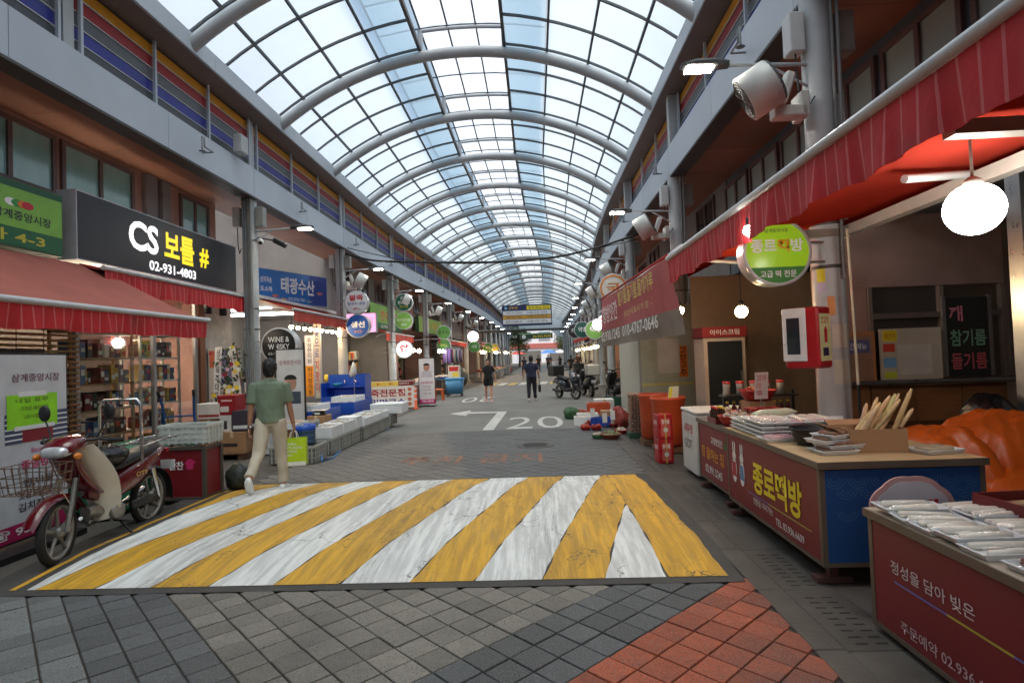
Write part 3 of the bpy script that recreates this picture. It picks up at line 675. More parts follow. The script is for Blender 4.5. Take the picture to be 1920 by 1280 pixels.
# ------------------------------------------------------------------ awnings
def stripes(name, c1, c2, scale, axis, duty=0.82):
    if name in MATS: return MATS[name]
    m = mat(name, c1, 0.7, var=0.2, scale=3, dirt=0.3, bump=.4, bscale=9); n = m.node_tree.nodes; L = m.node_tree.links; b = n['Principled BSDF']
    src = b.inputs['Base Color'].links[0].from_socket
    tc = n.new('ShaderNodeTexCoord'); sx = n.new('ShaderNodeSeparateXYZ'); L.new(tc.outputs['Object'], sx.inputs[0])
    a = n.new('ShaderNodeMath'); a.operation = 'MULTIPLY'; L.new(sx.outputs[axis], a.inputs[0]); a.inputs[1].default_value = scale
    f = n.new('ShaderNodeMath'); f.operation = 'FRACT'; L.new(a.outputs[0], f.inputs[0])
    g_ = n.new('ShaderNodeMath'); g_.operation = 'GREATER_THAN'; L.new(f.outputs[0], g_.inputs[0]); g_.inputs[1].default_value = duty
    mx = n.new('ShaderNodeMix'); mx.data_type = 'RGBA'; L.new(g_.outputs[0], mx.inputs[0]); L.new(src, mx.inputs[6]); mx.inputs[7].default_value = (*c2, 1); L.new(mx.outputs[2], b.inputs['Base Color'])
    return m
M_RSTR = stripes('red_striped_canvas', srgb(192, 34, 40), srgb(206, 100, 100), 8.0, 1, .86)
M_RED = mat('red_canvas', srgb(176, 40, 40), 0.75, var=0.15, scale=3, dirt=0.2)
def awning(label, x_wall, z_wall, x_front, z_front, y0, y1, drop, m_top, m_val, group=None, bar=True, name='awning', wavy=True):
    ym = (y0+y1)/2; t = thing(name, label, 'awning', (x_wall, ym, z_front), group=group); h = (y1-y0)/2
    dx = x_front-x_wall; sg = 1 if dx > 0 else -1; dz = z_wall-z_front
    n = max(6, int((y1-y0)/0.25)); g_ = []
    for i in range(9):
        f_ = i/8; r_ = []
        for j in range(n+1):
            y = -h+2*h*j/n; sag = -0.05*math.sin(PI*f_)*(0.5+0.5*abs(math.sin(j*PI/ max(1, n)*3)))
            r_.append((dx*f_, y, dz*(1-f_)+sag))
        g_.append(r_)
    s = MB(); s.sheet(g_); s.sheet([[(p[0], p[1], p[2]-0.008) for p in r_] for r_ in g_]); s.build('canopy', m_top, t)
    s = MB(); q = []
    nn = max(12, int((y1-y0)/0.05))
    for f_ in (0, 0.5, 1):
        q.append([(dx+sg*(0.03+f_*(0.016*math.sin(j*0.9)+0.02*math.sin(j*0.37+y0)+0.01*math.sin(j*1.7))*(1 if wavy else 0)), -h+2*h*j/nn, -0.02-drop*f_-(0.012*math.sin(j*0.35) if f_ == 1 else 0)) for j in range(nn+1)])
    s.sheet(q); s.sheet([[(p[0]-sg*0.006, p[1], p[2]) for p in r_] for r_ in q]); s.build('valance', m_val, t)
    if bar:
        MB().tube([(dx+sg*0.035, -h-0.04, 0.015), (dx+sg*0.035, h+0.04, 0.015)], 0.035, 10).build('front_bar', pm(196, 198, 200, rough=0.35), t)
        for e in (-h+0.25, h-0.25):
            MB().tube([(sg*0.05, e, dz-0.35), (dx*0.5, e+0.05, dz*0.5-0.15), (dx-sg*0.02, e, -0.03)], 0.022, 8).build('folding_arm', pm(200, 202, 204, rough=0.35), t)
    return t
awning('faded red awning sloping from under the green shop sign', -6.65, 3.24, -5.0, 2.36, 3.2, 8.45, 0.24, mat('faded_red_canvas', srgb(166, 92, 80), 0.8, var=0.14, scale=2.5, dirt=0.15), M_RSTR)
awning('short red striped awning tucked beneath the black bottle shop sign', -6.7, 3.27, -6.32, 3.16, 8.1, 12.4, 0.3, M_RED, M_RSTR)
# ================================================================== GOODS: shared builders
M_CARD = mat('brown_cardboard', srgb(168, 128, 92), 0.85, var=0.12, scale=4, dirt=0.1)
M_EPS = mat('white_foam', srgb(226, 228, 228), 0.7, var=0.05, scale=5, bump=0.12, bscale=160, dirt=0.08)
M_GCR = mat('grey_crate_plastic', srgb(172, 172, 164), 0.55, var=0.1, scale=4, dirt=0.3)
M_WOOD = mat('worn_wood', srgb(120, 88, 62), 0.75, var=0.2, scale=5, dirt=0.3, stretch=(1, 1, 6))
M_STAIN = mat('stainless_steel', srgb(180, 182, 184), 0.3, 0.9, var=0.1)
M_BLK = mat('black_plastic', srgb(28, 28, 30), 0.45, var=0.1)
M_RUB = mat('rubber', srgb(34, 33, 32), 0.85, var=0.15)
M_BLUE = mat('blue_plastic', srgb(28, 78, 176), 0.4, var=0.1, dirt=0.15)
M_REDP = mat('red_plastic', srgb(168, 34, 34), 0.4, var=0.1, dirt=0.1)
def carton(label, loc, d, m=None, rz=0.0, tape=True, marks=None, cat='box', group=None, name='carton'):
    t = thing(name, label, cat, loc, rz, group)
    MB().box((0, 0, d[2]/2), d, bev=0.006).build('body', m or M_CARD, t)
    if tape: mbox('tape', (-0.03, -d[1]/2-0.0015, d[2]*0.72), (0.03, d[1]/2+0.0015, d[2]+0.0015), pm(196, 176, 140, rough=0.3), t)
    for (face, box, c) in (marks or []):
        if face == 'y': fr = (Vector((0, -d[1]/2-0.001, 0)), Vector((1, 0, 0)), Vector((0, 0, 1)))
        else: fr = (Vector((d[0]/2+0.001, 0, 0)), Vector((0, 1, 0)), Vector((0, 0, 1)))
        rect(t, fr, box, pm(*c), 'label_print')
    return t
def crate_proto(m, d=(0.36, 0.54, 0.30), slots_=True):
    x, y, z = d[0]/2, d[1]/2, d[2]; w = 0.014
    body = MB(); body.b2((-x, -y, 0.02), (x, y, 0.035))
    for a, b in (((-x, -y), (x, -y+w)), ((-x, y-w), (x, y)), ((-x, -y+w), (-x+w, y-w)), ((x-w, -y+w), (x, y-w))): body.b2((*a, 0.02), (*b, z-0.03))
    rim = MB()
    for a, b in (((-x-.012, -y-.012), (x+.012, -y+w)), ((-x-.012, y-w), (x+.012, y+.012)), ((-x-.012, -y+w+.001), (-x+w, y-w-.001)), ((x-w, -y+w+.001), (x+.012, y-w-.001))): rim.b2((*a, z-0.04), (*b, z))
    rib = MB()
    for k in range(7):
        yy = -y+0.04+(2*y-0.08)*k/6
        for sx in (-1, 1): rib.b2((sx*x, yy-0.011, 0.02), (sx*(x+0.012), yy+0.011, z-0.04))
    for k in range(5):
        xx = -x+0.04+(2*x-0.08)*k/4
        for sy in (-1, 1): rib.b2((xx-0.011, sy*y, 0.02), (xx+0.011, sy*(y+0.012), z-0.04))
    for zz in (0.10, 0.18):
        rib.b2((x, -y, zz), (x+0.008, y, zz+0.01)); rib.b2((-x, -y-0.008, zz), (x, -y, zz+0.01)); rib.b2((-x-0.008, -y, zz), (-x, y, zz+0.01))
    return body.mesh('crate_body'), rim.mesh('crate_rim'), rib.mesh('crate_rib')
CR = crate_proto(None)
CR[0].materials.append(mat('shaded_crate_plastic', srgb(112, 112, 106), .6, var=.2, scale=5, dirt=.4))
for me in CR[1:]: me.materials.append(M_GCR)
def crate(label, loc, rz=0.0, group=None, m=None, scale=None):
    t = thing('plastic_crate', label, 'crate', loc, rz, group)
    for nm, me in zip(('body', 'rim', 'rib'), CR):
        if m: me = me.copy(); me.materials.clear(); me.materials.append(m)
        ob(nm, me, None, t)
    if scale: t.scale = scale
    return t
def foam_box(label, loc, d, rz=0.0, lid=False, fill=None, group=None):
    t = thing('foam_box', label, 'box', loc, rz, group); x, y, z = d[0]/2, d[1]/2, d[2]; w = 0.03
    s = MB(); s.b2((-x, -y, 0), (x, y, 0.03))
    for a, b in (((-x, -y), (x, -y+w)), ((-x, y-w), (x, y)), ((-x, -y+w), (-x+w, y-w)), ((x-w, -y+w), (x, y-w))): s.b2((*a, 0.03), (*b, z), 0.004)
    s.build('body', M_EPS, t)
    if lid: MB().box((0, 0, z+0.02), (d[0]+0.01, d[1]+0.01, 0.04), bev=0.012).build('lid', M_EPS, t)
    elif fill: heap(t, x-0.04, y-0.04, z-0.035, fill)
    return t
def heap(t, x, y, z, kind, name=None, n=None, seed=0):
    """a layer of small goods filling a tray: fish, clams, sheets..."""
    rnd = random.Random(len(bpy.data.objects)+seed); s = MB()
    if kind == 'fish':
        for k in range(n or 26):
            a = rnd.uniform(-0.5, 0.5)+(PI if rnd.random() < .3 else 0); L_ = rnd.uniform(0.09, 0.15); cx_, cy_ = rnd.uniform(-x+.05, x-.05), rnd.uniform(-y+.03, y-.03); dr = Vector((math.cos(a), math.sin(a), rnd.uniform(-.1, .15)))
            p = Vector((cx_, cy_, z+rnd.uniform(0, 0.03)))
            s.tube([p-dr*L_*.5, p-dr*L_*.3, p+dr*L_*.05, p+dr*L_*.3, p+dr*L_*.42, p+dr*L_*.5], [0.004, 0.018, 0.024, 0.011, 0.006, 0.02], 6, sy=0.6)
        m = mat('silver_fish', srgb(176, 168, 158), 0.3, 0.2, var=0.3, scale=20)
    elif kind == 'clam':
        for k in range(n or 60):
            s.sph((rnd.uniform(-x, x), rnd.uniform(-y, y), z+rnd.uniform(0, 0.03)), rnd.uniform(.014, .024), 6, 4, (1, .8, .6), Euler((rnd.random(), rnd.random(), rnd.random())).to_matrix())
        m = mat('clam_shell', srgb(196, 172, 150), 0.5, var=0.4, scale=26)
    elif kind == 'red':
        for k in range(n or 40): s.sph((rnd.uniform(-x, x), rnd.uniform(-y, y), z+rnd.uniform(0, 0.04)), rnd.uniform(.02, .035), 6, 4, (1, 1, .8))
        m = mat('red_veg', srgb(176, 70, 46), 0.5, var=0.3, scale=14)
    elif kind == 'green':
        for k in range(n or 50):
            a = rnd.uniform(0, 2*PI); p = Vector((rnd.uniform(-x, x), rnd.uniform(-y, y), z+rnd.uniform(0, .04))); d = Vector((math.cos(a), math.sin(a), .5))*.06
            sd = Vector((-math.sin(a), math.cos(a), 0))*.02; s.add([p, p+d*.5+sd, p+d, p+d*.5-sd], [(0, 1, 2, 3)])
        m = mat('leafy_green', srgb(108, 128, 70), 0.6, var=0.3, scale=14)
    else:
        for k in range(n or 40): s.sph((rnd.uniform(-x, x), rnd.uniform(-y, y), z+rnd.uniform(0, 0.035)), rnd.uniform(.018, .03), 6, 4, (1, 1, .75))
        m = mat('pale_goods', srgb(206, 190, 168), 0.6, var=0.3, scale=14)
    o = s.build(name or {'fish': 'fish_heap', 'clam': 'clam_heap', 'red': 'pepper_heap', 'green': 'leaf_heap'}.get(kind, 'goods_heap'), m, t); o['kind'] = 'stuff'; return o
def bowl(label, loc, r, h, m, fill=None, group=None, name='bowl', rim=True):
    t = thing(name, label, 'bowl', loc, 0, group)
    MB().lathe([(r*.62, 0), (r*.7, 0.004), (r*.92, h*.6), (r, h), (r*1.05, h), (r*1.05, h-.012), (r*1.0, h-.016), (r*.97, h-.014), (r*.9, h*.6), (r*.66, 0.02), (0, 0.02)], n=24).build('shell', m, t)
    if fill:
        s = MB(); s.lathe([(r*.93, h*.75), (r*.6, h*.95), (0, h*1.02)], n=16); hp = s.build('filling', {'red': pm(150, 60, 40), 'green': pm(106, 120, 70), 'pale': pm(206, 190, 168), 'white': pm(222, 216, 206), 'brown': pm(120, 84, 60)}[fill], t)
        heap(t, r*.6, r*.6, h*.93, {'red': 'red', 'green': 'green'}.get(fill, 'pale'), n=22)
    return t
# ================================================================== LEFT: bottle shop front and its stacked goods
SX = -6.75
sf = thing('glazed_storefront', 'glazed bottle shop front with brown timber post under the black sign', 'shop front', (SX, 8.0, 0))
for a, b in ((0.15, 1.75), (1.85, 3.0)): mbox('glass_pane', (-0.004, a, 0.1), (0.004, b, 3.1), M_GLASS, sf)
for y in (0.1, 1.8, 3.05): mbox('frame_post', (-0.03, y-0.035, 0), (0.03, y+0.035, 3.2), pm(150, 148, 146, rough=0.35), sf)
mbox('timber_post', (-0.06, 3.12, 0), (0.06, 3.3, 3.2), pm(126, 74, 44), sf); mbox('head_rail', (-0.035, 0.1, 3.1), (0.035, 3.1, 3.2), pm(150, 148, 146), sf); mbox('plinth', (-0.03, 0.12, 0), (0.03, 3.04, 0.1), pm(90, 86, 84), sf)
mbox('plastic_sheet', (-0.01, 3.32, 0.02), (0.01, 4.4, 3.2), pm(188, 184, 178, rough=0.25), sf)
mbox('interior_lamp', (-1.9, 1.0, 3.12), (-0.25, 1.25, 3.16), mat('shop_lamp', (1, .95, .85), emit=(1, .86, .66), estr=22.0, var=0), sf)
mbox('interior_lamp', (-1.9, 2.3, 3.12), (-0.25, 2.55, 3.16), MATS['shop_lamp'], sf)
for k in range(2): MB().lathe([(0.0, 0), (0.07, 0), (0.07, 0.2), (0.05, 0.24), (0, 0.24)], (0.3, 3.0+k*0.55, 2.72), 14).build('hanging_lamp', M_BLK, sf)
cols_box = [(40, 58, 110, 'navy'), (120, 34, 40, 'dark red'), (226, 220, 206, 'cream'), (30, 32, 40, 'black'), (190, 150, 60, 'gold'), (80, 110, 150, 'pale blue'), (70, 36, 30, 'maroon')]
BOXME = {}
def label_box(w_, h_, rng):
    b = MB().box((0, 0, h_/2), (0.24, w_, h_), bev=0.004); n0 = len(b.f); z0 = h_*rng.uniform(.15, .5)
    b.b2((.1195, -w_*.36, z0), (.1212, w_*.36, z0+h_*rng.uniform(.15, .35))); me = b.mesh('bottle_box')
    me.materials.append(None); me.materials.append(pm(*rng.choice(((226, 222, 210), (206, 180, 90), (190, 60, 50), (220, 220, 220)))))
    for i, p in enumerate(me.polygons): p.material_index = 1 if i >= n0 else 0
    return me
def shelf(label, y0, y1, frame_m, board_m, zs, rng, kind):
    t = thing('shelf_unit', label, 'shelf', (SX-0.45, (y0+y1)/2, 0)); h = (y1-y0)/2
    for sx in (-0.17, 0.17):
        for sy in (-h, h): mbox('upright', (sx-0.02, sy-0.02, 0), (sx+0.02, sy+0.02, 2.55), frame_m, t)
    for z in zs: mbox('shelf_board', (-0.19, -h-.02, z-0.03), (0.19, h+.02, z), board_m, t)
    for zi, z in enumerate(zs[:-1]):
        y = -h+0.05
        while y < h-0.12:
            wd = rng.uniform(0.05, 0.12); hh = rng.uniform(0.2, 0.31); c = rng.choice(cols_box)
            if rng.random() < 0.9:
                key = (c[3], round(wd, 2), round(hh, 2))
                if key not in BOXME: BOXME[key] = label_box(key[1], key[2], rng); BOXME[key].materials[0] = pm(*c[:3], rough=0.4)
                o = ob('bottle_box', BOXME[key], None, None, (SX-0.45+rng.uniform(-.02, .04), (y0+y1)/2+y+wd/2, z+0.001))
                tag(o, '%s boxed bottle standing on the %s' % (c[3], kind), 'bottle box', 'boxed bottles on the '+kind)
            y += wd+0.006
rg = random.Random(3)
shelf('brown timber shelf unit full of boxed bottles behind the shop glass', 8.35, 9.65, pm(176, 140, 98), pm(160, 126, 88), [0.2, 0.62, 1.04, 1.46, 1.88, 2.3], rg, 'brown timber shelf')
shelf('white metal shelf unit full of boxed bottles behind the shop glass', 9.85, 10.95, pm(206, 204, 196), pm(212, 210, 204), [0.2, 0.62, 1.04, 1.46, 1.88, 2.3], rg, 'white metal shelf')
# bamboo blind beside it
t = thing('bamboo_blind', 'brown bamboo blind hanging beside the timber shelves', 'blind', (-6.55, 7.25, 0.6))
for k in range(26): MB().tube([(0.012*math.sin(k*1.7), -0.55, k*0.075), (0.012*math.sin(k*1.7+1), 0.65, k*0.075)], 0.02, 6).build('slat', pm(138+(k*37) % 30, 106+(k*17) % 22, 70, rough=0.7), t)
for y in (-.35, .05, .45): mbox('cord', (0.024, y-.004, 0), (0.03, y+.004, 1.95), pm(80, 60, 40), t)
# whiteboard behind the banner
t = thing('easel_board', 'white display board in a black frame under the faded awning', 'board', (-5.9, 5.6, 0.9))
mbox('panel', (-0.01, -0.9, 0), (0.01, 0.95, 1.0), pm(196, 196, 198), t)
for a, b in (((-.02, -.95, -.05), (.02, 1.0, -.002)), ((-.02, -.95, 1.002), (.02, 1.0, 1.05)), ((-.02, .952, 0), (.02, 1.0, 1.0))): mbox('frame', a, b, M_BLK, t)
mbox('leg', (-0.03, 0.9, -0.9), (0.0, 0.95, -0.052), M_BLK, t); mbox('leg', (-0.03, -0.9, -0.9), (0.0, -0.85, -0.052), M_BLK, t)
# roll-up banner with neon note
p0, p1 = (-4.85, 4.35), (-4.98, 5.86)
t, fr, w, h = board('rollup_banner', 'upright side dish shop banner with a neon green note taped on', p0, p1, 0.08, 1.86, pm(206, 208, 212, rough=0.4), 0.02, pm(40, 40, 42), cat='banner')
rect(t, fr, (0.02, 0.02, w-0.02, 0.17), pm(168, 24, 84)); text('☎ 951-5', fr, (w-1.0, 0.05, w-0.25, 0.15), W_, t, 0.03)
text('중앙반찬', fr, (w-0.62, 0.66, w-0.16, 0.75), pm(206, 40, 110), t, 0.05); text('Store', fr, (w-0.5, 0.81, w-0.28, 0.86), pm(206, 90, 140), t)
for k, q in enumerate(('전,나물', '젓갈,마른반찬', '김치전문점')): text(q, fr, (w-0.66+0.06*(k == 0), 0.49-k*0.11, w-0.14-0.08*(k == 0), 0.57-k*0.11), pm(48, 44, 48), t, 0.03)
text('삼계중앙시장', fr, (w-0.72, 1.5, w-0.12, 1.58), pm(120, 70, 90), t, 0.02)
rect(t, fr, (w-0.8, 0.92, w-0.02, 1.2), pm(70, 78, 110)); rect(t, fr, (w-0.6, 0.92, w-0.22, 1.12), pm(140, 30, 44), d=0.0025)
for k in range(5): rect(t, fr, (w-0.8, 0.95+k*0.05, w-0.6, 0.965+k*0.05), W_, d=0.003); rect(t, fr, (w-0.22, 0.95+k*0.05, w-0.02, 0.965+k*0.05), W_, d=0.003)
nt_ = rect(t, fr, (w-0.78, 1.06, w-0.16, 1.38), pm(150, 226, 30), 'note', d=0.006)
rect(t, fr, (w-0.65, 1.36, w-0.3, 1.41), W_, 'tape', d=0.008); rect(t, fr, (w-0.7, 1.04, w-0.2, 1.08), W_, 'tape', d=0.008)
for k in range(3): text(('내일 휴무', '가까운 매장으로', '(감사합니다)')[k], fr, (w-0.68+.05*k, 1.3-k*0.08, w-0.28, 1.345-k*0.08), pm(60, 90, 30), t, 0.0, depth=0.008)
mbox('foot', (-0.2, 0.1, -0.08), (0.15, 1.4, -0.03), M_BLK, t)
# green cloth table behind the motorbike
t = thing('cloth_table', 'low table draped in green cloth behind the motorbike', 'table', (-5.2, 7.1, 0))
MB().box((0, 0, 0.36), (0.8, 1.5, 0.7), bev=0.05).build('cloth', mat('green_cloth', srgb(36, 112, 84), 0.8, var=0.2, scale=3, bump=0.6, bscale=5), t)
for sx in (-.35, .35):
    for sy in (-.65, .65): mbox('leg', (sx-.03, sy-.03, 0), (sx+.03, sy+.03, 0.02), M_BLK, t)
# blue hand truck
t = thing('hand_truck', 'blue steel hand truck standing behind the motorbike', 'hand truck', (-5.35, 8.35, 0), R(20))
for sx in (-0.2, 0.2): MB().tube([(sx, 0.05, 0.1), (sx, -0.02, 0.6), (sx, -0.1, 1.05), (sx*1.1, -0.2, 1.25)], 0.017, 8).build('side_rail', pm(40, 92, 160), t); MB().tube([(sx*1.1, -0.2, 1.25), (sx*1.15, -0.27, 1.33)], 0.021, 8).build('grip', M_BLK, t)
for z in (0.35, 0.65, 0.95): MB().tube([(-0.2, -0.02-z*.05, z), (0.2, -0.02-z*.05, z)], 0.012, 8).build('cross_bar', pm(40, 92, 160), t)
mbox('toe_plate', (-0.22, -0.22, 0.01), (0.22, 0.06, 0.02), pm(40, 92, 160), t)
for sx in (-0.25, 0.25): MB().lathe([(0.02, -0.02), (0.1, -0.02), (0.11, 0), (0.1, 0.02), (0.02, 0.02)], (sx, 0.1, 0.11), 16, 'X').build('wheel', M_RUB, t)
# cartons stacked on the pallet
t = thing('pallet', 'low timber pallet under the stacked cartons', 'pallet', (-5.75, 10.6, 0))
for k in range(5): mbox('plank', (-0.5, -0.62+k*0.26, 0.09), (0.5, -0.44+k*0.26, 0.115), M_WOOD, t)
for x in (-0.42, 0, 0.42): mbox('block', (x-0.05, -0.6, 0), (x+0.05, 0.6, 0.088), M_WOOD, t)
bk = lambda *a, **k: carton(*a, **k)
bk('large brown carton at the foot of the stack, printed with black letters', (-5.55, 10.3, 0.117), (0.5, 0.42, 0.36), rz=0.1, marks=[('y', (-.15, .1, .1, .16), (60, 50, 44)), ('x', (.08, .02, .16, .06), (40, 80, 170))])
bk('brown carton under the white and brown boxes beside the wreath', (-6.0, 10.35, 0.117), (0.36, 0.45, 0.28), rz=-0.05)
bk('plain brown carton with a thin dark print line halfway up the stack', (-5.98, 10.33, 0.4), (0.34, 0.4, 0.32), rz=0.05, marks=[('y', (-.1, .2, .1, .22), (80, 60, 50))])
bk('white carton with red print lying on the plain brown carton', (-5.97, 10.32, 0.722), (0.42, 0.4, 0.28), pm(214, 208, 204), 0.0, False, [('y', (-.18, .04, .2, .08), (160, 50, 50))])
bk('small white carton with a bottle picture between brown and dark cartons', (-5.66, 10.28, 0.48), (0.22, 0.3, 0.3), pm(216, 214, 210), 0.0, False, [('y', (-.03, .05, .03, .2), (60, 58, 60))])
bk('dark violet carton with a white band and barcode on the big carton', (-5.4, 10.32, 0.48), (0.3, 0.4, 0.38), pm(62, 54, 66), 0.12, False, [('y', (-.13, .05, .15, .11), (220, 220, 220)), ('x', (-.15, .05, .18, .11), (220, 220, 220))])
bk('bright red carton with a barcode label on top of the stack', (-5.63, 10.3, 0.78), (0.34, 0.34, 0.36), pm(150, 24, 34), 0.0, False, [('y', (-.12, .06, .04, .16), (220, 216, 210)), ('y', (-.1, .25, .1, .28), (230, 190, 190))])
bk('white carton with many black barcodes standing beside the pallet', (-5.12, 10.6, 0.01), (0.24, 0.4, 0.78), pm(210, 208, 206), 0.1, False, [('y', (-.08, .1+.14*k, .07, .17+.14*k), (70, 70, 74)) for k in range(5)])
# flower wreath on easel with ribbons
t = thing('flower_wreath', 'tall congratulation wreath of yellow and white flowers with lettered ribbons', 'wreath', (-5.95, 10.9, 0), R(8))
for sx in (-0.22, 0.22): MB().tube([(sx*1.4, 0.05, 0), (sx*.3, 0.1, 2.05)], 0.015, 6).build('easel_leg', M_WOOD, t)
fr = (Vector((-0.36, -0.06, 0.5)), Vector((1, 0, 0)), Vector((0.06, 0, 1)).normalized())
rb_ = rect(t, fr, (0, 0, 0.13, 1.55), pm(222, 218, 214), 'ribbon'); text('\n'.join('생고육주 대표이사 정'.replace(' ', '')), fr, (0.025, 0.05, 0.105, 1.5), K_, t, 0.02)
fr = (Vector((0.12, -0.05, 0.75)), Vector((1, 0, 0)), Vector((-0.12, 0, 1)).normalized()); rect(t, fr, (0, 0, 0.13, 1.3), pm(226, 222, 218), 'ribbon'); text('축 개업', fr, (0.02, 0.95, 0.11, 1.2), K_, t, 0.02)
lf = MB(); rw = random.Random(5)
for k in range(150):
    a = rw.uniform(0, 2*PI); p = Vector((rw.gauss(-0.02, .13), rw.uniform(-.09, .02), rw.uniform(0.85, 2.05))); d = Vector((math.cos(a), -.3, math.sin(a)))*rw.uniform(.06, .12); sd = d.cross(Vector((0, 1, 0))).normalized()*.022
    lf.add([p, p+d*.5+sd, p+d, p+d*.5-sd], [(0, 1, 2, 3)])
lf.build('leaves', mat('dark_leaf', srgb(44, 66, 44), 0.6, var=0.3, scale=20), t)
for k in range(26):
    p = Vector((rw.gauss(-0.02, .12), -.1-rw.random()*.04, rw.choice((rw.uniform(.95, 1.3), rw.uniform(1.5, 2.05))))); r_ = rw.uniform(.035, .06); c = rw.choice(((226, 196, 50), (232, 230, 222), (220, 180, 196), (150, 40, 60), (230, 200, 60)))
    s = MB(); npt = 9
    for q in range(npt):
        a = 2*PI*q/npt; d = Vector((math.cos(a), -.25, math.sin(a)))*r_; sd = Vector((-math.sin(a), 0, math.cos(a)))*r_*.36; s.add([p, p+d*.6+sd, p+d, p+d*.6-sd], [(0, 1, 2, 3)])
    s.sph(p+Vector((0, -.008, 0)), r_*.3, 8, 5); s.build('blossom', pm(*c, rough=0.7), t)
# posters on the plastic sheet beside the column
t = thing('poster_sheet', 'lilac and orange price posters pasted beside the column', 'poster', (-6.7, 11.4, 0.55))
fr = (Vector((0.0, 0, 0)), Vector((0, 1, 0)), Vector((0, 0, 1)))
rect(t, fr, (0, 0, 0.9, 1.5), pm(202, 186, 170)); rect(t, fr, (0.3, 0.72, 0.88, 1.48), pm(96, 92, 140), d=.003); rect(t, fr, (0.04, 1.1, 0.28, 1.45), pm(206, 90, 50), d=.003)
for k in range(3): text(('청송표 황금배', '제주감귤 한라봉', '햇감자')[k], fr, (0.34, 1.3-k*.22, 0.84, 1.38-k*.22), W_, t, 0.02, depth=.005)
for k in range(4): text('특가 행사', fr, (0.06, 0.1+k*.14, 0.6, 0.17+k*.14), pm(130, 90, 80), t, 0.0, depth=.004)
# red side dish cabinet and crate beside the bike
t = thing('red_cabinet', 'dark red side dish cabinet on a brown metal frame with pink emblem', 'cabinet', (-4.4, 7.02, 0))
MB().b2((-.33, -.19, .06), (.31, .17, .66)).build('body', pm(112, 22, 30, rough=0.4), t)
for x in (-.33, .31):
    for y in (-.19, .17): mbox('corner_post', (x-.022, y-.022, 0), (x+.022, y+.022, .68), pm(72, 66, 60), t)
for z in (.05, .66):
    mbox('rail', (-.308, -.21, z), (.288, -.192, z+.035), pm(72, 66, 60), t); mbox('rail', (.312, -.168, z), (.33, .148, z+.035), pm(72, 66, 60), t)
fr = (Vector((-.33, -.192, 0)), Vector((1, 0, 0)), Vector((0, 0, 1))); text('반찬', fr, (.2, .42, .38, .52), W_, t, .03)
MB().prism([(.46+.055*math.cos(a*PI/8)*(1.15 if a % 4 < 2 else .9), .5+.045*math.sin(a*PI/8)) for a in range(16)], fr, .003).build('emblem', pm(190, 40, 100), t); rect(t, fr, (.42, .42, .5, .48), pm(190, 40, 100), 'emblem', d=.0025)
crate('pale grey ribbed crate on top of the red side dish cabinet', (-4.38, 7.05, .70), R(90), m=mat('pale_crate_plastic', srgb(190, 194, 190), .5, var=.08), scale=(1.0, 1.12, .85))
s = MB(); rw = random.Random(9)
s.sph((0, 0, .17), .17, 14, 9, (1.0, .8, 1.15)); o = s.build('rubbish_bag', mat('dark_green_bag', srgb(34, 40, 32), .5, var=.2, scale=9, bump=1.0, bscale=12))
o.location = (-4.0, 7.45, 0); tag(o, 'slumped dark green bag on the ground beside the red cabinet', 'bag')
for v in o.data.vertices: v.co += Vector((rw.uniform(-.02, .02), rw.uniform(-.02, .02), rw.uniform(-.012, .02))); v.co.z = max(v.co.z, .002)
# ================================================================== LEFT: MOTORBIKE
M_MRED = mat('maroon_bike_paint', srgb(98, 10, 22), 0.25, var=0.06, coat=0.8); M_MWH = mat('cream_plastic', srgb(214, 210, 198), 0.35, var=0.06, dirt=0.12); M_CHR = mat('chrome', srgb(190, 190, 190), 0.18, 0.95, var=0.05); M_ALU = mat('dull_alloy', srgb(150, 148, 142), 0.45, 0.7, var=0.2, scale=12)
def wheel(t, x, r=0.285, w=0.036, spokes=5, rot=0.0, steer=None):
    wh = thing_part('wheel', t, (x, 0, r))
    MB().lathe([(r-.055, -w*.7), (r-.03, -w), (r-.01, -w*.75), (r, 0), (r-.01, w*.75), (r-.03, w), (r-.055, w*.7)], (0, 0, 0), 36, 'Y', caps=False).build('tyre', M_RUB, wh)
    MB().lathe([(r-.075, -w*.55), (r-.05, -w*.72), (r-.045, 0), (r-.05, w*.72), (r-.075, w*.55), (r-.08, 0), (r-.075, -w*.55)], (0, 0, 0), 36, 'Y', caps=False).build('rim', M_ALU, wh)
    for k in range(spokes):
        a = rot+2*PI*k/spokes; d = Vector((math.cos(a), 0, math.sin(a)))
        MB().tube([d*.03, d*(r*.5), d*(r-.07)], [.02, .014, .019], 6, sy=1.0).build('spoke', M_ALU, wh)
    MB().lathe([(.0, -.05), (.04, -.05), (.055, -.02), (.055, .02), (.04, .05), (0, .05)], (0, 0, 0), 16, 'Y').build('hub', M_ALU, wh)
    if steer: wh.rotation_euler = (0, 0, steer)
    return wh
def thing_part(name, parent, loc=(0, 0, 0)):
    me = bpy.data.meshes.new(name); me.from_pydata([(0, 0, 0), (.004, 0, 0), (0, .004, 0), (0, 0, .004)], [], [(0, 2, 1), (0, 1, 3), (1, 2, 3), (0, 3, 2)]); o = ob(name, me, M_ALU, parent, loc); return o
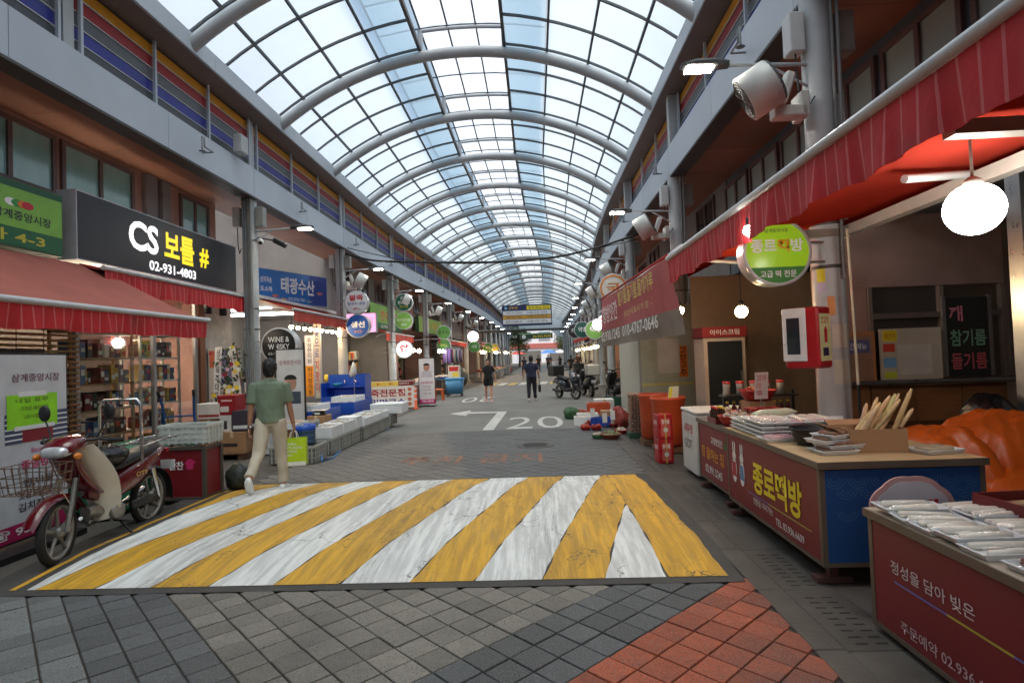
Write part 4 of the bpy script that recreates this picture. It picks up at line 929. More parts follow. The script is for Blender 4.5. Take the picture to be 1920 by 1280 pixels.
def loft(rings, n=20, smooth=True, power=2.0):
    """rings: (centre Vector, half-width a along A, half-height b along B, A, B)"""
    s = MB(); vs = []
    for (c, a, b, A, B) in rings:
        for j in range(n):
            an = 2*PI*j/n; cx_, sy_ = math.cos(an), math.sin(an)
            cx_ = math.copysign(abs(cx_)**(2/power), cx_); sy_ = math.copysign(abs(sy_)**(2/power), sy_)
            vs.append(Vector(c)+Vector(A)*a*cx_+Vector(B)*b*sy_)
    fs = [(i*n+j, i*n+(j+1) % n, (i+1)*n+(j+1) % n, (i+1)*n+j) for i in range(len(rings)-1) for j in range(n)]
    fs += [tuple(range(n))[::-1], tuple(range((len(rings)-1)*n, len(rings)*n))]
    s.add(vs, fs, smooth); return s
YA, ZA, XA = Vector((0, 1, 0)), Vector((0, 0, 1)), Vector((1, 0, 0))
bk = thing('motorbike', 'maroon and cream underbone motorbike with wire basket parked by the banner', 'motorbike', (-4.2, 5.4, 0), R(-86))
bk.rotation_euler = (R(-6)*0, R(0), R(-87))
st = 0.22
wheel(bk, .63, steer=st, rot=.3); wheel(bk, -.62, rot=.1)
# fender of the front wheel
g1 = []
for k in range(13):
    a = R(22+k*11); r_ = .325; wv = .062 if 0 < k < 12 else .04
    g1.append([Vector((.63+math.cos(a)*r_-abs(q)*0.0, q*wv, .285+math.sin(a)*r_*(1-.0)-(.035 if abs(q) == 1 else 0))) for q in (-1, -.6, 0, .6, 1)])
s = MB(); s.sheet(g1); s.sheet([[p*1.0-Vector((0, 0, .006)) for p in r_] for r_ in g1]); s.build('front_fender', M_MRED, bk)
g2 = []
for k in range(12):
    a = R(40+k*14); r_ = .335
    g2.append([Vector((-.62+math.cos(a)*r_, q*.07, .285+math.sin(a)*r_-(.03 if abs(q) == 1 else 0))) for q in (-1, -.6, 0, .6, 1)])
s = MB(); s.sheet(g2); s.build('rear_fender', M_BLK, bk)
for sy in (-1, 1):
    MB().tube([(.63, sy*.085, .285), (.585, sy*.085, .45), (.50, sy*.075, .72)], [.024, .026, .024], 10).build('fork_leg', M_ALU, bk)
    MB().tube([(-.62, sy*.11, .29), (-.5, sy*.12, .62)], [.02, .03], 10).build('shock_absorber', M_CHR, bk)
    MB().tube([(-.62, sy*.09, .285), (-.2, sy*.1, .3)], .02, 8).build('swing_arm', M_BLK, bk)
# leg shield: cream, swept back at both sides
def shield(inner, m, nm, w0, off):
    gr = []
    for i in range(13):
        v = i/12; x0 = .50-.36*v-.06*math.sin(v*PI); z = .98-.74*v; wd = w0*(.62+.55*math.sin(min(1, v*1.35+.12)*PI*.72))*(1-.35*max(0, v-.7)/.3)
        gr.append([Vector((x0-.13*abs(q)**2.2-off, q*wd, z+.02*abs(q))) for q in [-1+2*j/12 for j in range(13)]])
    s = MB(); s.sheet(gr); s.sheet([[p-Vector((.012, 0, 0)) for p in r_] for r_ in gr]); return s.build(nm, m, bk)
shield(0, M_MWH, 'leg_shield', .165, 0)
rings = [((.56-.03*k-.25*max(0, (k-3)/7)**2, 0, .96-.055*k), (.13-.004*k)*(.75 if k == 0 else 1), .05, YA, XA) for k in range(9)]
loft(rings, 18, power=2.6).build('front_cowl', M_MRED, bk)
rings = [((.60-.012*k, 0, .0), 0, 0, YA, ZA) for k in range(2)]
hd = loft([((.66, 0, .975), .06, .035, YA, ZA), ((.64, 0, .985), .125, .062, YA, ZA), ((.56, 0, 1.0), .155, .085, YA, ZA), ((.46, 0, 1.02), .14, .085, YA, ZA), ((.38, 0, 1.03), .08, .05, YA, ZA)], 20, power=2.4).build('headlight_cowl', M_MRED, bk)
loft([((.685, 0, .965), .05, .024, YA, ZA), ((.672, 0, .968), .105, .046, YA, ZA), ((.62, 0, .975), .128, .056, YA, ZA)], 20, power=2.6).build('headlight', mat('headlight_lens', srgb(206, 210, 214), .08, .3, var=.25, scale=18, spec=.9), bk)
for sy in (-1, 1):
    MB().tube([(.45, sy*.1, 1.04), (.42, sy*.22, 1.05), (.36, sy*.3, 1.03)], .013, 8).build('handlebar', M_BLK, bk); MB().tube([(.38, sy*.27, 1.035), (.31, sy*.37, 1.02)], .021, 10).build('grip', M_RUB, bk)
    MB().tube([(.42, sy*.2, 1.05), (.40, sy*.25, 1.17), (.39, sy*.28, 1.23)], .007, 6).build('mirror_stem', M_BLK, bk)
    MB().sph((.385, sy*.29, 1.29), .075, 14, 8, (.28, .72, 1.0)).build('mirror', M_BLK, bk)
    MB().sph((.615, sy*.175, .93), .042, 12, 7, (1, .6, .7)).build('indicator', mat('amber_lens', srgb(206, 120, 40), .2, var=.05), bk)
# frame body, side panels, seat
loft([((.30, 0, .56), .05, .07, YA, ZA), ((.10, 0, .50), .075, .09, YA, ZA), ((-.08, 0, .53), .10, .13, YA, ZA), ((-.3, 0, .60), .125, .14, YA, ZA), ((-.55, 0, .68), .115, .105, YA, ZA), ((-.78, 0, .75), .07, .055, YA, ZA), ((-.9, 0, .78), .03, .025, YA, ZA)], 18, power=2.8).build('side_cover', M_MRED, bk)
loft([((.02, 0, .70), .07, .03, YA, ZA), ((-.1, 0, .735), .115, .05, YA, ZA), ((-.35, 0, .775), .13, .05, YA, ZA), ((-.6, 0, .81), .12, .045, YA, ZA), ((-.72, 0, .83), .07, .03, YA, ZA)], 18, power=2.6).build('seat', mat('black_vinyl', srgb(32, 31, 32), .5, var=.12), bk)
s = MB(); s.sph((-.02, 0, .83), .16, 16, 10, (1.25, .9, .62)); o = s.build('covering_bag', mat('glossy_black_bag', srgb(20, 20, 22), .22, var=.2, scale=12, bump=1.0, bscale=14), bk)
rw = random.Random(4)
for v in o.data.vertices: v.co += Vector((rw.uniform(-.014, .014), rw.uniform(-.014, .014), rw.uniform(-.014, .014)))
MB().lathe([(.0, -.13), (.075, -.13), (.085, -.1), (.085, .1), (.075, .13), (0, .13)], (.02, 0, .31), 20, 'Y').build('engine_case', M_ALU, bk)
MB().tube([(.06, 0, .33), (.2, 0, .36), (.3, 0, .37)], [.07, .062, .05], 12).build('cylinder_block', M_ALU, bk)
MB().tube([(.25, -.08, .3), (.1, -.13, .2), (-.25, -.15, .22), (-.8, -.16, .33)], [.018, .02, .036, .045], 12).build('exhaust_pipe', M_CHR, bk)
MB().tube([(-.05, .02, .2), (.02, .24, .2)], .012, 8).build('foot_peg', M_RUB, bk); MB().tube([(-.05, -.02, .2), (.02, -.24, .2)], .012, 8).build('foot_peg', M_RUB, bk)
MB().tube([(-.02, .1, .2), (-.1, .2, .012), (-.02, .22, .012)], .012, 8).build('kick_stand', M_BLK, bk)
loft([((-.2, .1, .3), .045, .015, ZA, YA), ((-.45, .11, .3), .05, .018, ZA, YA), ((-.62, .11, .29), .04, .015, ZA, YA)], 14).build('chain_cover', M_BLK, bk)
s = MB()
for sy in (-.13, .13): s.tube([(-.3, sy, .86), (-.75, sy, .9), (-.98, sy, .9)], .011, 7)
for k in range(6): s.tube([(-.4-k*.11, -.13, .885), (-.4-k*.11, .13, .885)], .008, 6)
s.build('rear_rack', M_CHR, bk)
MB().tube([(-.2, .21, .72), (-.2, .21, 1.3), (-.2, .17, 1.36), (-.2, -.17, 1.36), (-.2, -.21, 1.3), (-.2, -.21, .72)], .014, 8).build('load_hoop', M_CHR, bk)
s = MB(); bx0, bx1, bz0, bz1 = .70, .98, .68, .90
for k in range(8):
    yy = -.2+.4*k/7
    s.tube([(bx0, yy, bz1), (bx0+.03, yy*.85, bz0), (bx1-.03, yy*.85, bz0), (bx1, yy, bz1)], .0035, 5, smooth=False)
for k in range(5):
    xx = bx0+(bx1-bx0)*k/4; s.tube([(xx, -.2, bz1), (xx, -.17, bz0), (xx, .17, bz0), (xx, .2, bz1)], .0035, 5, smooth=False)
for z in (.68, .75, .82, .90):
    f_ = .85+.15*(z-.68)/.22; s.tube([(bx0+.03*(1-f_)*6*.15, -.2*f_, z), (bx1, -.2*f_, z), (bx1, .2*f_, z), (bx0, .2*f_, z)], .004, 5, smooth=False, closed=True)
s.build('wire_basket', mat('rusty_wire', srgb(110, 86, 70), .6, .5, var=.3), bk)
MB().tube([(.72, -.1, .68), (.60, -.09, .52)], .006, 6).build('basket_stay', M_CHR, bk); MB().tube([(.72, .1, .68), (.60, .09, .52)], .006, 6).build('basket_stay', M_CHR, bk)
for sy in (-1, 1): MB().tube([(.36, sy*.26, 1.05), (.52, sy*.2, 1.1), (.6, sy*.1, .95), (.5, sy*.08, .7)], .005, 6).build('brake_cable', M_BLK, bk)
MB().tube([(.63, .1, .285), (.58, .12, .5), (.5, .1, .75)], .005, 6).build('brake_cable', M_BLK, bk)
for sy in (-1, 1): text('CITY', (Vector((-.32, sy*.128, .6)), Vector((-sy, 0, -.2*-sy*0)).normalized(), ZA), (-.09, -.02, .09, .02), pm(206, 180, 90), bk, .02, name='badge')
MB().b2((-.99, -.08, .52), (-.98, .08, .62)).build('number_plate', pm(206, 210, 214), bk); MB().sph((-.93, 0, .74), .05, 12, 7, (.6, 1, .7)).build('tail_lamp', pm(150, 20, 24, rough=.2), bk)
# ================================================================== PEOPLE
from mathutils import noise as mnoise
def fuse(mb, voxel, smooth=2, fold=0.0, freq=7.0, seed=0.0):
    """one continuous skin over overlapping closed forms"""
    me = mb.mesh('form'); o = bpy.data.objects.new('form', me); _ts.collection.objects.link(o)
    md = o.modifiers.new('r', 'REMESH'); md.mode = 'VOXEL'; md.voxel_size = voxel
    sm = o.modifiers.new('s', 'SMOOTH'); sm.iterations = smooth; sm.factor = 0.5
    vl = _ts.view_layers[0]; vl.update(); r_ = bpy.data.meshes.new_from_object(o.evaluated_get(vl.depsgraph))
    bpy.data.objects.remove(o); bpy.data.meshes.remove(me)
    if fold:
        nm = [v.normal.copy() for v in r_.vertices]
        for v, n_ in zip(r_.vertices, nm):
            p = v.co; f_ = mnoise.noise(Vector((p.x*freq+seed, p.y*freq, p.z*freq*.55)))+.5*mnoise.noise(Vector((p.x*freq*2.3, p.y*freq*2.3+seed, p.z*freq*1.3)))
            v.co = p+n_*f_*fold
    r_.polygons.foreach_set('use_smooth', [True]*len(r_.polygons)); r_.update(); return r_
def bend_limb(p, a_pitch, a_side, l1, flex, l2, sgn):
    """two-bone limb hanging from p: pitch forward (+y), then flexed"""
    d1 = Vector((math.sin(a_side), math.sin(a_pitch)*math.cos(a_side), -math.cos(a_pitch)*math.cos(a_side))); k = p+d1*l1
    b = a_pitch+flex*sgn; d2 = Vector((math.sin(a_side)*.6, math.sin(b), -math.cos(b))).normalized(); return k, k+d2*l2, d2
def person(label, loc, rz, H=1.72, legs=((0.25, 0.1), (-0.2, 0.5)), arms=((-0.15, 0.2, .12), (0.15, 0.25, .12)), skin=(190, 140, 112), top=(60, 60, 60), bottom=(60, 60, 60), shoes=(220, 220, 220), hair=(22, 20, 20), shorts=False, long_hair=False, vox=.012, build_w=1.0, group=None, sleeve=.55, detail=True, skirt=False):
    t = thing('person', label, 'person', loc, rz, group); S = H/1.72; V = lambda x, y, z: Vector((x*S, y*S, z*S))
    hip = .915; ank = {}; body = MB(); tr = MB(); sh = MB(); sl = MB()
    dz = []
    for sx, (pt, fl) in zip((-1, 1), legs):
        k, a, d2 = bend_limb(V(sx*.092, 0, hip), pt, sx*.03, .43*S, fl, .41*S, -1); dz.append(a.z)
    drop = min(dz)-.085*S; Zs = Vector((0, 0, -drop))
    for sx, (pt, fl) in zip((-1, 1), legs):
        h_ = V(sx*.092, 0, hip)+Zs; k, a, d2 = bend_limb(h_, pt, sx*.03, .43*S, fl, .41*S, -1); ank[sx] = (a, d2)
        body.tube([h_, h_.lerp(k, .5), k, k.lerp(a, .3), k.lerp(a, .7), a], [.085*S, .07*S, .052*S, .054*S, .04*S, .036*S], 14)
        f_ = Vector((0, math.cos(pt-fl)*.0+1, 0)); fw = Vector((sx*.12, d2.y*0+1, 0)).normalized()
        lift = max(0, -d2.y); fd = Vector((sx*.08, math.cos(lift*1.1), -math.sin(lift*1.1))).normalized(); up = fd.cross(Vector((1, 0, 0))); up = -up if up.z < 0 else up
        hl = a+Vector((0, 0, -.035*S))-fd*.055*S
        rs = [(hl-fd*.01*S, .026*S, .03*S), (hl+fd*.03*S, .036*S, .045*S), (hl+fd*.1*S-up*.005*S, .042*S, .038*S), (hl+fd*.17*S-up*.014*S, .046*S, .026*S), (hl+fd*.215*S-up*.018*S, .034*S, .018*S), (hl+fd*.235*S-up*.02*S, .014*S, .012*S)]
        s = loft([(c, w_, h2, Vector((1, 0, 0)), up) for c, w_, h2 in rs], 14, power=2.6); sho = s.build('shoe', pm(*shoes, rough=.6), t)
        so = loft([(c-up*(h2*.8), w_*1.06, .011*S, Vector((1, 0, 0)), up) for c, w_, h2 in rs], 14, power=3).build('sole', pm(232, 230, 226), sho) if detail else None
        body.sph(a, .038*S, 8, 6)
        if shorts: tr.tube([h_+Vector((0, 0, .03*S)), h_.lerp(k, .45), h_.lerp(k, .62)], [.1*S, .098*S, .1*S], 14)
        else: tr.tube([h_+Vector((0, 0, .03*S)), h_.lerp(k, .5), k, k.lerp(a, .5), k.lerp(a, .93)], [.1*S*build_w, .088*S*build_w, .072*S*build_w, .066*S, .064*S], 14)
    Y_, X_ = Vector((0, 1, 0)), Vector((1, 0, 0))
    tr2 = loft([(V(0, 0, z)+Zs, a*S*build_w, b*S*build_w, X_, Y_) for z, a, b in ((.86, .15, .105), (.93, .165, .118), (1.02, .15, .108), (1.07, .14, .1))], 18); tr.add(tr2.v, tr2.f)
    tor = [(.90, .176, .13, 0), (.98, .17, .126, 0), (1.08, .165, .122, .0), (1.22, .185, .122, .0), (1.34, .196, .11, -.008), (1.41, .165, .088, -.012), (1.45, .085, .07, -.01), (1.475, .066, .066, 0)]
    q = loft([(V(0, y, z)+Zs, a*S*build_w, b*S*build_w, X_, Y_) for z, a, b, y in tor], 22); sh.add(q.v, q.f)
    q = loft([(V(0, y, z)+Zs, a*S*build_w*.93, b*S*build_w*.9, X_, Y_) for z, a, b, y in tor[:-1]], 18); body.add(q.v, q.f)
    hands = []
    for sx, (pt, fl, sd) in zip((-1, 1), arms):
        p = V(sx*.185*build_w, -.01, 1.385)+Zs; k, wst, d2 = bend_limb(p, pt, sx*sd, .29*S, fl, .25*S, 1)
        body.tube([p, p.lerp(k, .5), k, k.lerp(wst, .35), wst], [.052*S, .046*S, .038*S, .037*S, .026*S], 12); body.sph(p, .05*S, 10, 7)
        sh.tube([p+Vector((-sx*.05*S, 0, .012*S)), p+Vector((0, 0, .0)), p.lerp(k, .3), p.lerp(k, sleeve), p.lerp(k, sleeve+.08)], [.05*S, .062*S, .068*S, .068*S, .068*S], 14)
        # hand: palm, four unequal fingers curled, thumb from the side
        side = Vector((0, 1, 0)); palm_n = Vector((-sx, 0, 0)); fwd = d2.normalized(); across = fwd.cross(palm_n).normalized()
        pc = wst+fwd*.045*S; q = loft([(wst, .024*S, .02*S, across, palm_n), (wst+fwd*.03*S, .036*S, .018*S, across, palm_n), (wst+fwd*.075*S, .041*S, .015*S, across, palm_n), (wst+fwd*.092*S, .036*S, .012*S, across, palm_n)], 12); body.add(q.v, q.f)
        for fi in range(4):
            b0 = wst+fwd*.085*S+across*(.03-.02*fi)*S; L_ = (.062, .072, .067, .052)[fi]*S
            c1 = b0+fwd*L_*.45+palm_n*.008*S; c2 = c1+(fwd*.7+palm_n*.7).normalized()*L_*.35; c3 = c2+(fwd*.25+palm_n).normalized()*L_*.28
            body.tube([b0-fwd*.01*S, c1, c2, c3], [.0095*S, .0088*S, .008*S, .0065*S], 8)
        th = wst+fwd*.03*S+across*.03*S; body.tube([th, th+(fwd*.6+across*.6+palm_n*.3)*.035*S, th+(fwd*.9+across*.5+palm_n*.5)*.062*S], [.012*S, .0105*S, .008*S], 8)
        hands.append((wst+fwd*.095*S+palm_n*.012*S, d2))
    hc = V(0, .012, 1.605)+Zs
    body.tube([V(0, -.01, 1.42)+Zs, V(0, .0, 1.53)+Zs], [.058*S, .052*S], 14)
    body.sph(hc, .1*S, 18, 12, (.77, .93, 1.16)); body.sph(hc+V(0, .03, -.06), .062*S, 14, 9, (.85, 1, .9))
    body.tube([hc+V(0, .09, .012), hc+V(0, .108, -.018)], [.009*S, .014*S], 8)
    for sx in (-1, 1): body.sph(hc+V(sx*.078, -.005, -.01), .03*S, 10, 7, (.35, .7, 1.05))
    sk = mat('skin_%d_%d' % (skin[0], skin[1]), srgb(*skin), .55, var=.08, scale=14)
    ob('body', fuse(body, vox*.75 if detail else vox, 2), sk, t)
    ob('top', fuse(sh, vox, 2, .011 if detail else .005, 9, hash(label) % 50), pm(*top, rough=.85), t); ob('skirt' if skirt else ('shorts' if shorts else 'trousers'), fuse(tr, vox, 2, .012 if detail else .005, 8, hash(label) % 31), pm(*bottom, rough=.85), t)
    hr = MB(); hr.sph(hc+V(0, -.012, .02), .112*S, 18, 12, (.82, .97, 1.1)); hr.sph(hc+V(0, -.045, -.035), .084*S, 14, 9, (1.0, .75, 1.0))
    if long_hair: hr.tube([hc+V(0, -.09, .03), hc+V(0, -.13, -.0), hc+V(0, -.12, -.1)], [.04*S, .045*S, .02*S], 10)
    hm = fuse(hr, .009 if detail else .02, 1, .009, 34)
    # hair line: pull the shell inside the face at the front
    for v in hm.vertices:
        q = v.co-hc
        if q.y > .035*S and q.z < .055*S: v.co = hc+Vector((q.x*.7, min(q.y, .05*S)*.6, q.z*.8))
        if q.z < -.055*S and q.y > -.03*S: v.co = hc+q*.62
    ob('hair', hm, mat('dark_hair', srgb(*hair), .5, var=.2, scale=40), t)
    if detail or vox < .02:
        for sx in (-1, 1): MB().sph(hc+V(sx*.031, .086, .012), .011*S, 8, 6, (1.2, .5, .7)).build('eye', pm(40, 30, 26), t)
        MB().tube([hc+V(-.024, .093, -.055), hc+V(0, .1, -.056), hc+V(.024, .093, -.055)], .005*S, 6).build('mouth', pm(150, 90, 84), t)
    return t, hands, hc
man, mh_, hc = person('man in sage polo shirt and cream trousers walking away with a lime bag', (-3.50, 7.36, .0), R(6), 1.72, legs=((-.42, .45), (.12, .05)), arms=((-.12, .12, .14), (.12, .18, .13)), top=(112, 128, 108), bottom=(186, 176, 158), shoes=(226, 226, 224), skin=(168, 122, 98), build_w=1.06, sleeve=.72, vox=.012)
cl = loft([(hc+Vector((0, -.012, -.125)), .074, .078, XA, YA), (hc+Vector((0, -.016, -.165)), .092, .086, XA, YA)], 20).build('collar', pm(112, 128, 108, rough=.85), man)
# watch
MB().lathe([(.036, -.012), (.04, -.01), (.04, .01), (.036, .012)], mh_[0][0]-mh_[0][1]*.1, 16).build('watch', M_CHR, man)
# lime paper bag in the hand
hp = Matrix.Rotation(R(6), 3, 'Z') @ mh_[1][0]+Vector(man.location)
t = thing('shopping_bag', 'lime green paper carrier bag with white print in the man\'s hand', 'bag', hp, R(10))
bw_, bd_, bh_ = .16, .055, .36
s = MB(); q = []
for (z, w_, d_, oy) in ((-.10, bw_, bd_, 0), (-.28, bw_, bd_*1.1, .0), (-.10-bh_, bw_*.98, bd_*1.1, .0)):
    q.append([(-w_, -d_+oy, z), (w_, -d_+oy, z), (w_*1.01, oy, z), (w_, d_+oy, z), (-w_, d_+oy, z), (-w_*1.01, oy, z), (-w_, -d_+oy, z)])
s.sheet(q, False); s.add(q[2][:6], [(0, 1, 2, 3, 4, 5)]); s.build('bag_body', pm(176, 206, 24, rough=.5), t)
rect(t, (Vector((-bw_, -bd_*1.1-.002, -.10-bh_)), XA, ZA), (0, 0, 2*bw_, .05), pm(222, 224, 216), 'white_base')
fr = (Vector((-bw_, -bd_*1.08-.004, -.10-bh_)), XA, Vector((0, .01, 1)).normalized())
for k, w_ in enumerate(('WILL', 'STUDIO', 'MOOD', 'IN')): text(w_, fr, (.07, .27-k*.048, .07+.035*len(w_), .3-k*.048), W_, t, .01)
for sy in (-1, 1): MB().tube([(-.05, sy*bd_*.9, -.11), (-.03, sy*.02, -.02), (0, sy*.008, .0), (.03, sy*.02, -.02), (.05, sy*bd_*.9, -.11)], .005, 6).build('handle', pm(226, 226, 220), t)
person('woman in black shirt and shorts walking towards the speed hump', (-1.80, 21.3, 0), R(183), 1.6, legs=((.2, .05), (-.15, .3)), arms=((-.1, .1, .3), (.1, .1, .14)), top=(22, 22, 24), bottom=(20, 20, 22), shoes=(206, 150, 146), shorts=True, long_hair=False, skin=(198, 148, 122), vox=.015, build_w=.92, sleeve=.6)
mn, hd2, hc2 = person('man in navy shirt and dark trousers walking off with a black bag', (-.18, 21.0, 0), R(-4), 1.66, legs=((-.1, .1), (.2, .1)), arms=((-.25, .1, .25), (.0, .25, .2)), top=(34, 38, 62), bottom=(28, 30, 40), shoes=(200, 198, 194), skin=(160, 116, 92), vox=.015, build_w=1.1, sleeve=.6)
hp = Matrix.Rotation(R(-4), 3, 'Z') @ hd2[1][0]+Vector(mn.location)
t = thing('hand_bag', 'black bag hanging from the hand of the man in navy', 'bag', hp); MB().box((0, 0, -.28), (.1, .26, .3), bev=.04).build('body', M_BLK, t); MB().tube([(0, -.08, -.14), (0, -.03, -.01), (0, .03, -.01), (0, .08, -.14)], .01, 6).build('handle', M_BLK, t)
for k, (x, y, rz, c, b) in enumerate(((-1.2, 58, 0, (24, 24, 28), 'black'), (-.2, 62, 170, (52, 48, 50), 'charcoal'), (-2.3, 49, 20, (30, 32, 44), 'dark navy'), (1.6, 44, 0, (26, 24, 24), 'black'), (2.3, 48, 190, (60, 40, 40), 'maroon'), (1.2, 66, 0, (36, 36, 40), 'dark grey'), (.2, 74, 180, (50, 60, 80), 'slate blue'))):
    person('%s clothed shopper far down the street %s' % (b, ('beside the food stalls', 'under the green hanging board', 'by the pharmacy side stalls', 'past the parked scooters', 'near the fruit stalls', 'beyond the direction board', 'at the arcade mouth')[k]), (x+bend(y), y, 0), R(rz), random.uniform(1.58, 1.75), legs=((.25, .1), (-.2, .35)), top=c, bottom=tuple(int(v*.7) for v in c), shoes=(70, 70, 70), vox=.03, detail=False)
# ================================================================== LEFT: FISH STALL
cg = 'grey crates under the fish stall'
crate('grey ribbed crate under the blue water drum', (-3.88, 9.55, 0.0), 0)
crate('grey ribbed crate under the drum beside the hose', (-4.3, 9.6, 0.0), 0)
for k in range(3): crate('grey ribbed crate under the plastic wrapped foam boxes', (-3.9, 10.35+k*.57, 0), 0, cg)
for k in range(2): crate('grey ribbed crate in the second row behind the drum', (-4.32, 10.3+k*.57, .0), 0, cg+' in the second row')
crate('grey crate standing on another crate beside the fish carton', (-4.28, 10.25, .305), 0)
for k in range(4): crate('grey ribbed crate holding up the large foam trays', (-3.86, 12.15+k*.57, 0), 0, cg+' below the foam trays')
# blue drum
t = thing('water_drum', 'cut down blue plastic water drum with dark water on a crate', 'drum', (-3.95, 9.52, .305))
MB().lathe([(.16, 0), (.175, .01), (.175, .07), (.168, .085), (.175, .1), (.175, .16), (.168, .175), (.175, .19), (.175, .3), (.165, .3), (.165, .03), (0, .03)], n=28).build('shell', mat('translucent_blue_drum', srgb(60, 84, 110), .25, var=.15, scale=5), t)
MB().lathe([(.178, .24), (.18, .25), (.18, .33), (.172, .33), (.172, .24)], n=28, caps=False).build('blue_rim', M_BLUE, t); MB().lathe([(.16, .2), (0, .2)], n=20).build('water', mat('dark_water', srgb(30, 36, 40), .1, var=.1), t)
carton('brown carton with an open fish tray on it beside the drum', (-4.25, 9.65, .305), (.36, .4, .26))
def tray(label, loc, d, m, kind, group=None, rz=0.0, n=None):
    t = thing('fish_tray', label, 'tray', loc, rz, group); x, y, z = d[0]/2, d[1]/2, d[2]; s = MB(); s.b2((-x, -y, 0), (x, y, .012))
    for a, b in (((-x, -y), (x, -y+.015)), ((-x, y-.015), (x, y)), ((-x, -y+.015), (-x+.015, y-.015)), ((x-.015, -y+.015), (x, y-.015))): s.b2((*a, .012), (*b, z))
    s.build('body', m, t); MB().b2((-x+.02, -y+.02, .013), (x-.02, y-.02, z-.02)).build('ice', pm(206, 206, 200, rough=.4), t); heap(t, x-.05, y-.05, z-.018, kind, n=n); return t
tray('white tray heaped with clams on the carton beside the drum', (-4.25, 9.65, .567), (.44, .5, .1), M_EPS, 'clam', n=90)
foam_box('white foam box of fish wrapped in clear plastic over the crates', (-3.93, 10.45, .305), (.42, .62, .2), fill='fish')
foam_box('white foam box of shellfish over the middle crates', (-3.93, 11.15, .305), (.42, .66, .2), fill='clam')
foam_box('white foam box with a shut lid beyond the shellfish box', (-3.9, 11.7, .305), (.4, .4, .2), lid=True)
for k, f_ in enumerate(('fish', 'clam', 'fish')): foam_box('long white foam tray of %s on the far grey crates' % ('pale squid', 'small shells', 'flat fish')[k], (-3.95, 12.2+k*.68, .305), (.6, .64, .16), fill=f_)
foam_box('big closed white foam box at the far end of the crates', (-3.75, 14.35, .36), (.8, .7, .2), lid=True); crate('grey crate beneath the big closed foam box', (-3.8, 14.3, .05))
# blue display tables
def bt(label, x0, x1, y0, y1, z):
    t = thing('display_table', label, 'table', ((x0+x1)/2, (y0+y1)/2, 0)); hx, hy = (x1-x0)/2, (y1-y0)/2
    mbox('top', (-hx, -hy, z-.22), (hx, hy, z-.02), M_BLUE, t)
    for a, b in (((-hx, -hy), (hx, -hy+.02)), ((-hx, hy-.02), (hx, hy)), ((-hx, -hy+.02), (-hx+.02, hy-.02)), ((hx-.02, -hy+.02), (hx, hy-.02))): mbox('rim', (*a, z-.02), (*b, z+.05), M_BLUE, t)
    mbox('ice', (-hx+.03, -hy+.03, z-.02), (hx-.03, hy-.03, z), pm(210, 212, 212, rough=.4), t)
    for sx in (-hx+.05, hx-.05):
        for sy in (-hy+.05, hy-.05): mbox('leg', (sx-.03, sy-.03, 0), (sx+.03, sy+.03, z-.22), M_BLUE, t)
    heap(t, hx-.08, hy-.08, z+.01, 'fish', n=60); return t
bt('blue fish display table close behind the near foam boxes', -5.4, -4.5, 11.6, 12.9, .62)
bt('blue fish display table in front of the blue sink', -5.2, -4.35, 13.4, 14.9, .66)
foam_box('white foam tray of silver fish on the near blue table', (-5.0, 12.2, .64), (.7, .9, .14), fill='fish'); foam_box('white foam tray of shells on the table by the blue sink', (-4.75, 14.2, .68), (.6, .8, .14), fill='clam')
t = thing('kitchen_scale', 'small black weighing scale with a steel plate among the fish', 'scale', (-4.4, 11.35, .62)); loft([((0, 0, 0), .14, .12, XA, YA), ((0, 0, .05), .12, .1, XA, YA), ((0, 0, .08), .06, .05, XA, YA)], 16, power=4).build('base', M_BLK, t); MB().b2((-.15, -.12, .085), (.15, .12, .1), .004).build('plate', M_STAIN, t); mbox('dial', (-.05, -.122, .02), (.05, -.11, .06), pm(200, 210, 200), t)
carton('low carton holding up the black weighing scale', (-4.4, 11.35, .305), (.36, .4, .31))
# blue sink unit
t = thing('sink_unit', 'tall blue plastic sink unit with taps at the fish stall', 'sink', (-5.4, 16.0, 0)); hw = .62
mbox('back_panel', (-hw, .27, .0), (hw, .3, 1.32), M_BLUE, t)
for sx in (-1, 1): mbox('side_panel', (sx*hw-.015, -.3, 0), (sx*hw+.015, .268, 1.1 if sx < 0 else 1.3), M_BLUE, t)
mbox('basin', (-hw+.02, -.28, .5), (hw-.02, .26, .56), M_BLUE, t); mbox('basin_front', (-hw+.02, -.3, .5), (hw-.02, -.282, .72), M_BLUE, t); mbox('shelf', (-hw+.02, .05, .95), (hw-.02, .265, .97), M_BLUE, t)
for sx in (-.1, .22): MB().tube([(sx, .26, 1.05), (sx, .15, 1.12), (sx+.03, .05, 1.15), (sx+.06, .0, 1.08)], .014, 8).build('tap', M_CHR, t)
bowl('turquoise bowl on the blue sink shelf', (-5.7, 16.12, .97), .14, .1, pm(60, 160, 190)); 
t = thing('hanging_bag', 'white plastic bag hanging from a pole above the sink', 'bag', (-5.05, 15.6, 1.25)); loft([((0, 0, .42), .015, .015, XA, YA), ((0, 0, .3), .06, .05, XA, YA), ((-.02, 0, .1), .12, .09, XA, YA), ((-.05, 0, 0), .06, .05, XA, YA)], 12).build('bag_body', pm(214, 212, 206, rough=.4), t); MB().tube([(0, .02, -1.25), (0, .02, .5)], .012, 6).build('pole', M_STAIN, t)
# yellow glove
t = tag(loft([((-5.95, 15.95, 1.34), .05, .02, XA, YA), ((-5.95, 15.93, 1.22), .06, .02, XA, YA), ((-5.93, 15.93, 1.14), .03, .015, XA, YA)], 10).build('rubber_glove', pm(220, 190, 50)), 'yellow rubber glove hung over the blue sink edge', 'glove')
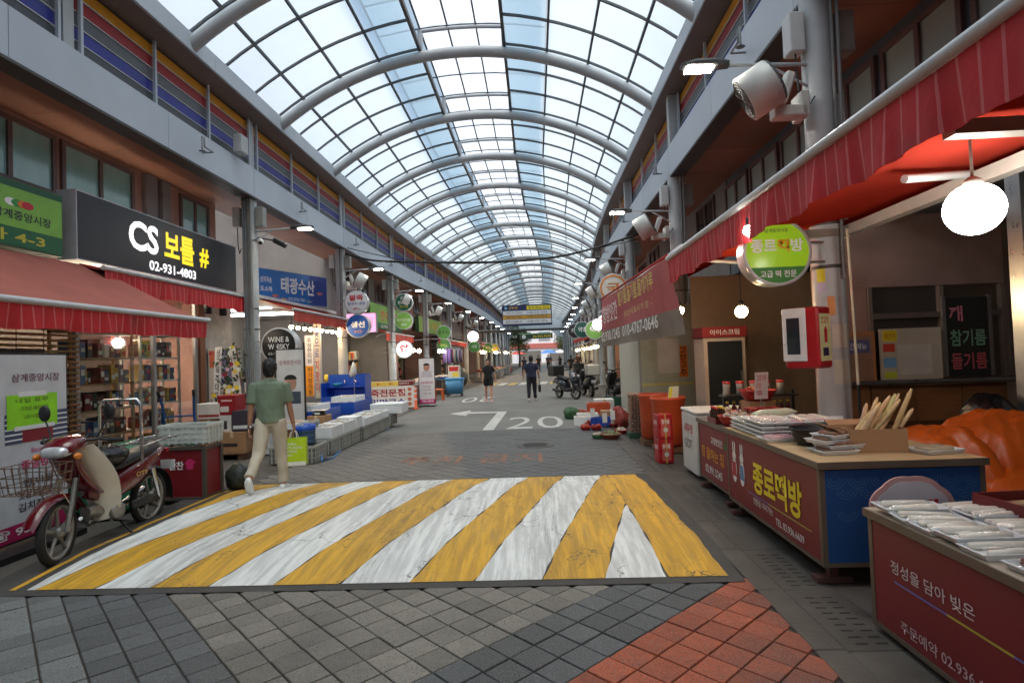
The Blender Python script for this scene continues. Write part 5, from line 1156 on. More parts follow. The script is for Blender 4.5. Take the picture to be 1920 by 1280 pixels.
# hose
hp_ = [gp(*p, .012) for p in [(585, 828), (598, 838), (604, 866), (625, 858), (640, 842), (665, 830), (700, 812), (728, 803)]]
hp_[0].z = .6; hp_[1].z = .55
tag(MB().tube([hp_[0], hp_[1], hp_[2]+Vector((0, 0, .02))] + hp_[3:], .014, 8).build('water_hose', pm(50, 130, 190, rough=.35)), 'blue water hose lying along the foot of the grey crates', 'hose')
# angled blue sign and orange awning of the fish shop
t, fr, w, h = board('shop_sign', 'bright blue fish shop sign with white letters and painted fish', (-7.62, 15.5), (-6.6, 17.95), 3.45, 4.4, pm(36, 110, 190, rough=.45), .2, pm(150, 156, 162))
text('태광수산', fr, (.78, .3, 2.1, .78), W_, t, .05); text('산지직송', fr, (.05, .55, .45, .72), W_, t, .03); text('도소매', fr, (.05, .3, .45, .45), W_, t, .03); text('010-3926-7561', fr, (1.05, .1, 1.7, .2), W_, t, .02)
rect(t, fr, (1.9, .03, w-.03, h-.03), pm(44, 70, 150), d=.0012)
for k, (u0, v0, c) in enumerate(((.55, .2, (220, 120, 90)), (.85, .12, (210, 170, 110)), (1.85, .12, (120, 150, 160)), (2.3, .4, (200, 120, 120)))):
    MB().prism([(u0+.09*math.cos(a*PI/6), v0+.045*math.sin(a*PI/6)) for a in range(12)]+[(u0+.16, v0-.05), (u0+.16, v0+.05)][:0], fr, .003).build('painted_fish', pm(*c), t); MB().prism([(u0+.08, v0), (u0+.14, v0-.05), (u0+.14, v0+.05)], fr, .003).build('painted_tail', pm(*c), t)
M_ORC = mat('orange_red_canvas', srgb(196, 66, 46), .75, var=.12, scale=3, dirt=.1)
a = awning('orange red awning with a row of bulbs beneath the blue fish sign', -7.0, 3.42, -6.0, 3.02, 13.9, 18.4, .26, M_ORC, stripes('orange_striped_canvas', srgb(190, 60, 44), srgb(206, 100, 84), 14.0, 1))
M_BULB = mat('warm_bulb', (1, .8, .5), emit=(1, .72, .38), estr=60.0, var=0)
M_BULBW = mat('white_bulb', (1, 1, 1), emit=(1, .95, .85), estr=50.0, var=0)
def bulb(label, loc, r=.055, drop=.35, m=None, group=None, shade=True):
    t = thing('hanging_bulb', label, 'lamp', loc, 0, group)
    MB().tube([(0, 0, r+.05), (0, 0, r+.05+drop)], .006, 6).build('cord', M_BLK, t); MB().lathe([(.0, r+.07), (.028, r+.06), (.032, r*.6), (.02, r*.5)], n=12).build('socket', M_BLK, t); MB().sph((0, 0, 0), r, 12, 8).build('bulb', m or M_BULB, t); return t
for k in range(9): bulb('lit bulb in the row hanging beneath the orange red awning', (-6.25, 14.4+k*.42, 2.62), .05, .18, group='bulbs beneath the fish shop awning')
# round projecting signs
def disc_sign(label, c, r, m, texts, thick=.2, side=1, lit=0.0, group=None, col=None):
    t = thing('round_sign', label, 'sign', c, 0, group)
    MB().lathe([(r, 0), (r, thick)], (0, 0, 0), 40, 'Y').build('drum', pm(176, 178, 180, rough=.35), t)
    MB().lathe([(0, -.004), (r-.02, -.004), (r-.012, -.001)], (0, 0, 0), 40, 'Y').build('face', m, t)
    MB().lathe([(r-.022, -.012), (r+.008, -.012), (r+.008, .02), (r-.022, .02), (r-.022, -.012)], (0, 0, 0), 40, 'Y', caps=False).build('rim', pm(190, 192, 194, rough=.3), t)
    fr = (Vector((0, -.006, 0)), XA, ZA)
    for (s_, b, mm, bo) in texts: text(s_, fr, tuple(v*r for v in b), mm, t, bo)
    for z in (.3, -.3): MB().tube([(side*r*.9, thick*.5, z*r), (side*(abs((col if col is not None else c[0]+side*.6)-c[0])-.1), thick*.5, z*r)], .015, 6).build('bracket', M_STAIN, t)
    return t
P = lambda x, y, Y: tuple(oY(x, y, Y))
disc_sign('round black drinks shop sign reading WINE & WHISKY', P(523, 648, 12.0), .385, pm(24, 24, 26, rough=.4), [('WINE &', (-.6, .2, .6, .5), W_, .02), ('WHISKY', (-.6, -.2, .6, .1), W_, .02), ('02-931-4803', (-.6, -.5, .6, -.37), W_, .01)], .25, -1, col=-6.2)
RED_, BLU_, YEL_ = pm(196, 30, 40), pm(36, 60, 150), pm(220, 196, 60)
disc_sign('round white porridge sign with red letters over a blue line', P(668, 567, 17.6), .37, pm(222, 226, 230), [('팥죽', (-.6, .15, .6, .65), RED_, .05), ('칼국수·냉면', (-.75, -.22, .75, .04), BLU_, .02), ('←', (-.3, -.7, .35, -.4), RED_, .04)], side=-1, col=-6.2)
disc_sign('round blue fish sign with white letters below the porridge sign', P(671, 611, 17.6), .37, pm(36, 90, 176), [('생선', (-.6, -.15, .6, .4), W_, .05), ('><>', (-.3, -.6, .35, -.35), pm(220, 150, 110), .02)], side=-1, col=-6.2)
disc_sign('round dark green clinic sign with white letters', P(757, 567, 23.8), .37, pm(24, 96, 72), [('효성', (-.4, .3, .4, .7), W_, .03), ('한의원', (-.7, -.2, .7, .2), W_, .04), ('한약 침술', (-.5, -.6, .5, -.35), YEL_, .02)], side=-1, col=-6.2)
disc_sign('round light green market sign below the clinic sign', P(757, 601, 23.8), .37, pm(130, 180, 80), [('박가정의원', (-.75, -.1, .75, .25), pm(220, 226, 200), .03), ('내과', (-.3, -.6, .3, -.3), W_, .02)], side=-1, col=-6.2)
disc_sign('round white pharmacy sign with a large red letter', P(758, 655, 22.5), .34, mat('lit_white_face', srgb(230, 230, 232), .4, var=.02, emit=(1, 1, 1), estr=.35), [('약', (-.5, -.55, .55, .6), RED_, .06)], side=-1, col=-6.2)
disc_sign('round green underwear shop sign reading B.Y.C', P(832, 623, 29.8), .37, pm(84, 140, 60), [('B.Y.C', (-.7, -.15, .7, .2), pm(60, 50, 40), .03)], side=-1, col=-5.8)
disc_sign('round green sign with a yellow mark under the B.Y.C sign', P(832, 648, 29.8), .37, pm(84, 136, 60), [('가나', (-.5, -.1, .5, .25), pm(206, 190, 60), .03)], side=-1, col=-5.8)
disc_sign('round lit white sign with small coloured dots', P(887, 631, 36), .36, mat('lit_white_disc', (1, 1, 1), emit=(1, 1, 1), estr=1.6, var=0), [('∴', (-.5, -.3, .5, .4), pm(60, 140, 200), .05)], side=-1, col=-5.2)
for k, (x, y, Y, c, lab) in enumerate(((889, 650, 36, (96, 150, 70), 'round leaf green sign below the lit white sign'), (915, 652, 42, (84, 130, 60), 'round olive sign past the lit white sign'), (927, 652, 46, (206, 196, 60), 'round yellow sign beside the olive one'))):
    disc_sign(lab, P(x, y, Y), .36, pm(*c), [('시장', (-.5, -.2, .5, .3), W_, .03)], side=-1)
# street stands on the left edge
p_ = gp(676, 768); q_ = gp(774, 766)
t, fr, w, h = board('menu_board', 'wide restaurant board with yellow arrow strip and large red and blue letters', (p_.x, 19.6), (q_.x, 19.8), .0, .98, pm(226, 224, 220), .08, pm(112, 40, 36))
rect(t, fr, (.04, h-.2, w*.7, h-.04), pm(232, 206, 90)); rect(t, fr, (w*.7, h-.2, w-.03, h-.04), pm(120, 36, 36))
for k in range(3): text('←', fr, (.15+k*.42, h-.17, .33+k*.42, h-.07), RED_, t, .02)
text('남북막국수', fr, (w*.72, h-.15, w*.9, h-.08), W_, t, .02); text('팥죽전문점', fr, (.06, .42, w*.82, .68), pm(160, 40, 44), t, .05); text('메밀막국수', fr, (.06, .1, w*.82, .34), BLU_, t, .05)
for k in range(4): MB().prism([(w*.9+.07*math.cos(a*PI/6), .14+k*.17+.065*math.sin(a*PI/6)) for a in range(12)], fr, .003).build('dish_picture', pm(190, 110, 90), t)
t, fr, w, h = board('banner_stand', 'tall white banner stand with a portrait and pink telephone band', (-4.2, 20.2), (-3.62, 20.25), .08, 1.72, pm(220, 216, 220), .02, M_BLK, cat='banner')
rect(t, fr, (.02, .02, w-.02, .17), pm(206, 50, 120)); text('930-2808', fr, (.1, .06, w-.08, .14), W_, t, .02); text('정성식품 반찬', fr, (.07, .72, w-.07, .8), pm(200, 60, 110), t, .03)
MB().prism([(w/2+.11*math.cos(a*PI/8), 1.3+.13*math.sin(a*PI/8)) for a in range(16)], fr, .002).build('portrait_head', pm(176, 130, 110), t); MB().prism([(.08, .95), (w-.08, .95), (w-.14, 1.18), (.14, 1.18)], fr, .002).build('portrait_body', pm(196, 190, 200), t); MB().prism([(w/2+.12*math.cos(a*PI/8), 1.37+.08*math.sin(a*PI/8)) for a in range(9)], fr, .003).build('portrait_hair', pm(40, 34, 36), t)
for k in range(3): text('국내산 재료', fr, (.15, .58-k*.12, w-.15, .65-k*.12), pm(90, 80, 90), t, 0)
mbox('foot', (.0, -.2, -.08), (w, .2, -.04), M_BLK, t)
t = thing('bollard', 'orange flexible bollard with white bands beside the menu board', 'bollard', (gp(780, 766).x, gp(780, 766).y, 0)); MB().lathe([(.1, 0), (.1, .03), (.045, .06), (.045, .72), (.03, .75), (0, .75)], n=16).build('post', pm(226, 96, 40), t)
for z in (.3, .5, .65): MB().lathe([(.047, z), (.048, z+.06)], n=16, caps=False).build('reflective_band', W_, t)
# tall standing sign board and pharmacy vertical signs
t, fr, w, h = board('banner_stand', 'white market banner with a portrait in a black frame behind the man', (-5.35, 11.5), (-4.75, 11.55), .35, 1.98, pm(206, 206, 208), .03, M_BLK, cat='banner')
text('삼계중앙시장', fr, (.08, 1.3, w-.08, 1.4), pm(150, 90, 100), t, .01); MB().prism([(w/2+.12*math.cos(a*PI/8), .92+.15*math.sin(a*PI/8)) for a in range(16)], fr, .002).build('portrait_head', pm(180, 136, 116), t); rect(t, fr, (.1, .5, w-.1, .75), pm(60, 76, 90)); MB().prism([(w/2+.13*math.cos(a*PI/8), 1.0+.1*math.sin(a*PI/8)) for a in range(9)], fr, .003).build('portrait_hair', pm(36, 32, 34), t)
for sx in (0, w): mbox('frame_bar', (sx-.015, .0, -.35), (sx+.015, .03, 1.75), M_BLK, t)
t, fr, w, h = board('vertical_sign', 'tall white and orange vertical clinic sign with black letters', (P(572, 700, 16.4)[0], 16.4), (P(586, 700, 16.4)[0]+.05, 16.4), .7, 2.5, pm(222, 222, 224), .1)
rect(t, fr, (.02, .02, w-.02, h*.5), pm(230, 150, 30)); text('효\n성\n한\n의\n원', fr, (w*.3, h*.54, w*.8, h*.96), K_, t, .02); text('박\n가\n정\n의\n원', fr, (w*.3, .06, w*.8, h*.48), K_, t, .02)
t, fr, w, h = board('vertical_sign', 'cream vertical pharmacy sign with red and blue letters', (P(589, 700, 17.2)[0], 17.2), (P(602, 700, 17.2)[0], 17.2), .6, 2.9, pm(206, 196, 176), .1)
text('빛\n으\n로', fr, (w*.2, h*.55, w*.8, h*.95), BLU_, t, .02); text('지\n팡\n이', fr, (w*.2, h*.08, w*.8, h*.5), RED_, t, .02)
t, fr, w, h = board('lightbox_sign', 'pink lit lightbox sign behind the round blue fish sign', (P(648, 600, 21)[0], 21), (P(705, 600, 21)[0], 21), P(650, 625, 21)[2], P(650, 588, 21)[2], mat('lit_pink_face', srgb(232, 130, 180), .4, var=.1, emit=(1, .35, .6), estr=.6), .2, pm(150, 150, 154)); text('약국 처방', fr, (.1, .15, w-.1, h-.15), W_, t, .03)
# green market signs on the next shops, with little awnings
t, fr, w, h = board('shop_sign', 'green butcher shop sign beyond the round clinic signs', (-6.7, 23.0), (-6.7, 28.6), 3.05, 4.15, pm(122, 176, 74), .2, pm(60, 100, 66)); rect(t, fr, (.02, .02, w-.02, .3), pm(36, 108, 66)); text('한우 정육', fr, (1.6, .4, 4.8, .85), pm(196, 60, 40), t, .04); text('삼계중앙시장', fr, (1.6, .08, 4.2, .22), W_, t, .02)
awning('short orange red awning under the green butcher sign', -6.75, 3.05, -6.2, 2.85, 23.5, 28.8, .3, M_ORC, MATS['orange_striped_canvas'])
t, fr, w, h = board('shop_sign', 'long light green clothes shop sign above the hanging garments', (-6.3, 30.8), (-6.1, 37), 3.2, 4.1, pm(140, 184, 80), .2, pm(60, 100, 66)); text('의류 패션', fr, (1, .25, 5, .7), pm(220, 180, 60), t, .03)
awning('long dusty red awning over the hanging garments', -6.4, 3.05, -5.0, 2.75, 29.5, 41, .25, mat('dusty_red_canvas', srgb(150, 84, 76), .8, var=.12, dirt=.15), M_RSTR)
# ================================================================== RIGHT: RICE CAKE STALL
M_MAR = mat('maroon_panel', srgb(126, 36, 40), .5, var=.08, scale=2, dirt=.1); M_TRIM = mat('bronze_trim', srgb(112, 98, 84), .45, .3, var=.12); M_PLY = mat('plywood_top', srgb(184, 156, 116), .6, var=.12, scale=4, dirt=.15, stretch=(1, 4, 1))
M_NAVY = mat('blue_panel', srgb(28, 74, 130), .5, var=.08, dirt=.08)
def counter(label, x0, x1, y0, y1, z0, z1, legs=True, end_m=None, top_m=None):
    t = thing('sales_counter', label, 'counter', (x0, y0, 0)); w, d = x1-x0, y1-y0
    mbox('carcass', (.012, .012, z0+.02), (w-.012, d-.012, z1-.05), pm(70, 62, 56), t)
    mbox('front_panel', (0, .03, z0+.03), (.01, d-.03, z1-.06), M_MAR, t); mbox('end_panel', (.03, 0, z0+.03), (w-.03, .01, z1-.06), end_m or M_MAR, t); mbox('far_end_panel', (.03, d-.01, z0+.03), (w-.03, d, z1-.06), end_m or M_MAR, t)
    for a in (0, w-.03):
        for b in (0, d-.03): mbox('corner_post', (a-.004, b-.004, z0), (a+.032, b+.032, z1-.055), M_TRIM, t)
    mbox('worktop', (-.015, -.015, z1-.05), (w+.015, d+.015, z1), top_m or M_PLY, t)
    mbox('top_edge', (-.022, -.022, z1-.045), (-.0155, d+.022, z1-.002), M_TRIM, t); mbox('top_edge', (-.0155, -.022, z1-.045), (w+.022, -.0155, z1-.002), M_TRIM, t)
    mbox('bottom_rail', (-.003, .03, z0), (.02, d-.03, z0+.028), M_TRIM, t); mbox('bottom_rail', (.03, -.003, z0), (w-.03, .02, z0+.028), M_TRIM, t)
    if legs:
        for a in (.1, w-.1):
            for b in (.1, d-.1): mbox('leg', (a-.03, b-.03, .04), (a+.03, b+.03, z0), pm(92, 56, 48), t); mbox('foot', (a-.12, b-.04, 0), (a+.12, b+.04, .04), pm(92, 60, 52), t)
    return t, (Vector((-.002, d, 0)), Vector((0, -1, 0)), Vector((0, 0, 1)))
LY2 = pm(232, 206, 30, var=.03)
tB, frB = counter('maroon counter with yellow rice cake shop letters and a blue wave end panel', 1.92, 3.02, 4.02, 5.92, .13, .85, end_m=M_NAVY)
LB = 1.90
ub = lambda px, py: (5.92-oX(px, py, 1.92).y, oX(px, py, 1.92).z)
text('종로떡방', frB, (ub(1412, 880)[0], .36, ub(1505, 940)[0], .64), LY2, tB, .055)
rect(tB, frB, (ub(1412, 880)[0], .325, 1.75, .333), pm(190, 180, 90)); rect(tB, frB, (.55, .325, ub(1440, 900)[0], .333), pm(120, 110, 190), d=.0025)
text('전통을 이어가는', frB, (ub(1412, 900)[0], .25, ub(1450, 960)[0], .31), W_, tB, 0); text('TEL 02.936.6609', frB, (ub(1455, 960)[0], .2, ub(1508, 990)[0], .255), W_, tB, 0)
for (u0, c) in ((.2, (170, 40, 50)), (.4, (90, 130, 180))):
    for (pts, m) in (([(u0+.06*math.cos(a*PI/6), .46+.12*math.sin(a*PI/6)) for a in range(12)], W_), ([(u0+.045*math.cos(a*PI/6), .6+.045*math.sin(a*PI/6)) for a in range(12)], W_), ([(u0-.03, .63), (u0-.01, .63), (u0-.015, .74), (u0-.035, .72)], W_), ([(u0+.01, .63), (u0+.03, .63), (u0+.035, .72), (u0+.015, .74)], W_), ([(u0-.055, .4), (u0+.055, .4), (u0+.04, .54), (u0-.04, .54)], pm(*c))):
        MB().prism(pts, frB, .0025 if m is W_ else .004).build('rabbit_print', m, tB)
# wave pattern on the blue end
s = MB()
for r_ in range(4):
    for k in range(7):
        cx_, cz_ = .1+k*.155+(.0775 if r_ % 2 else 0), .755-.02-r_*.075
        if random.random() < .12*r_: continue
        for rad in (.03, .05, .07):
            pts = [(cx_+rad*math.cos(a*PI/10), -.0015, cz_-rad*math.sin(a*PI/10)) for a in range(11)]
            for p, q in zip(pts[:-1], pts[1:]):
                if .04 < p[0] < 1.06 and .04 < q[0] < 1.06:
                    d = Vector((p[0]-cx_, 0, p[2]-cz_)).normalized()*.0022; e = Vector((q[0]-cx_, 0, q[2]-cz_)).normalized()*.0022
                    s.add([Vector(p)-d, Vector(q)-e, Vector(q)+e, Vector(p)+d], [(0, 1, 2, 3)])
o = s.build('wave_print', pm(70, 112, 160), tB); o['kind'] = 'stuff'
tA, frA = counter('low maroon counter with white letters and a thin coloured line', 1.91, 3.05, .9, 3.44, .03, .69, legs=False, top_m=pm(176, 160, 140))
ua = lambda px, py: (3.44-oX(px, py, 1.91).y, oX(px, py, 1.91).z)
text('정성을 담아 빚은', frA, (.2, .395, .8, .465), pm(220, 206, 206), tA, .01); rect(tA, frA, (.22, .345, .62, .356), pm(120, 110, 176)); rect(tA, frA, (.62, .345, 1.0, .356), pm(196, 180, 70)); rect(tA, frA, (1.0, .345, 1.5, .356), pm(120, 110, 176)); rect(tA, frA, (1.5, .345, 2.3, .356), pm(196, 180, 70))
text('주문예약 02.936.6609', frA, (.26, .1, .95, .165), pm(206, 176, 178), tA, .01)
tC, frC = counter('small maroon counter with orange mill shop letters beyond the yellow lettered one', 1.97, 2.85, 6.03, 7.12, .12, .82, end_m=pm(66, 60, 60), top_m=pm(120, 110, 100))
text('참 잘하는 집', frC, (.12, .38, .92, .52), pm(220, 150, 40), tC, .03); text('고양방앗간', frC, (.5, .58, .9, .66), W_, tC, .02); text('02.991.5245', frC, (.25, .22, .85, .31), W_, tC, .02); MB().prism([(.95, .58), (1.03, .58), (.99, .7)], frC, .003).build('tree_print', pm(50, 120, 60), tC)
# ---- goods on counter A
M_RICE = mat('white_rice_cake', srgb(228, 222, 208), .45, var=.05); M_FILM = mat('clear_film', srgb(236, 236, 236), .1, var=.05, spec=.8)
def film_mat():
    m = bpy.data.materials.new('cling_film'); m.use_nodes = True; nt = m.node_tree; n = nt.nodes; n.clear(); L = nt.links
    o = n.new('ShaderNodeOutputMaterial'); t = n.new('ShaderNodeBsdfTransparent'); g_ = n.new('ShaderNodeBsdfGlossy'); g_.inputs['Roughness'].default_value = 0.12
    tc = n.new('ShaderNodeTexCoord'); nz = n.new('ShaderNodeTexNoise'); nz.inputs['Scale'].default_value = 22; nz.inputs['Detail'].default_value = 3; L.new(tc.outputs['Object'], nz.inputs['Vector']); bp = n.new('ShaderNodeBump'); bp.inputs['Strength'].default_value = 1.0; bp.inputs['Distance'].default_value = .02; L.new(nz.outputs[0], bp.inputs['Height']); L.new(bp.outputs[0], g_.inputs['Normal'])
    mx = n.new('ShaderNodeMixShader'); mx.inputs[0].default_value = .09; L.new(t.outputs[0], mx.inputs[1]); L.new(g_.outputs[0], mx.inputs[2]); L.new(mx.outputs[0], o.inputs[0]); return m
M_CLING = film_mat()
def foodtray(label, loc, d, food, rz=0.0, group=None, n=4, fm=None):
    t = thing('food_tray', label, 'tray', loc, rz, group); x, y = d[0]/2, d[1]/2
    MB().lathe([(0, 0), (.9, 0), (1.0, .025), (1.04, .027), (1.03, .03), (.98, .03), (.88, .008), (0, .008)], n=4).build('foam_dish', M_EPS, t)
    o = t.children[0]
    for v in o.data.vertices:
        a = Vector((v.co.x, v.co.y)); a.rotate(Matrix.Rotation(PI/4, 2)); v.co.x, v.co.y = a.x*1.414*x, a.y*1.414*y
    for f_ in o.data.polygons: f_.use_smooth = False
    rq = random.Random(len(bpy.data.objects)); zt = .055
    s = MB(); s.sheet([[(x*1.0*a, y*1.0*b, .03+(zt-.03)*(1-max(abs(a), abs(b))**4)+rq.uniform(-.003, .003)) for a in [-1+2*i/8 for i in range(9)]] for b in [-1+2*i/6 for i in range(7)]]); s.build('cling_film', M_CLING, t)
    if food == 'roll':
        for k in range(n): yy = -y*.6+1.2*y*k/max(1, n-1); e = rq.uniform(-.02, .02); L_ = x*rq.uniform(.74, .84); r2 = rq.uniform(.02, .026); s = MB(); s.tube([(-L_, yy+e, .024), (-L_*.93, yy+e, .027), (0, yy, .028), (L_*.93, yy-e, .027), (L_, yy-e, .024)], [r2*.5, r2, r2*1.05, r2, r2*.5], 10, sy=.72); s.build('rice_roll', fm or M_RICE, t)
    else:
        for k, c in enumerate(food):
            xx = -x*.72+1.44*x*(k+.5)/len(food); MB().box((xx, 0, .03), (1.3*x/len(food), y*1.5, .035), bev=.012).build('rice_cake', pm(*c, rough=.35), t)
    return t
zA = .692
for k in range(10):
    foodtray('white foam tray of long white rice rolls on the low maroon counter', (2.06+(k % 2)*.33, 3.3-(k//2)*.165, zA+.018*(k % 3 == 0)), (.32, .16), 'roll', random.uniform(-.14, .14), 'trays of white rice rolls', n=random.choice((2, 3, 3)))
foodtray('foam tray of dark brown and yellow rice cakes beside the white rolls', (2.08, 2.42, zA), (.3, .17), [(120, 60, 40), (60, 40, 36), (200, 180, 60), (206, 186, 80)], .05)
foodtray('foam tray of tan rice cakes in film beside the pastel ones', (2.1, 2.23, zA), (.3, .17), [(206, 180, 140), (196, 160, 120), (210, 186, 150)], -.05)
foodtray('foam tray of green pink and white pastel rice cakes', (2.12, 2.05, zA), (.3, .17), [(176, 206, 170), (206, 214, 170), (226, 170, 160), (226, 190, 180)], .04)
foodtray('foam tray of white cakes at the counter end by the glass case', (2.14, 1.88, zA), (.3, .17), [(226, 224, 216), (222, 220, 214)], 0)
def redtray(label, loc, d, rz, fills):
    t = thing('maroon_tray', label, 'tray', loc, rz); x, y = d[0]/2, d[1]/2; s = MB(); s.b2((-x, -y, 0), (x, y, .01))
    for a, b in (((-x, -y), (x, -y+.012)), ((-x, y-.012), (x, y)), ((-x, -y+.012), (-x+.012, y-.012)), ((x-.012, -y+.012), (x, y-.012))): s.b2((*a, .01), (*b, d[2]))
    s.build('body', pm(112, 30, 32, rough=.4), t)
    for (cx_, cy_, w_, h_, c) in fills: MB().box((cx_, cy_, .04), (w_, h_, .06), bev=.02).build('packed_cake', pm(*c, rough=.2), t)
redtray('maroon tray of film wrapped brown cakes at the back of the low counter', (2.72, 3.15, zA), (.55, .42, .1), .1, [(-.12, .08, .2, .12, (150, 120, 96)), (.1, .1, .18, .12, (190, 160, 120)), (-.1, -.08, .22, .12, (120, 92, 80)), (.14, -.08, .2, .13, (222, 206, 170))])
redtray('maroon tray with one pale cake behind the pastel trays', (2.6, 2.55, zA), (.42, .34, .09), .05, [(.05, .0, .2, .14, (216, 190, 160)), (-.12, 0, .1, .12, (226, 220, 206))])
t = thing('display_case', 'arched wooden display case with a glass dome on the low counter', 'display case', (2.28, 1.78, zA), R(0))
def arch_ring(y0, y1, r0, r1, m, nm):
    s = MB(); pr = [(r0*math.cos(PI*k/16), r0*math.sin(PI*k/16)) for k in range(17)]+[(r1*math.cos(PI*k/16), r1*math.sin(PI*k/16)) for k in range(16, -1, -1)]
    s.prism(pr, ((0, y1, .03), (1, 0, 0), (0, 0, 1)), y1-y0); recalc(s.build(nm, m, t))
arch_ring(.0, .06, .17, .2, pm(150, 116, 66, rough=.35), 'wooden_arch'); arch_ring(-.5, -.44, .17, .2, pm(150, 116, 66, rough=.35), 'wooden_arch'); arch_ring(.07, .1, .19, .215, pm(60, 70, 84, rough=.3), 'metal_arch')
s = MB(); s.sheet([[(.185*math.cos(PI*k/16), y, .03+.185*math.sin(PI*k/16)) for k in range(17)] for y in (-.44, 0)]); s.build('glass_dome', M_GLASS, t); mbox('base', (-.23, -.52, 0), (.23, .1, .03), pm(206, 200, 190), t); MB().b2((-.12, -.35, .031), (.12, -.05, .1), .03).build('cake', pm(150, 110, 50), t)
# scalloped price board standing behind
t = thing('scalloped_board', 'white scalloped board with pink border and red letters between counters', 'sign', (2.0, 3.62, 0)); fr = (Vector((0, 0, .0)), XA, ZA)
sc_ = lambda k_, rr: [(.27+rr*(1+.05*abs(math.sin(a*PI/5)))*math.cos(PI*a/20)*1.0, .62+rr*.82*(1+.05*abs(math.sin(a*PI/5)))*math.sin(PI*a/20)) for a in range(0, 21)]
MB().prism(sc_(0, .25)+[(.02, .1), (.52, .1)], fr, .012).build('border', pm(206, 160, 156), t); MB().prism(sc_(0, .215)+[(.055, .12), (.485, .12)], (Vector((0, -.0135, 0)), XA, ZA), .002).build('face', pm(206, 204, 210), t)
text('떡메', (Vector((0, -.018, 0)), XA, ZA), (.12, .58, .42, .69), RED_, t, .05); mbox('leg', (.1, -.012, 0), (.14, .0, .1), M_TRIM, t); mbox('leg', (.4, -.012, 0), (.44, 0, .1), M_TRIM, t)
recalc(t.children[0]); recalc(t.children[1])
# ---- goods on counter B
zB = .852
for k in range(8):
    t = foodtray('white foam tray of pink flecked rice sheets in the stack on the blue ended counter', (2.12+(k % 2)*.36, 5.3, zB+(k//2)*.038), (.36, .5), [(226, 214, 206), (224, 200, 194), (228, 220, 212)], random.uniform(-.02, .02), 'stacked rice sheet trays')
for k in range(6): foodtray('white wrapped tray in the stack beside the bowl of sprouts', (2.12+(k % 2)*.34, 5.74, zB+(k//2)*.038), (.34, .3), [(220, 216, 200), (224, 220, 210)], 0, 'white wrapped trays by the far counter edge')
t = thing('wrapped_roll', 'long white rice roll in yellow green wrap on top of the tray stack', 'food pack', (2.3, 5.66, zB+.16), R(20)); loft([((-.24, 0, .0), .05, .01, YA, ZA), ((-.2, 0, .0), .03, .03, YA, ZA), ((-.15, 0, 0), .045, .04, YA, ZA), ((.15, 0, 0), .045, .04, YA, ZA), ((.2, 0, 0), .03, .03, YA, ZA), ((.24, 0, 0), .05, .01, YA, ZA)], 12).build('wrap', pm(222, 222, 190, rough=.25), t)
bowl('black plastic basin on the blue ended counter', (2.22, 4.72, zB), .17, .14, M_BLK)
for k in range(4): foodtray('white foam tray of brown sesame cakes piled at the counter corner', (2.18+(k % 2)*.05, 4.34+.02*k, zB+k*.036), (.28, .2), [(130, 88, 60), (140, 96, 66)], .1+k*.12, 'piled brown sesame cake trays')
t = thing('open_carton', 'open brown carton full of film wrapped grain sticks', 'box', (2.5, 4.45, zB), R(-4)); s = MB(); x, y, z = .2, .16, .17
s.b2((-x, -y, 0), (x, y, .01))
for a, b in (((-x, -y), (x, -y+.008)), ((-x, y-.008), (x, y)), ((-x, -y+.008), (-x+.008, y-.008)), ((x-.008, -y+.008), (x, y-.008))): s.b2((*a, .01), (*b, z))
s.build('body', M_CARD, t); MB().box((-x-.06, 0, z-.02), (.13, 2*y, .006), (0, R(35), 0)).build('flap', M_CARD, t); MB().box((0, y+.06, z-.0), (2*x, .13, .006), (R(20), 0, 0)).build('flap', M_CARD, t)
rg = random.Random(12)
for k in range(16):
    a = Vector((-.16+.018*k, rg.uniform(-.1, .1), .03)); d = Vector((rg.uniform(.25, .55), rg.uniform(-.1, .12), rg.uniform(.55, .75))).normalized(); L_ = rg.uniform(.32, .46)
    s = MB(); s.tube([a, a+d*L_*.5, a+d*L_*.9, a+d*L_], [.016, .02, .016, .007], 8); s.build('grain_stick', pm(206+rg.randint(-12, 10), 178+rg.randint(-14, 10), 124, rough=.3), t)
for k, (x, y, c, lab) in enumerate(((2.75, 5.5, [(120, 150, 90), (130, 156, 96)], 'foam tray of mugwort green cakes behind the stacked sheets'), (2.8, 5.2, [(206, 170, 90), (200, 160, 80)], 'foam tray of yellow bean cakes behind the stacked sheets'), (2.78, 4.92, [(90, 60, 50), (100, 66, 54)], 'foam tray of dark red bean cakes beside the open carton'), (2.05, 4.98, [(226, 180, 176), (220, 170, 170)], 'foam tray of pink cakes at the counter front edge'), (2.85, 4.25, [(196, 180, 150), (190, 170, 140)], 'foam tray of tan crackers at the blue end'))): foodtray(lab, (x, y, zB), (.3, .2), c, .1*k-.2)
for k in range(3):
    t = thing('price_card', ('pink', 'yellow', 'white')[k]+' price card standing among the trays on the blue ended counter', 'price card', (2.2+.22*k, 5.05+.1*k, zB+.04)); fr = (Vector((0, 0, 0)), XA, Vector((0, .2, 1)).normalized()); rect(t, fr, (0, 0, .11, .12), pm(*((226, 170, 176), (230, 214, 90), (228, 226, 220))[k])); text(('2,000', '3,000', '5,000')[k], fr, (.015, .04, .095, .08), RED_, t, .02); mbox('stick', (.05, .003, -.04), (.056, .008, .0), M_STAIN, t)
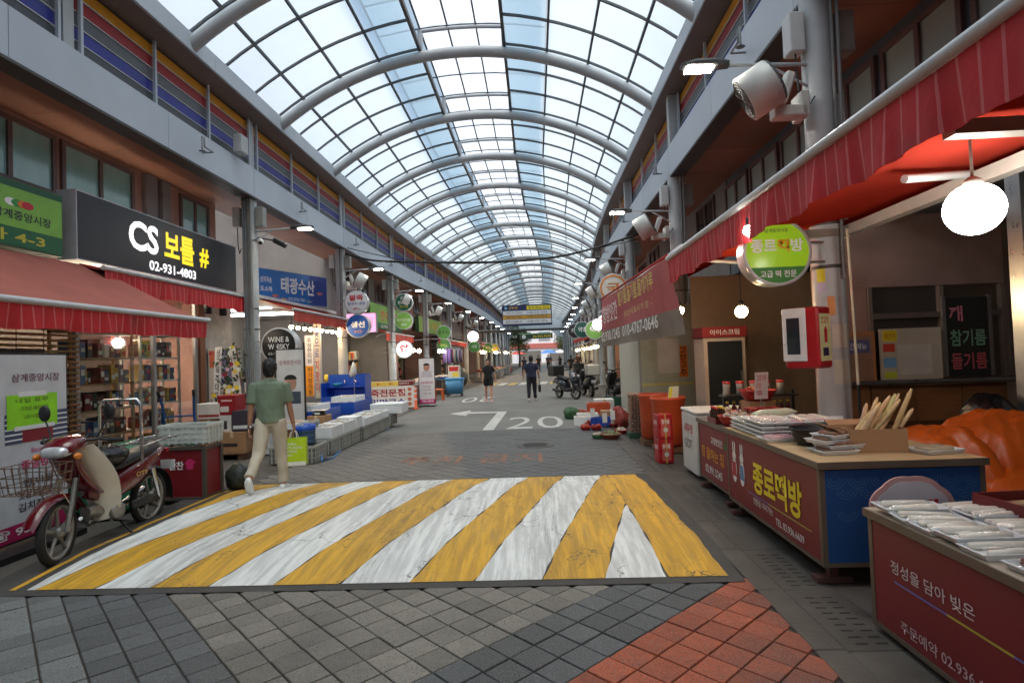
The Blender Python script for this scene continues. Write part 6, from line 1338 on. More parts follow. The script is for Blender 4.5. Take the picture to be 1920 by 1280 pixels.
# ---- behind: orange tarpaulin heap, black bag, hamper
def lump(name, label, cat, c, sc, m, amp=.12, seed=1, n=34):
    s = MB(); s.sph((0, 0, 0), 1.0, n, n//2, sc); o = s.build(name, m); o.location = c; tag(o, label, cat)
    for v in o.data.vertices:
        p = v.co; q_ = p+.25*Vector((mnoise.noise(p*2.2+Vector((seed, 3, 0))), mnoise.noise(p*2.2+Vector((5, seed, 0))), 0)); f_ = 1+amp*(mnoise.noise(q_*2.6+Vector((seed, 0, 0)))-.9*abs(mnoise.noise(Vector((q_.x*7, q_.y*7, q_.z*2.2))+Vector((0, seed, 0))))-.5*abs(mnoise.noise(Vector((q_.x*15, q_.y*15, q_.z*5))+Vector((seed, seed, 0))))); v.co = Vector((p.x*f_, p.y*f_, p.z*f_)); v.co.z = max(v.co.z, -sc[2]*.8)
    return o
M_TARP = mat('orange_tarpaulin', srgb(206, 96, 26), .38, var=.1, scale=4, bump=.35, bscale=16)
def drape(s, c, rx, ry, h, seed, nf=9):
    g_ = []; N = 72
    for i in range(26):
        v = i/25; z = h*max(0, math.cos(v*PI/2))**.62; rr = math.sin(v*PI/2)**.8; row_ = []
        for j in range(N+1):
            a = 2*PI*(j % N)/N; w_ = mnoise.noise(Vector((math.cos(a)*1.3+seed, math.sin(a)*1.3, v*.8)))
            f_ = 1+(.05+.17*v)*math.sin(a*nf+3*w_+seed)*(.6+.6*abs(w_))+.16*w_+.05*v*math.sin(a*23+5*w_)
            row_.append((c[0]+rx*rr*f_*math.cos(a), c[1]+ry*rr*f_*math.sin(a), max(.012, z*(1+.16*w_*v)+.07*(1-v)*mnoise.noise(Vector((rr*math.cos(a)*3+seed, rr*math.sin(a)*3, 1)))-.06*abs(mnoise.noise(Vector((rr*math.cos(a)*5, rr*math.sin(a)*5+seed, v)))))))
        g_.append(row_)
    s.sheet(g_)
s = MB(); drape(s, (-.3, 0, 0), .52, .45, .92, 2.0, 6); drape(s, (.34, .1, 0), .56, .48, 1.02, 6.3, 5); drape(s, (.1, -.3, 0), .6, .4, .6, 9.1, 7)
o = s.build('orange_tarpaulin', M_TARP); o.location = (3.78, 5.15, 0); tag(o, 'crumpled orange tarpaulin draped over goods behind the blue ended counter', 'tarpaulin')
lump('rubbish_bag', 'black rubbish bag behind the orange tarpaulin', 'bag', (4.2, 5.5, .55), (.3, .3, .62), mat('glossy_black_bag', (0, 0, 0)), .12, 8, 24)
lump('orange_sack', 'limp orange sack slumped on the floor under the tarpaulin edge', 'sack', (3.45, 4.2, .22), (.26, .3, .27), M_TARP, .3, 5, 24)
t = thing('storage_tub', 'white lidded storage tub with dark blue lid near the low counter', 'tub', (3.4, 3.55, .35)); loft([((0, 0, 0), .2, .2, XA, YA), ((0, 0, .3), .24, .24, XA, YA), ((0, 0, .34), .25, .25, XA, YA)], 20, power=5).build('body', pm(196, 194, 192), t); loft([((0, 0, .345), .255, .255, XA, YA), ((0, 0, .4), .23, .23, XA, YA), ((0, 0, .42), .15, .15, XA, YA)], 20, power=4).build('lid', pm(40, 62, 84), t); mbox('stand', (-.2, -.2, -.35), (.2, .2, -.002), pm(40, 44, 54), t)
t = thing('price_card', 'light blue and white handwritten price card over the low counter', 'price card', (2.95, 3.4, .82)); fr = (Vector((0, 0, 0)), XA, ZA); rect(t, fr, (0, 0, .22, .16), pm(206, 216, 226)); rect(t, fr, (0, .11, .22, .16), pm(96, 170, 210), d=.003); text('떡 3000', fr, (.03, .03, .19, .09), pm(50, 60, 90), t, 0); mbox('stick', (.1, .003, -.13), (.11, .008, .0), M_STAIN, t)
# ---- column fittings: round sign, extinguisher box, stickers
LG = pm(150, 196, 40, var=.05)
t = disc_sign('round lime rice cake shop sign beside the column', P(1457, 473, 5.85), .335, mat('lime_sign_face', srgb(150, 196, 40), .25, var=.04, emit=srgb(150, 196, 40), estr=.12), [('종로', (-.78, .0, -.02, .4), W_, .05), ('떡', (.02, .0, .36, .4), pm(226, 150, 30), .05), ('방', (.4, .0, .78, .4), W_, .05), ('삼계중앙시장', (-.35, .6, .35, .72), pm(60, 60, 70), .01)], .2, 1, col=3.1)
fr = (Vector((0, -.0065, 0)), XA, ZA); pts = [(.32*math.cos(a), .32*math.sin(a)) for a in [PI+R(28)+(PI-R(56))*k/14 for k in range(15)]]
s = MB(); s.prism(pts, (Vector((0, -.0055, 0)), XA, ZA), .0015); recalc(s.build('green_band', pm(60, 130, 50), t)); text('고급 떡 전문', fr, (-.18, -.255, .18, -.185), W_, t, .02, depth=.004)
t = thing('extinguisher_box', 'red and white fire extinguisher box strapped to the column', 'fire box', (P(1520, 690, 5.75)[0]+.0, 5.78, P(1520, 690, 5.75)[2]), R(-52))
MB().b2((-.17, -.13, 0), (.17, .13, .6), .02).build('case', pm(170, 26, 34, rough=.35), t)
MB().b2((-.178, -.15, .07), (.06, -.131, .595), .015).build('door', pm(220, 220, 220, rough=.35), t); mbox('window', (-.13, -.1535, .14), (.0, -.1505, .5), M_GLASSD, t); mbox('handle', (-.165, -.165, .25), (-.145, -.1505, .4), W_, t)
fr = (Vector((.065, -.1315, .06)), XA, ZA); 
fr2 = (Vector((.172, -.12, .05)), YA, ZA); rect(t, fr2, (.01, .02, .23, .48), pm(226, 226, 170), 'instruction_label'); text('투척용\n소화기', fr2, (.05, .38, .19, .45), RED_, t, .02); MB().prism([(.1, .2), (.15, .2), (.155, .32), (.125, .36), (.095, .32)], fr2, .003).build('extinguisher_print', RED_, t); rect(t, fr2, (.06, .07, .17, .15), pm(60, 40, 80), d=.003)
MB().lathe([(.05, .0), (.05, .3), (.03, .34), (.03, .38)], (-.06, -.07, .1), 14).build('extinguisher', pm(190, 30, 30), t)
t = thing('column_notice', 'cream notices and stickers pasted on the column below the fire box', 'notice', (3.1, 6.08, 0))
def colnote(z0, z1, a0, a1, m, nm='sheet'):
    s = MB(); s.sheet([[(.158*math.cos(a0+(a1-a0)*k/8), .158*math.sin(a0+(a1-a0)*k/8), z) for k in range(9)] for z in (z0, z1)]); s.build(nm, m, t)
colnote(1.62, 1.86, R(-115), R(-55), pm(212, 206, 190)); colnote(1.25, 1.5, R(-115), R(-52), pm(206, 200, 182)); colnote(2.3, 2.44, R(-160), R(-128), pm(220, 206, 40)); colnote(2.2, 2.3, R(-160), R(-128), pm(190, 176, 200)); colnote(1.95, 2.15, R(-125), R(-100), pm(220, 150, 80))
# ---- the big striped awning, its lamp and stays
def canvas_lit(name, c):
    m = bpy.data.materials.new(name); m.use_nodes = True; nt = m.node_tree; n = nt.nodes; n.clear(); L = nt.links; o = n.new('ShaderNodeOutputMaterial'); d = n.new('ShaderNodeBsdfDiffuse'); tr = n.new('ShaderNodeBsdfTranslucent'); d.inputs[0].default_value = (*c, 1); tr.inputs[0].default_value = (*[min(1, v*1.3) for v in c], 1); mx = n.new('ShaderNodeMixShader'); mx.inputs[0].default_value = .35; L.new(d.outputs[0], mx.inputs[1]); L.new(tr.outputs[0], mx.inputs[2]); L.new(mx.outputs[0], o.inputs[0]); return m
M_BIGC = canvas_lit('orange_red_backlit_canvas', srgb(176, 62, 48))
aw = awning('large red striped awning over the rice cake counters', 3.6, 2.98, 1.9, 2.9, .2, 7.85, .3, M_BIGC, M_RSTR)
MB().b2((-.35, -3.8, -.12), (-.25, 3.8, -.02)).build('roller_box', pm(206, 200, 190), aw); MB().b2((-1.3, -.9, -.14), (-.36, -.8, -.06)).build('support_beam', pm(140, 130, 116), aw); MB().b2((-1.3, 1.9, -.14), (-.36, 2.0, -.06)).build('support_beam', pm(140, 130, 116), aw)
MB().tube([(-1.0, -.0, -.12), (-.4, .2, -.05)], .03, 8).build('hinge_arm', pm(190, 190, 188), aw)
M_GLOBE = mat('lit_globe', (1, 1, 1), emit=(1, .96, .88), estr=15.0, var=0)
t = thing('globe_lamp', 'large glowing white globe lamp hanging under the striped awning', 'lamp', P(1826, 392, 3.6)); MB().sph((0, 0, 0), .158, 28, 18).build('globe', M_GLOBE, t); MB().tube([(0, 0, .155), (0, 0, .62)], .009, 8).build('rod', pm(120, 110, 100), t); MB().lathe([(.05, .15), (.05, .175), (.02, .2)], n=14).build('cap', pm(150, 140, 130), t)
for k, (x, y, Y) in enumerate(((1405, 432, 5.0), (1345, 468, 6.3))): bulb('lit white bulb under the front edge of the striped awning', P(x, y, Y), .05, .06, M_BULBW, 'white bulbs under the striped awning')
bulb('warm pear bulb hanging before the banner end', P(1275, 582, 8.6), .06, .5); bulb('warm pear bulb hanging above the red bowls', P(1390, 584, 7.2), .075, .7)
t = thing('prop_pole', 'thin cream pole with a black taped foot behind the counter', 'pole', tuple(P(1612, 770, 5.6))); MB().tube([(-.03, 0, 1.75), (0, 0, .25)], .012, 8).build('shaft', pm(206, 196, 170), t); MB().tube([(0, 0, .25), (.01, 0, -.75)], .014, 8).build('taped_end', M_BLK, t)
# ---- walls at the back of the stall
t = thing('stall_back_wall', 'plum wall with dark doorway and timber wainscot behind the stall', 'wall', (3.55, 7.3, 0))
mbox('wall_panel', (0, 0, 2.35), (2.3, .1, 3.3), M_PLUM, t); mbox('wall_panel', (0, 0, 0), (.62, .1, 2.348), M_PLUM, t); mbox('door_leaf', (.68, .05, 1.2), (1.5, .07, 2.34), pm(70, 62, 58), t); mbox('door_leaf', (1.55, .05, 1.2), (2.3, .07, 2.34), pm(84, 70, 58), t)
for x in (.63, 1.5, 2.24): mbox('door_frame', (x, -.02, 1.2), (x+.05, .1, 2.345), pm(120, 106, 98), t)
mbox('transom', (.68, -.02, 1.95), (2.24, .04, 2.02), pm(104, 92, 86), t)
for k in range(4): mbox('wainscot_board', (.05+k*.55, -.04, .15), (.58+k*.55, -.001, 1.12), mat('brown_timber', srgb(150, 102, 62), .55, var=.2, scale=3, stretch=(1, 1, 5), rnd=.15), t)
mbox('ledge', (0, -.2, 1.14), (2.3, -.0005, 1.2), pm(60, 50, 44), t); MB().tube([(0, -.22, 1.17), (2.3, -.22, 1.17)], .025, 8).build('ledge_rail', M_STAIN, t)
mbox('rail', (.05, -.06, .62), (2.25, -.041, .68), pm(96, 66, 42), t)
t = thing('notice_board', 'cream notice board with yellow red and blue stickers on the ledge', 'board', (4.18, 7.08, 1.2)); mbox('panel', (0, 0, 0), (.72, .03, .62), pm(192, 182, 162), t); fr = (Vector((0, -.001, 0)), XA, ZA)
for (b, c) in (((.03, .47, .2, .6), (224, 206, 40)), ((.03, .34, .17, .44), (206, 70, 50)), ((.03, .15, .18, .27), (120, 170, 210)), ((.03, .02, .18, .1), (190, 206, 60))): rect(t, fr, b, pm(*c), 'sticker')
rect(t, fr, (.2, .06, .6, .42), pm(206, 200, 188), 'blank_paper'); text('원산지', fr, (.05, .5, .18, .57), RED_, t, .01, depth=.004)
t = thing('menu_case', 'timber framed menu case with a lilac heading beside the notice board', 'case', (3.6, 7.08, 1.2)); mbox('panel', (.03, .01, .0), (.49, .03, .55), pm(150, 116, 96), t)
for a, b in (((0, 0, 0), (.03, .04, .6)), ((.49, 0, 0), (.52, .04, .6)), ((.03, 0, .55), (.49, .04, .6))): mbox('frame', a, b, pm(176, 120, 76), t)
rect(t, (Vector((0, .009, 0)), XA, ZA), (.06, .34, .46, .5), pm(96, 96, 140)); text('방앗간 메뉴', (Vector((0, .008, 0)), XA, ZA), (.1, .38, .42, .46), W_, t, .01)
t = thing('lettered_window', 'dark window lettered in green and red for sesame oil', 'window', (4.98, 7.1, 1.22)); mbox('pane', (0, 0, 0), (.5, .02, .95), pm(44, 46, 44, rough=.15), t); fr = (Vector((0, -.001, 0)), XA, ZA); text('참기름', fr, (.04, .36, .46, .56), pm(120, 160, 130), t, .03); text('들기름', fr, (.04, .08, .46, .28), pm(190, 90, 96), t, .03); text('깨', fr, (.04, .66, .2, .85), pm(206, 120, 130), t, .03)
for x in (-.04, .5): mbox('frame', (x, -.01, 0), (x+.04, .03, .97), pm(104, 98, 94), t)
t = thing('shutter_post', 'brushed steel shutter post at the corner of the stall', 'post', (4.35, 5.2, 0)); mbox('post', (0, 0, 0), (.12, .16, 3.3), M_STAIN, t); mbox('post', (.3, -.6, 0), (.46, -.4, 3.3), pm(150, 144, 134), t)
for k in range(5): mbox('shutter_slat', (.5+k*.12, -.5, .0), (.6+k*.12, -.46, 3.3), pm(84, 78, 72), t)
tag(MB().tube([(4.35, 4.4, .75), (4.42, 4.4, 1.5)], .018, 8).build('broom_handle', pm(50, 90, 170)), 'blue broom handle leaning at the stall corner', 'broom')
t = thing('display_fridge', 'tall shop fridge with dark door and red header behind the bowls', 'fridge', P(1325, 760, 9.6)[:2]+(0,)); wf = .68; zf = P(1362, 612, 9.6)[2]
mbox('case', (0, .02, 0), (wf, .6, zf-.18), pm(190, 176, 162), t); mbox('header', (-.02, -.02, zf-.175), (wf+.02, .6, zf), pm(140, 34, 36), t); mbox('door', (.06, -.005, .1), (wf-.06, .018, zf-.24), M_GLASSD, t); mbox('handle', (wf-.1, -.03, .9), (wf-.07, -.006, 1.3), M_STAIN, t); text('아이스크림', (Vector((0, -.021, zf-.175)), XA, ZA), (.1, .04, wf-.1, .13), W_, t, .02)
t = thing('stall_partition', 'beige corrugated partition behind the fridge and sauce shelves', 'wall', (2.9, 10.6, 0))
for k in range(24): mbox('corrugated_strip', (k*.1, 0, 0), (k*.1+.098, .03+.02*(k % 2), 3.0), pm(140, 120, 98, rough=.6), t)
# sauce shelves: each bottle a thing
t = thing('sauce_shelf', 'black steel rack for sauce bottles beside the column', 'shelf', (2.75, 7.35, 0))
for z in (.45, .75, 1.05): mbox('shelf_board', (-.35, 0, z-.02), (.55, .3, z), M_BLK, t)
for x in (-.35, .52): mbox('upright', (x, .12, 0), (x+.03, .15, 1.1), M_BLK, t)
for (z, n, c, lab, cc) in ((.45, 10, (70, 24, 22), 'dark red sauce bottle on the low rack shelf', (190, 30, 30)), (.75, 10, (96, 36, 30), 'brown sauce bottle with yellow cap on the rack', (226, 180, 40)), (1.05, 5, (206, 200, 190), 'white labelled jar with red lid on the rack top', (170, 30, 34))):
    bm_ = MB().lathe([(0, 0), (.034, 0), (.036, .02), (.036, .13), (.018, .17), (.016, .2)] if z < 1 else [(0, 0), (.045, 0), (.045, .15)], n=12).mesh('bottle_body'); bm_.materials.append(pm(*c, rough=.2)); cm_ = MB().lathe([(.018, .2), (.018, .225), (0, .225)] if z < 1 else [(.048, .15), (.048, .18), (0, .18)], n=12).mesh('bottle_cap'); cm_.materials.append(pm(*cc))
    for k in range(n):
        b = thing('sauce_bottle', lab, 'bottle', (2.44+k*(.85/n), 7.45, z), 0, lab+' row'); ob('body', bm_, None, b); ob('cap', cm_, None, b)
# goods on counter C
zC = .822
bowl('red plastic bowl of white sprouts on the small maroon counter', (2.12, 6.25, zC), .17, .11, M_REDP, 'white'); bowl('red bowl heaped with pale grain at the far counter end', (2.2, 6.85, zC), .16, .1, M_REDP, 'pale'); bowl('wide red bowl raised behind the spice jars', (2.62, 6.9, zC+.2), .2, .13, M_REDP, 'red'); carton('low brown carton under the wide red bowl', (2.62, 6.9, zC), (.3, .3, .2))
redtray('red tray of small bottles on the small maroon counter', (2.06, 6.55, zC), (.2, .3, .06), 0, [])
bm_ = MB().lathe([(0, 0), (.024, 0), (.024, .1), (.012, .13), (.012, .15)], n=10).mesh('bottle_body'); bm_.materials.append(pm(60, 34, 24, rough=.15))
for k in range(8):
    b = thing('oil_bottle', 'small dark oil bottle with %s cap on the red tray' % ('red', 'yellow')[k % 2], 'bottle', (2.0+(k % 2)*.07, 6.45+(k//2)*.065, zC+.011), 0, 'small oil bottles with %s caps' % ('red', 'yellow')[k % 2]); ob('body', bm_, None, b); MB().lathe([(.014, .15), (.014, .17), (0, .17)], n=10).build('cap', pm(200, 40, 36) if k % 2 == 0 else pm(226, 190, 40), b)
for k in range(6): 
    b = thing('spice_jar', 'square spice jar with white label and red lid on the small counter', 'jar', (2.35+(k % 3)*.12, 6.3+(k//3)*.13, zC), 0, 'spice jars with red lids'); MB().b2((-.045, -.045, 0), (.045, .045, .14), .01).build('jar', pm(150, 100, 80, rough=.2), b); mbox('lid', (-.047, -.047, .141), (.047, .047, .17), pm(160, 28, 32), b); mbox('label', (-.035, -.0465, .03), (.035, -.0455, .11), W_, b)
t = thing('price_card', 'tall white handwritten price card among the spice jars', 'price card', (2.45, 6.55, zC+.25)); fr = (Vector((0, 0, 0)), XA, Vector((.06, 0, 1)).normalized()); rect(t, fr, (0, 0, .15, .3), pm(220, 212, 206)); text('고추가루\n국산\n100%', fr, (.02, .04, .13, .27), RED_, t, .01); mbox('stick', (.07, .003, -.25), (.08, .008, 0), M_STAIN, t)
# freezer, oil tins, orange bins, eggs, vegetables
t = thing('chest_freezer', 'white chest freezer with handwritten red letters beside the oil tins', 'freezer', (2.0, 7.35, 0)); MB().b2((0, 0, .04), (.75, .7, .82), .02).build('case', pm(206, 204, 200), t); MB().b2((-.01, -.01, .825), (.76, .71, .87), .015).build('lid', pm(214, 212, 208), t); fr = (Vector((-.002, .7, 0)), Vector((0, -1, 0)), ZA); text('새우젓', fr, (.15, .55, .55, .68), RED_, t, .02); text('GOT', fr, (.15, .35, .5, .47), K_, t, 0)
for k in range(2):
    t = thing('oil_tin', ('upper' if k else 'lower')+' red sesame oil tin with gold strap in the stack of two', 'tin', (1.86, 8.62, k*.36), R(8)); MB().b2((-.11, -.11, 0), (.11, .11, .355), .008).build('body', pm(170, 26, 34, rough=.3), t); fr = (Vector((-.112, .1, 0)), Vector((0, -1, 0)), ZA); rect(t, fr, (.03, .04, .17, .3), pm(190, 60, 60)); text('들기름', fr, (.04, .2, .16, .27), W_, t, .03)
    frY = (Vector((-.1, -.112, 0)), XA, ZA); rect(t, frY, (.03, .04, .17, .3), pm(200, 90, 84)); text('참기름', frY, (.04, .22, .16, .28), W_, t, .03); MB().prism([(.1+.035*math.cos(a*PI/8), .13+.035*math.sin(a*PI/8)) for a in range(16)], frY, .003).build('emblem', pm(206, 214, 200), t); mbox('strap', (-.01, -.114, 0), (.01, .114, .358), pm(190, 160, 80), t)
M_ORB = mat('orange_rubber_bin', srgb(186, 74, 34), .5, var=.12, scale=5, bump=.3, bscale=9, dirt=.15)
for k, (x, y) in enumerate(((2.16, 9.55), (2.1, 10.35))):
    t = thing('orange_bin', 'tall orange rubber bin %s' % ('with a price card stuck in it' if k == 0 else 'between the egg trays and the other bin'), 'bin', (x, y, .1)); MB().lathe([(.0, 0), (.22, 0), (.25, .05), (.26, .4), (.27, .72), (.29, .76), (.285, .8), (.26, .78), (.25, .7), (0, .66)], n=26).build('body', M_ORB, t)
    mbox('skid', (-.25, -.2, -.1), (.25, .2, -.002), M_WOOD, t)
t = thing('price_card', 'white price card with yellow strip leaning on the orange bin', 'price card', (2.1, 9.3, .86)); fr = (Vector((0, 0, 0)), XA, Vector((.15, 0, 1)).normalized()); rect(t, fr, (0, 0, .16, .22), pm(206, 204, 190)); rect(t, fr, (.01, .03, .06, .2), pm(214, 206, 60), d=.003); mbox('stick', (.06, .003, -.1), (.07, .008, 0), M_STAIN, t)
em = MB()
for i in range(5):
    for j in range(5): em.sph((-.12+i*.06, -.12+j*.06, .03), .021, 6, 4, (1, 1, 1.25))
em = em.mesh('egg_layer'); em.materials.append(pm(196, 150, 116, rough=.6)); tm_ = MB().b2((-.15, -.15, 0), (.15, .15, .022), .006).mesh('pulp_tray'); tm_.materials.append(pm(120, 100, 92, rough=.9))
for k in range(15):
    t = thing('egg_tray', 'pulp tray of brown eggs in the tall stack beside the orange bins', 'egg tray', (1.93+random.uniform(-.008, .008), 11.25, .1+k*.05), random.uniform(-.05, .05), 'stacked egg trays'); ob('pulp_tray', tm_, None, t); o = ob('egg_layer', em, None, t); o['kind'] = 'stuff'
tag(mbox('crate_base', (1.75, 11.05, 0), (2.11, 11.45, .098), pm(50, 84, 66), None), 'dark green crate base under the stacked egg trays', 'crate')
veg = [((1145, 822), .2, .1, 'green', 'brown', 'large brown bowl of green shoots at the road edge'), ((1118, 806), .13, .08, 'red', 'red', 'small red bowl of peppers at the road edge'), ((1128, 798), .17, .09, 'red', 'red', 'wide red bowl of peppers behind the small one'), ((1108, 797), .15, .08, 'red', 'red', 'red bowl heaped with orange chillies at the stall corner'), ((1155, 800), .17, .09, 'pale', 'red', 'red bowl of pale roots beside the green crate')]
for (px, r_, h_, f_, c_, lab) in veg: q = gp(*px); bowl(lab, (q.x, q.y, 0), r_, h_, pm(130, 60, 44) if c_ == 'brown' else M_REDP, f_)
crate('dark green crate of leeks tilted at the produce corner', tuple(gp(1150, 772))[:2]+(.12,), R(80), m=pm(36, 84, 66)); crate('bright blue crate behind the pepper bowls', (1.42, 13.0, 0), R(85), m=M_BLUE, scale=(.8, .8, .7)); crate('orange topped crate beyond the green crate', (1.55, 14.6, .1), R(90), m=pm(200, 80, 40))
foam_box('small white foam box of garlic at the produce corner', (1.05, 13.4, 0), (.4, .3, .2), fill='pale'); bowl('red basket of tomatoes beyond the white foam box', (1.1, 15.0, 0), .24, .16, M_REDP, 'red'); lump('green_sack', 'dark green net sack of cabbages by the produce crates', 'sack', (.85, 14.8, .16), (.2, .2, .2), pm(50, 86, 50), .5, 6, 30)
for k, (px, py, r_, f_, lab) in enumerate(((1098, 806, .12, 'red', 'small red bowl of chillies next to the road edge'), (1138, 788, .16, 'green', 'green heaped bowl between the blue crate and roots'), (1165, 812, .14, 'pale', 'pale nut bowl touching the egg tray base'), (1100, 778, .15, 'red', 'red pepper bowl beyond the white foam box'), (1168, 790, .16, 'brown', 'brown bean bowl behind the pale nut bowl'), (1120, 822, .11, 'pale', 'small bowl of garlic cloves at the road edge'))):
    q = gp(px, py); bowl(lab, (q.x, q.y, 0), r_, .08, M_REDP if k % 2 == 0 else pm(60, 110, 80), f_)
for k, (px, py) in enumerate(((1112, 800), (1150, 806), (1135, 812), (1172, 800))):
    q = gp(px, py); t = thing('price_stick', 'white price card on a stick among the produce bowls', 'price card', (q.x, q.y, 0), R(random.uniform(-20, 20)), 'price cards among the produce bowls'); mbox('stick', (-.006, -.006, 0), (.006, .006, .3), M_WOOD, t); mbox('card', (-.05, -.01, .22), (.05, -.0065, .42), pm(226, 224, 218), t)
carton('brown carton of greens on the kerb behind the peppers', (1.75, 13.6, 0), (.5, .4, .3)); carton('white carton stacked beside the green crate of leeks', (1.75, 15.2, 0), (.5, .5, .45), pm(210, 208, 204)); foam_box('foam box of radishes beside the brown carton', (1.2, 13.9, 0), (.5, .36, .22), fill='pale'); lump('onion_sack', 'red net sack of onions behind the produce bowls', 'sack', (1.8, 12.6, .22), (.2, .2, .26), pm(150, 60, 50), .5, 2, 30)
# kiosk of pale panels with pole
t = thing('pale_kiosk', 'pale green panelled kiosk with white poster at the bins', 'kiosk', (2.15, 11.7, 0)); mbox('wall', (0, .1, 0), (1.6, .16, 2.6), pm(176, 178, 160), t); mbox('wall', (0, .16, 0), (.06, 3.0, 2.6), pm(186, 188, 176), t); mbox('corner_post', (-.04, .05, 0), (.0, .1, 2.7), pm(150, 152, 154), t); mbox('poster', (.35, .092, 1.2), (.8, .099, 1.9), pm(200, 196, 190), t); mbox('band', (0, .094, .95), (1.6, .099, 1.0), pm(206, 196, 120), t)
# pink banner strung along the neighbouring stall
pR0, pR1, pL0, pL1 = Vector(P(1250, 482, 8.0)), Vector(P(1281, 626, 7.7)), Vector(P(1128, 562, 12.9)), Vector(P(1131, 650, 12.9))
t = thing('cloth_banner', 'faded pink mill shop banner with yellow and white letters', 'banner', (0, 0, 0)); g_ = []
for i in range(13):
    v = i/12; g_.append([pL0.lerp(pR0, u).lerp(pL1.lerp(pR1, u), v)+Vector((-.05*math.sin(u*9+v*3)*v, 0, -.03*math.sin(u*PI)*(1-v))) for u in [k/24 for k in range(25)]])
s = MB(); s.sheet([r_ for r_ in g_[:9]]); s.build('cloth', mat('faded_pink_cloth', srgb(196, 104, 104), .8, var=.12, scale=3, dirt=.1), t); s = MB(); s.sheet(g_[8:]); s.build('lower_band', mat('faded_grey_cloth', srgb(150, 136, 124), .8, var=.15, scale=3, dirt=.15), t)
uu = (pR0-pL0).normalized(); vv = ((pL0-pL1).normalized()+(pR0-pR1).normalized()).normalized(); vv = (vv-uu*vv.dot(uu)).normalized(); nn = uu.cross(vv); W2 = (pR0-pL0).length; H2 = (pR0-pR1).length*.97
fr = (pL1.lerp(pR1, 0)+nn*.075, uu, vv)
text('고향방앗간', fr, (.25, H2*.42, W2*.42, H2*.75), pm(226, 216, 214), t, .03); text('참기름,들기름,들깨가루', fr, (W2*.45, H2*.6, W2*.93, H2*.86), pm(214, 196, 90), t, .03); text('- 원산지표시가 잘 -', fr, (W2*.5, H2*.4, W2*.9, H2*.5), pm(206, 180, 100), t, .01); text('02.930.1245  010-4767-0646', fr, (.3, H2*.09, W2*.95, H2*.27), pm(226, 222, 218), t, .03)
MB().tube([pL0+Vector((0, 0, .02)), pR0+Vector((0, 0, .02))], .02, 8).build('rail', M_RED, t)
awning('red awning behind the pink banner', 3.6, 3.35, 2.15, 3.1, 8.1, 13.2, .12, M_BIGC, M_RED)
t, fr, w, h = board('vertical_sign', 'orange vertical sign with black letters on the far column', (P(1271, 680, 11.8)[0], 11.8), (P(1291, 680, 11.8)[0], 11.8), P(1280, 708, 11.8)[2], P(1280, 646, 11.8)[2], pm(226, 120, 24), .04); text('고\n양\n고\n추', fr, (w*.2, .05, w*.8, h-.05), K_, t, .02)
# ================================================================== FITTINGS ON THE COLUMNS AND BEAMS
M_LED = mat('led_panel', (1, 1, 1), emit=(1, .93, .8), estr=40.0, var=0)
def led_proto(sg):
    t = thing('street_lamp', 'lit LED lamp on a horizontal arm', 'lamp', (0, 0, 0))
    MB().tube([(0, 0, 0), (-sg*1.0, 0, .05)], .022, 8).build('arm', M_STEEL, t); MB().tube([(0, 0, -.25), (-sg*.45, 0, .02)], .014, 6).build('stay', M_STEEL, t)
    loft([((-sg*.85, 0, .05), .05, .035, YA, ZA), ((-sg*1.0, 0, .06), .09, .045, YA, ZA), ((-sg*1.2, 0, .06), .1, .04, YA, ZA), ((-sg*1.34, 0, .055), .06, .02, YA, ZA)], 14, power=3).build('housing', pm(70, 72, 74), t)
    MB().b2((-sg*1.3-.0, -.07, .002), (-sg*1.02, .07, .016)).build('led_panel', M_LED, t); return t
def fan_proto(sg):
    t = thing('drum_fan', 'white drum fan on a bracket', 'fan', (0, 0, 0)); ax = Matrix.Rotation(R(sg*-108), 3, 'Z') @ Matrix.Rotation(R(28), 3, 'X'); c = Vector((-sg*.62, -.28, .1))
    MB().lathe([(.21, -.2), (.235, -.19), (.235, .1), (.22, .12), (.21, .12), (.21, -.2)], c, 28, 'Y', rot=ax, caps=False).build('drum', pm(206, 206, 202, rough=.4), t)
    s = MB()
    for k in range(6): s.lathe([(.03+k*.033, -.195), (.038+k*.033, -.2), (.03+k*.033, -.205)], c, 22, 'Y', rot=ax, caps=False)
    for k in range(8):
        d = ax @ Vector((math.cos(k*PI/4)*.21, -.2, math.sin(k*PI/4)*.21)); d0 = ax @ Vector((0, -.2, 0)); s.tube([c+d0, c+d], .005, 4, smooth=False)
    s.build('grille', pm(110, 112, 112), t)
    s = MB()
    for k in range(5):
        a = k*2*PI/5; u = Vector((math.cos(a), 0, math.sin(a))); w_ = Vector((-math.sin(a), .4, math.cos(a))); s.add([c+ax @ (u*.04-w_*.03), c+ax @ (u*.19-w_*.06), c+ax @ (u*.19+w_*.06), c+ax @ (u*.04+w_*.03)], [(0, 1, 2, 3)])
    s.build('blade', pm(150, 152, 152), t); s = MB(); s.lathe([(.0, .1), (.16, .11), (.22, .13), (.235, .1)], c, 24, 'Y', rot=ax, caps=False); s.build('back_grille', pm(90, 94, 96), t)
    MB().box((-sg*.36, -.2, .12), (.1, .1, .34), (0, R(sg*20), 0), .02).build('yoke', pm(214, 212, 206, rough=.4), t); MB().box((-sg*.3, -.12, -.1), (.34, .16, .12), None, .015).build('bracket_arm', pm(210, 208, 200, rough=.4), t); MB().b2((-sg*.12, -.2, -.16), (-sg*.2, .05, .1), .01).build('bracket_plate', pm(206, 204, 196, rough=.4), t); return t
def place_all(proto, spots, gl, group):
    for i, (loc, lab) in enumerate(spots):
        o = proto if i == 0 else dup(proto); o.location = loc
        o['label'] = lab or gl
        if not lab: o['group'] = group
        elif 'group' in o: del o['group']
side_d = {-1: ('on the bottle shop side', -6.2, LY[2:]), 1: ('on the rice cake stall side', 3.1, RY[1:])}
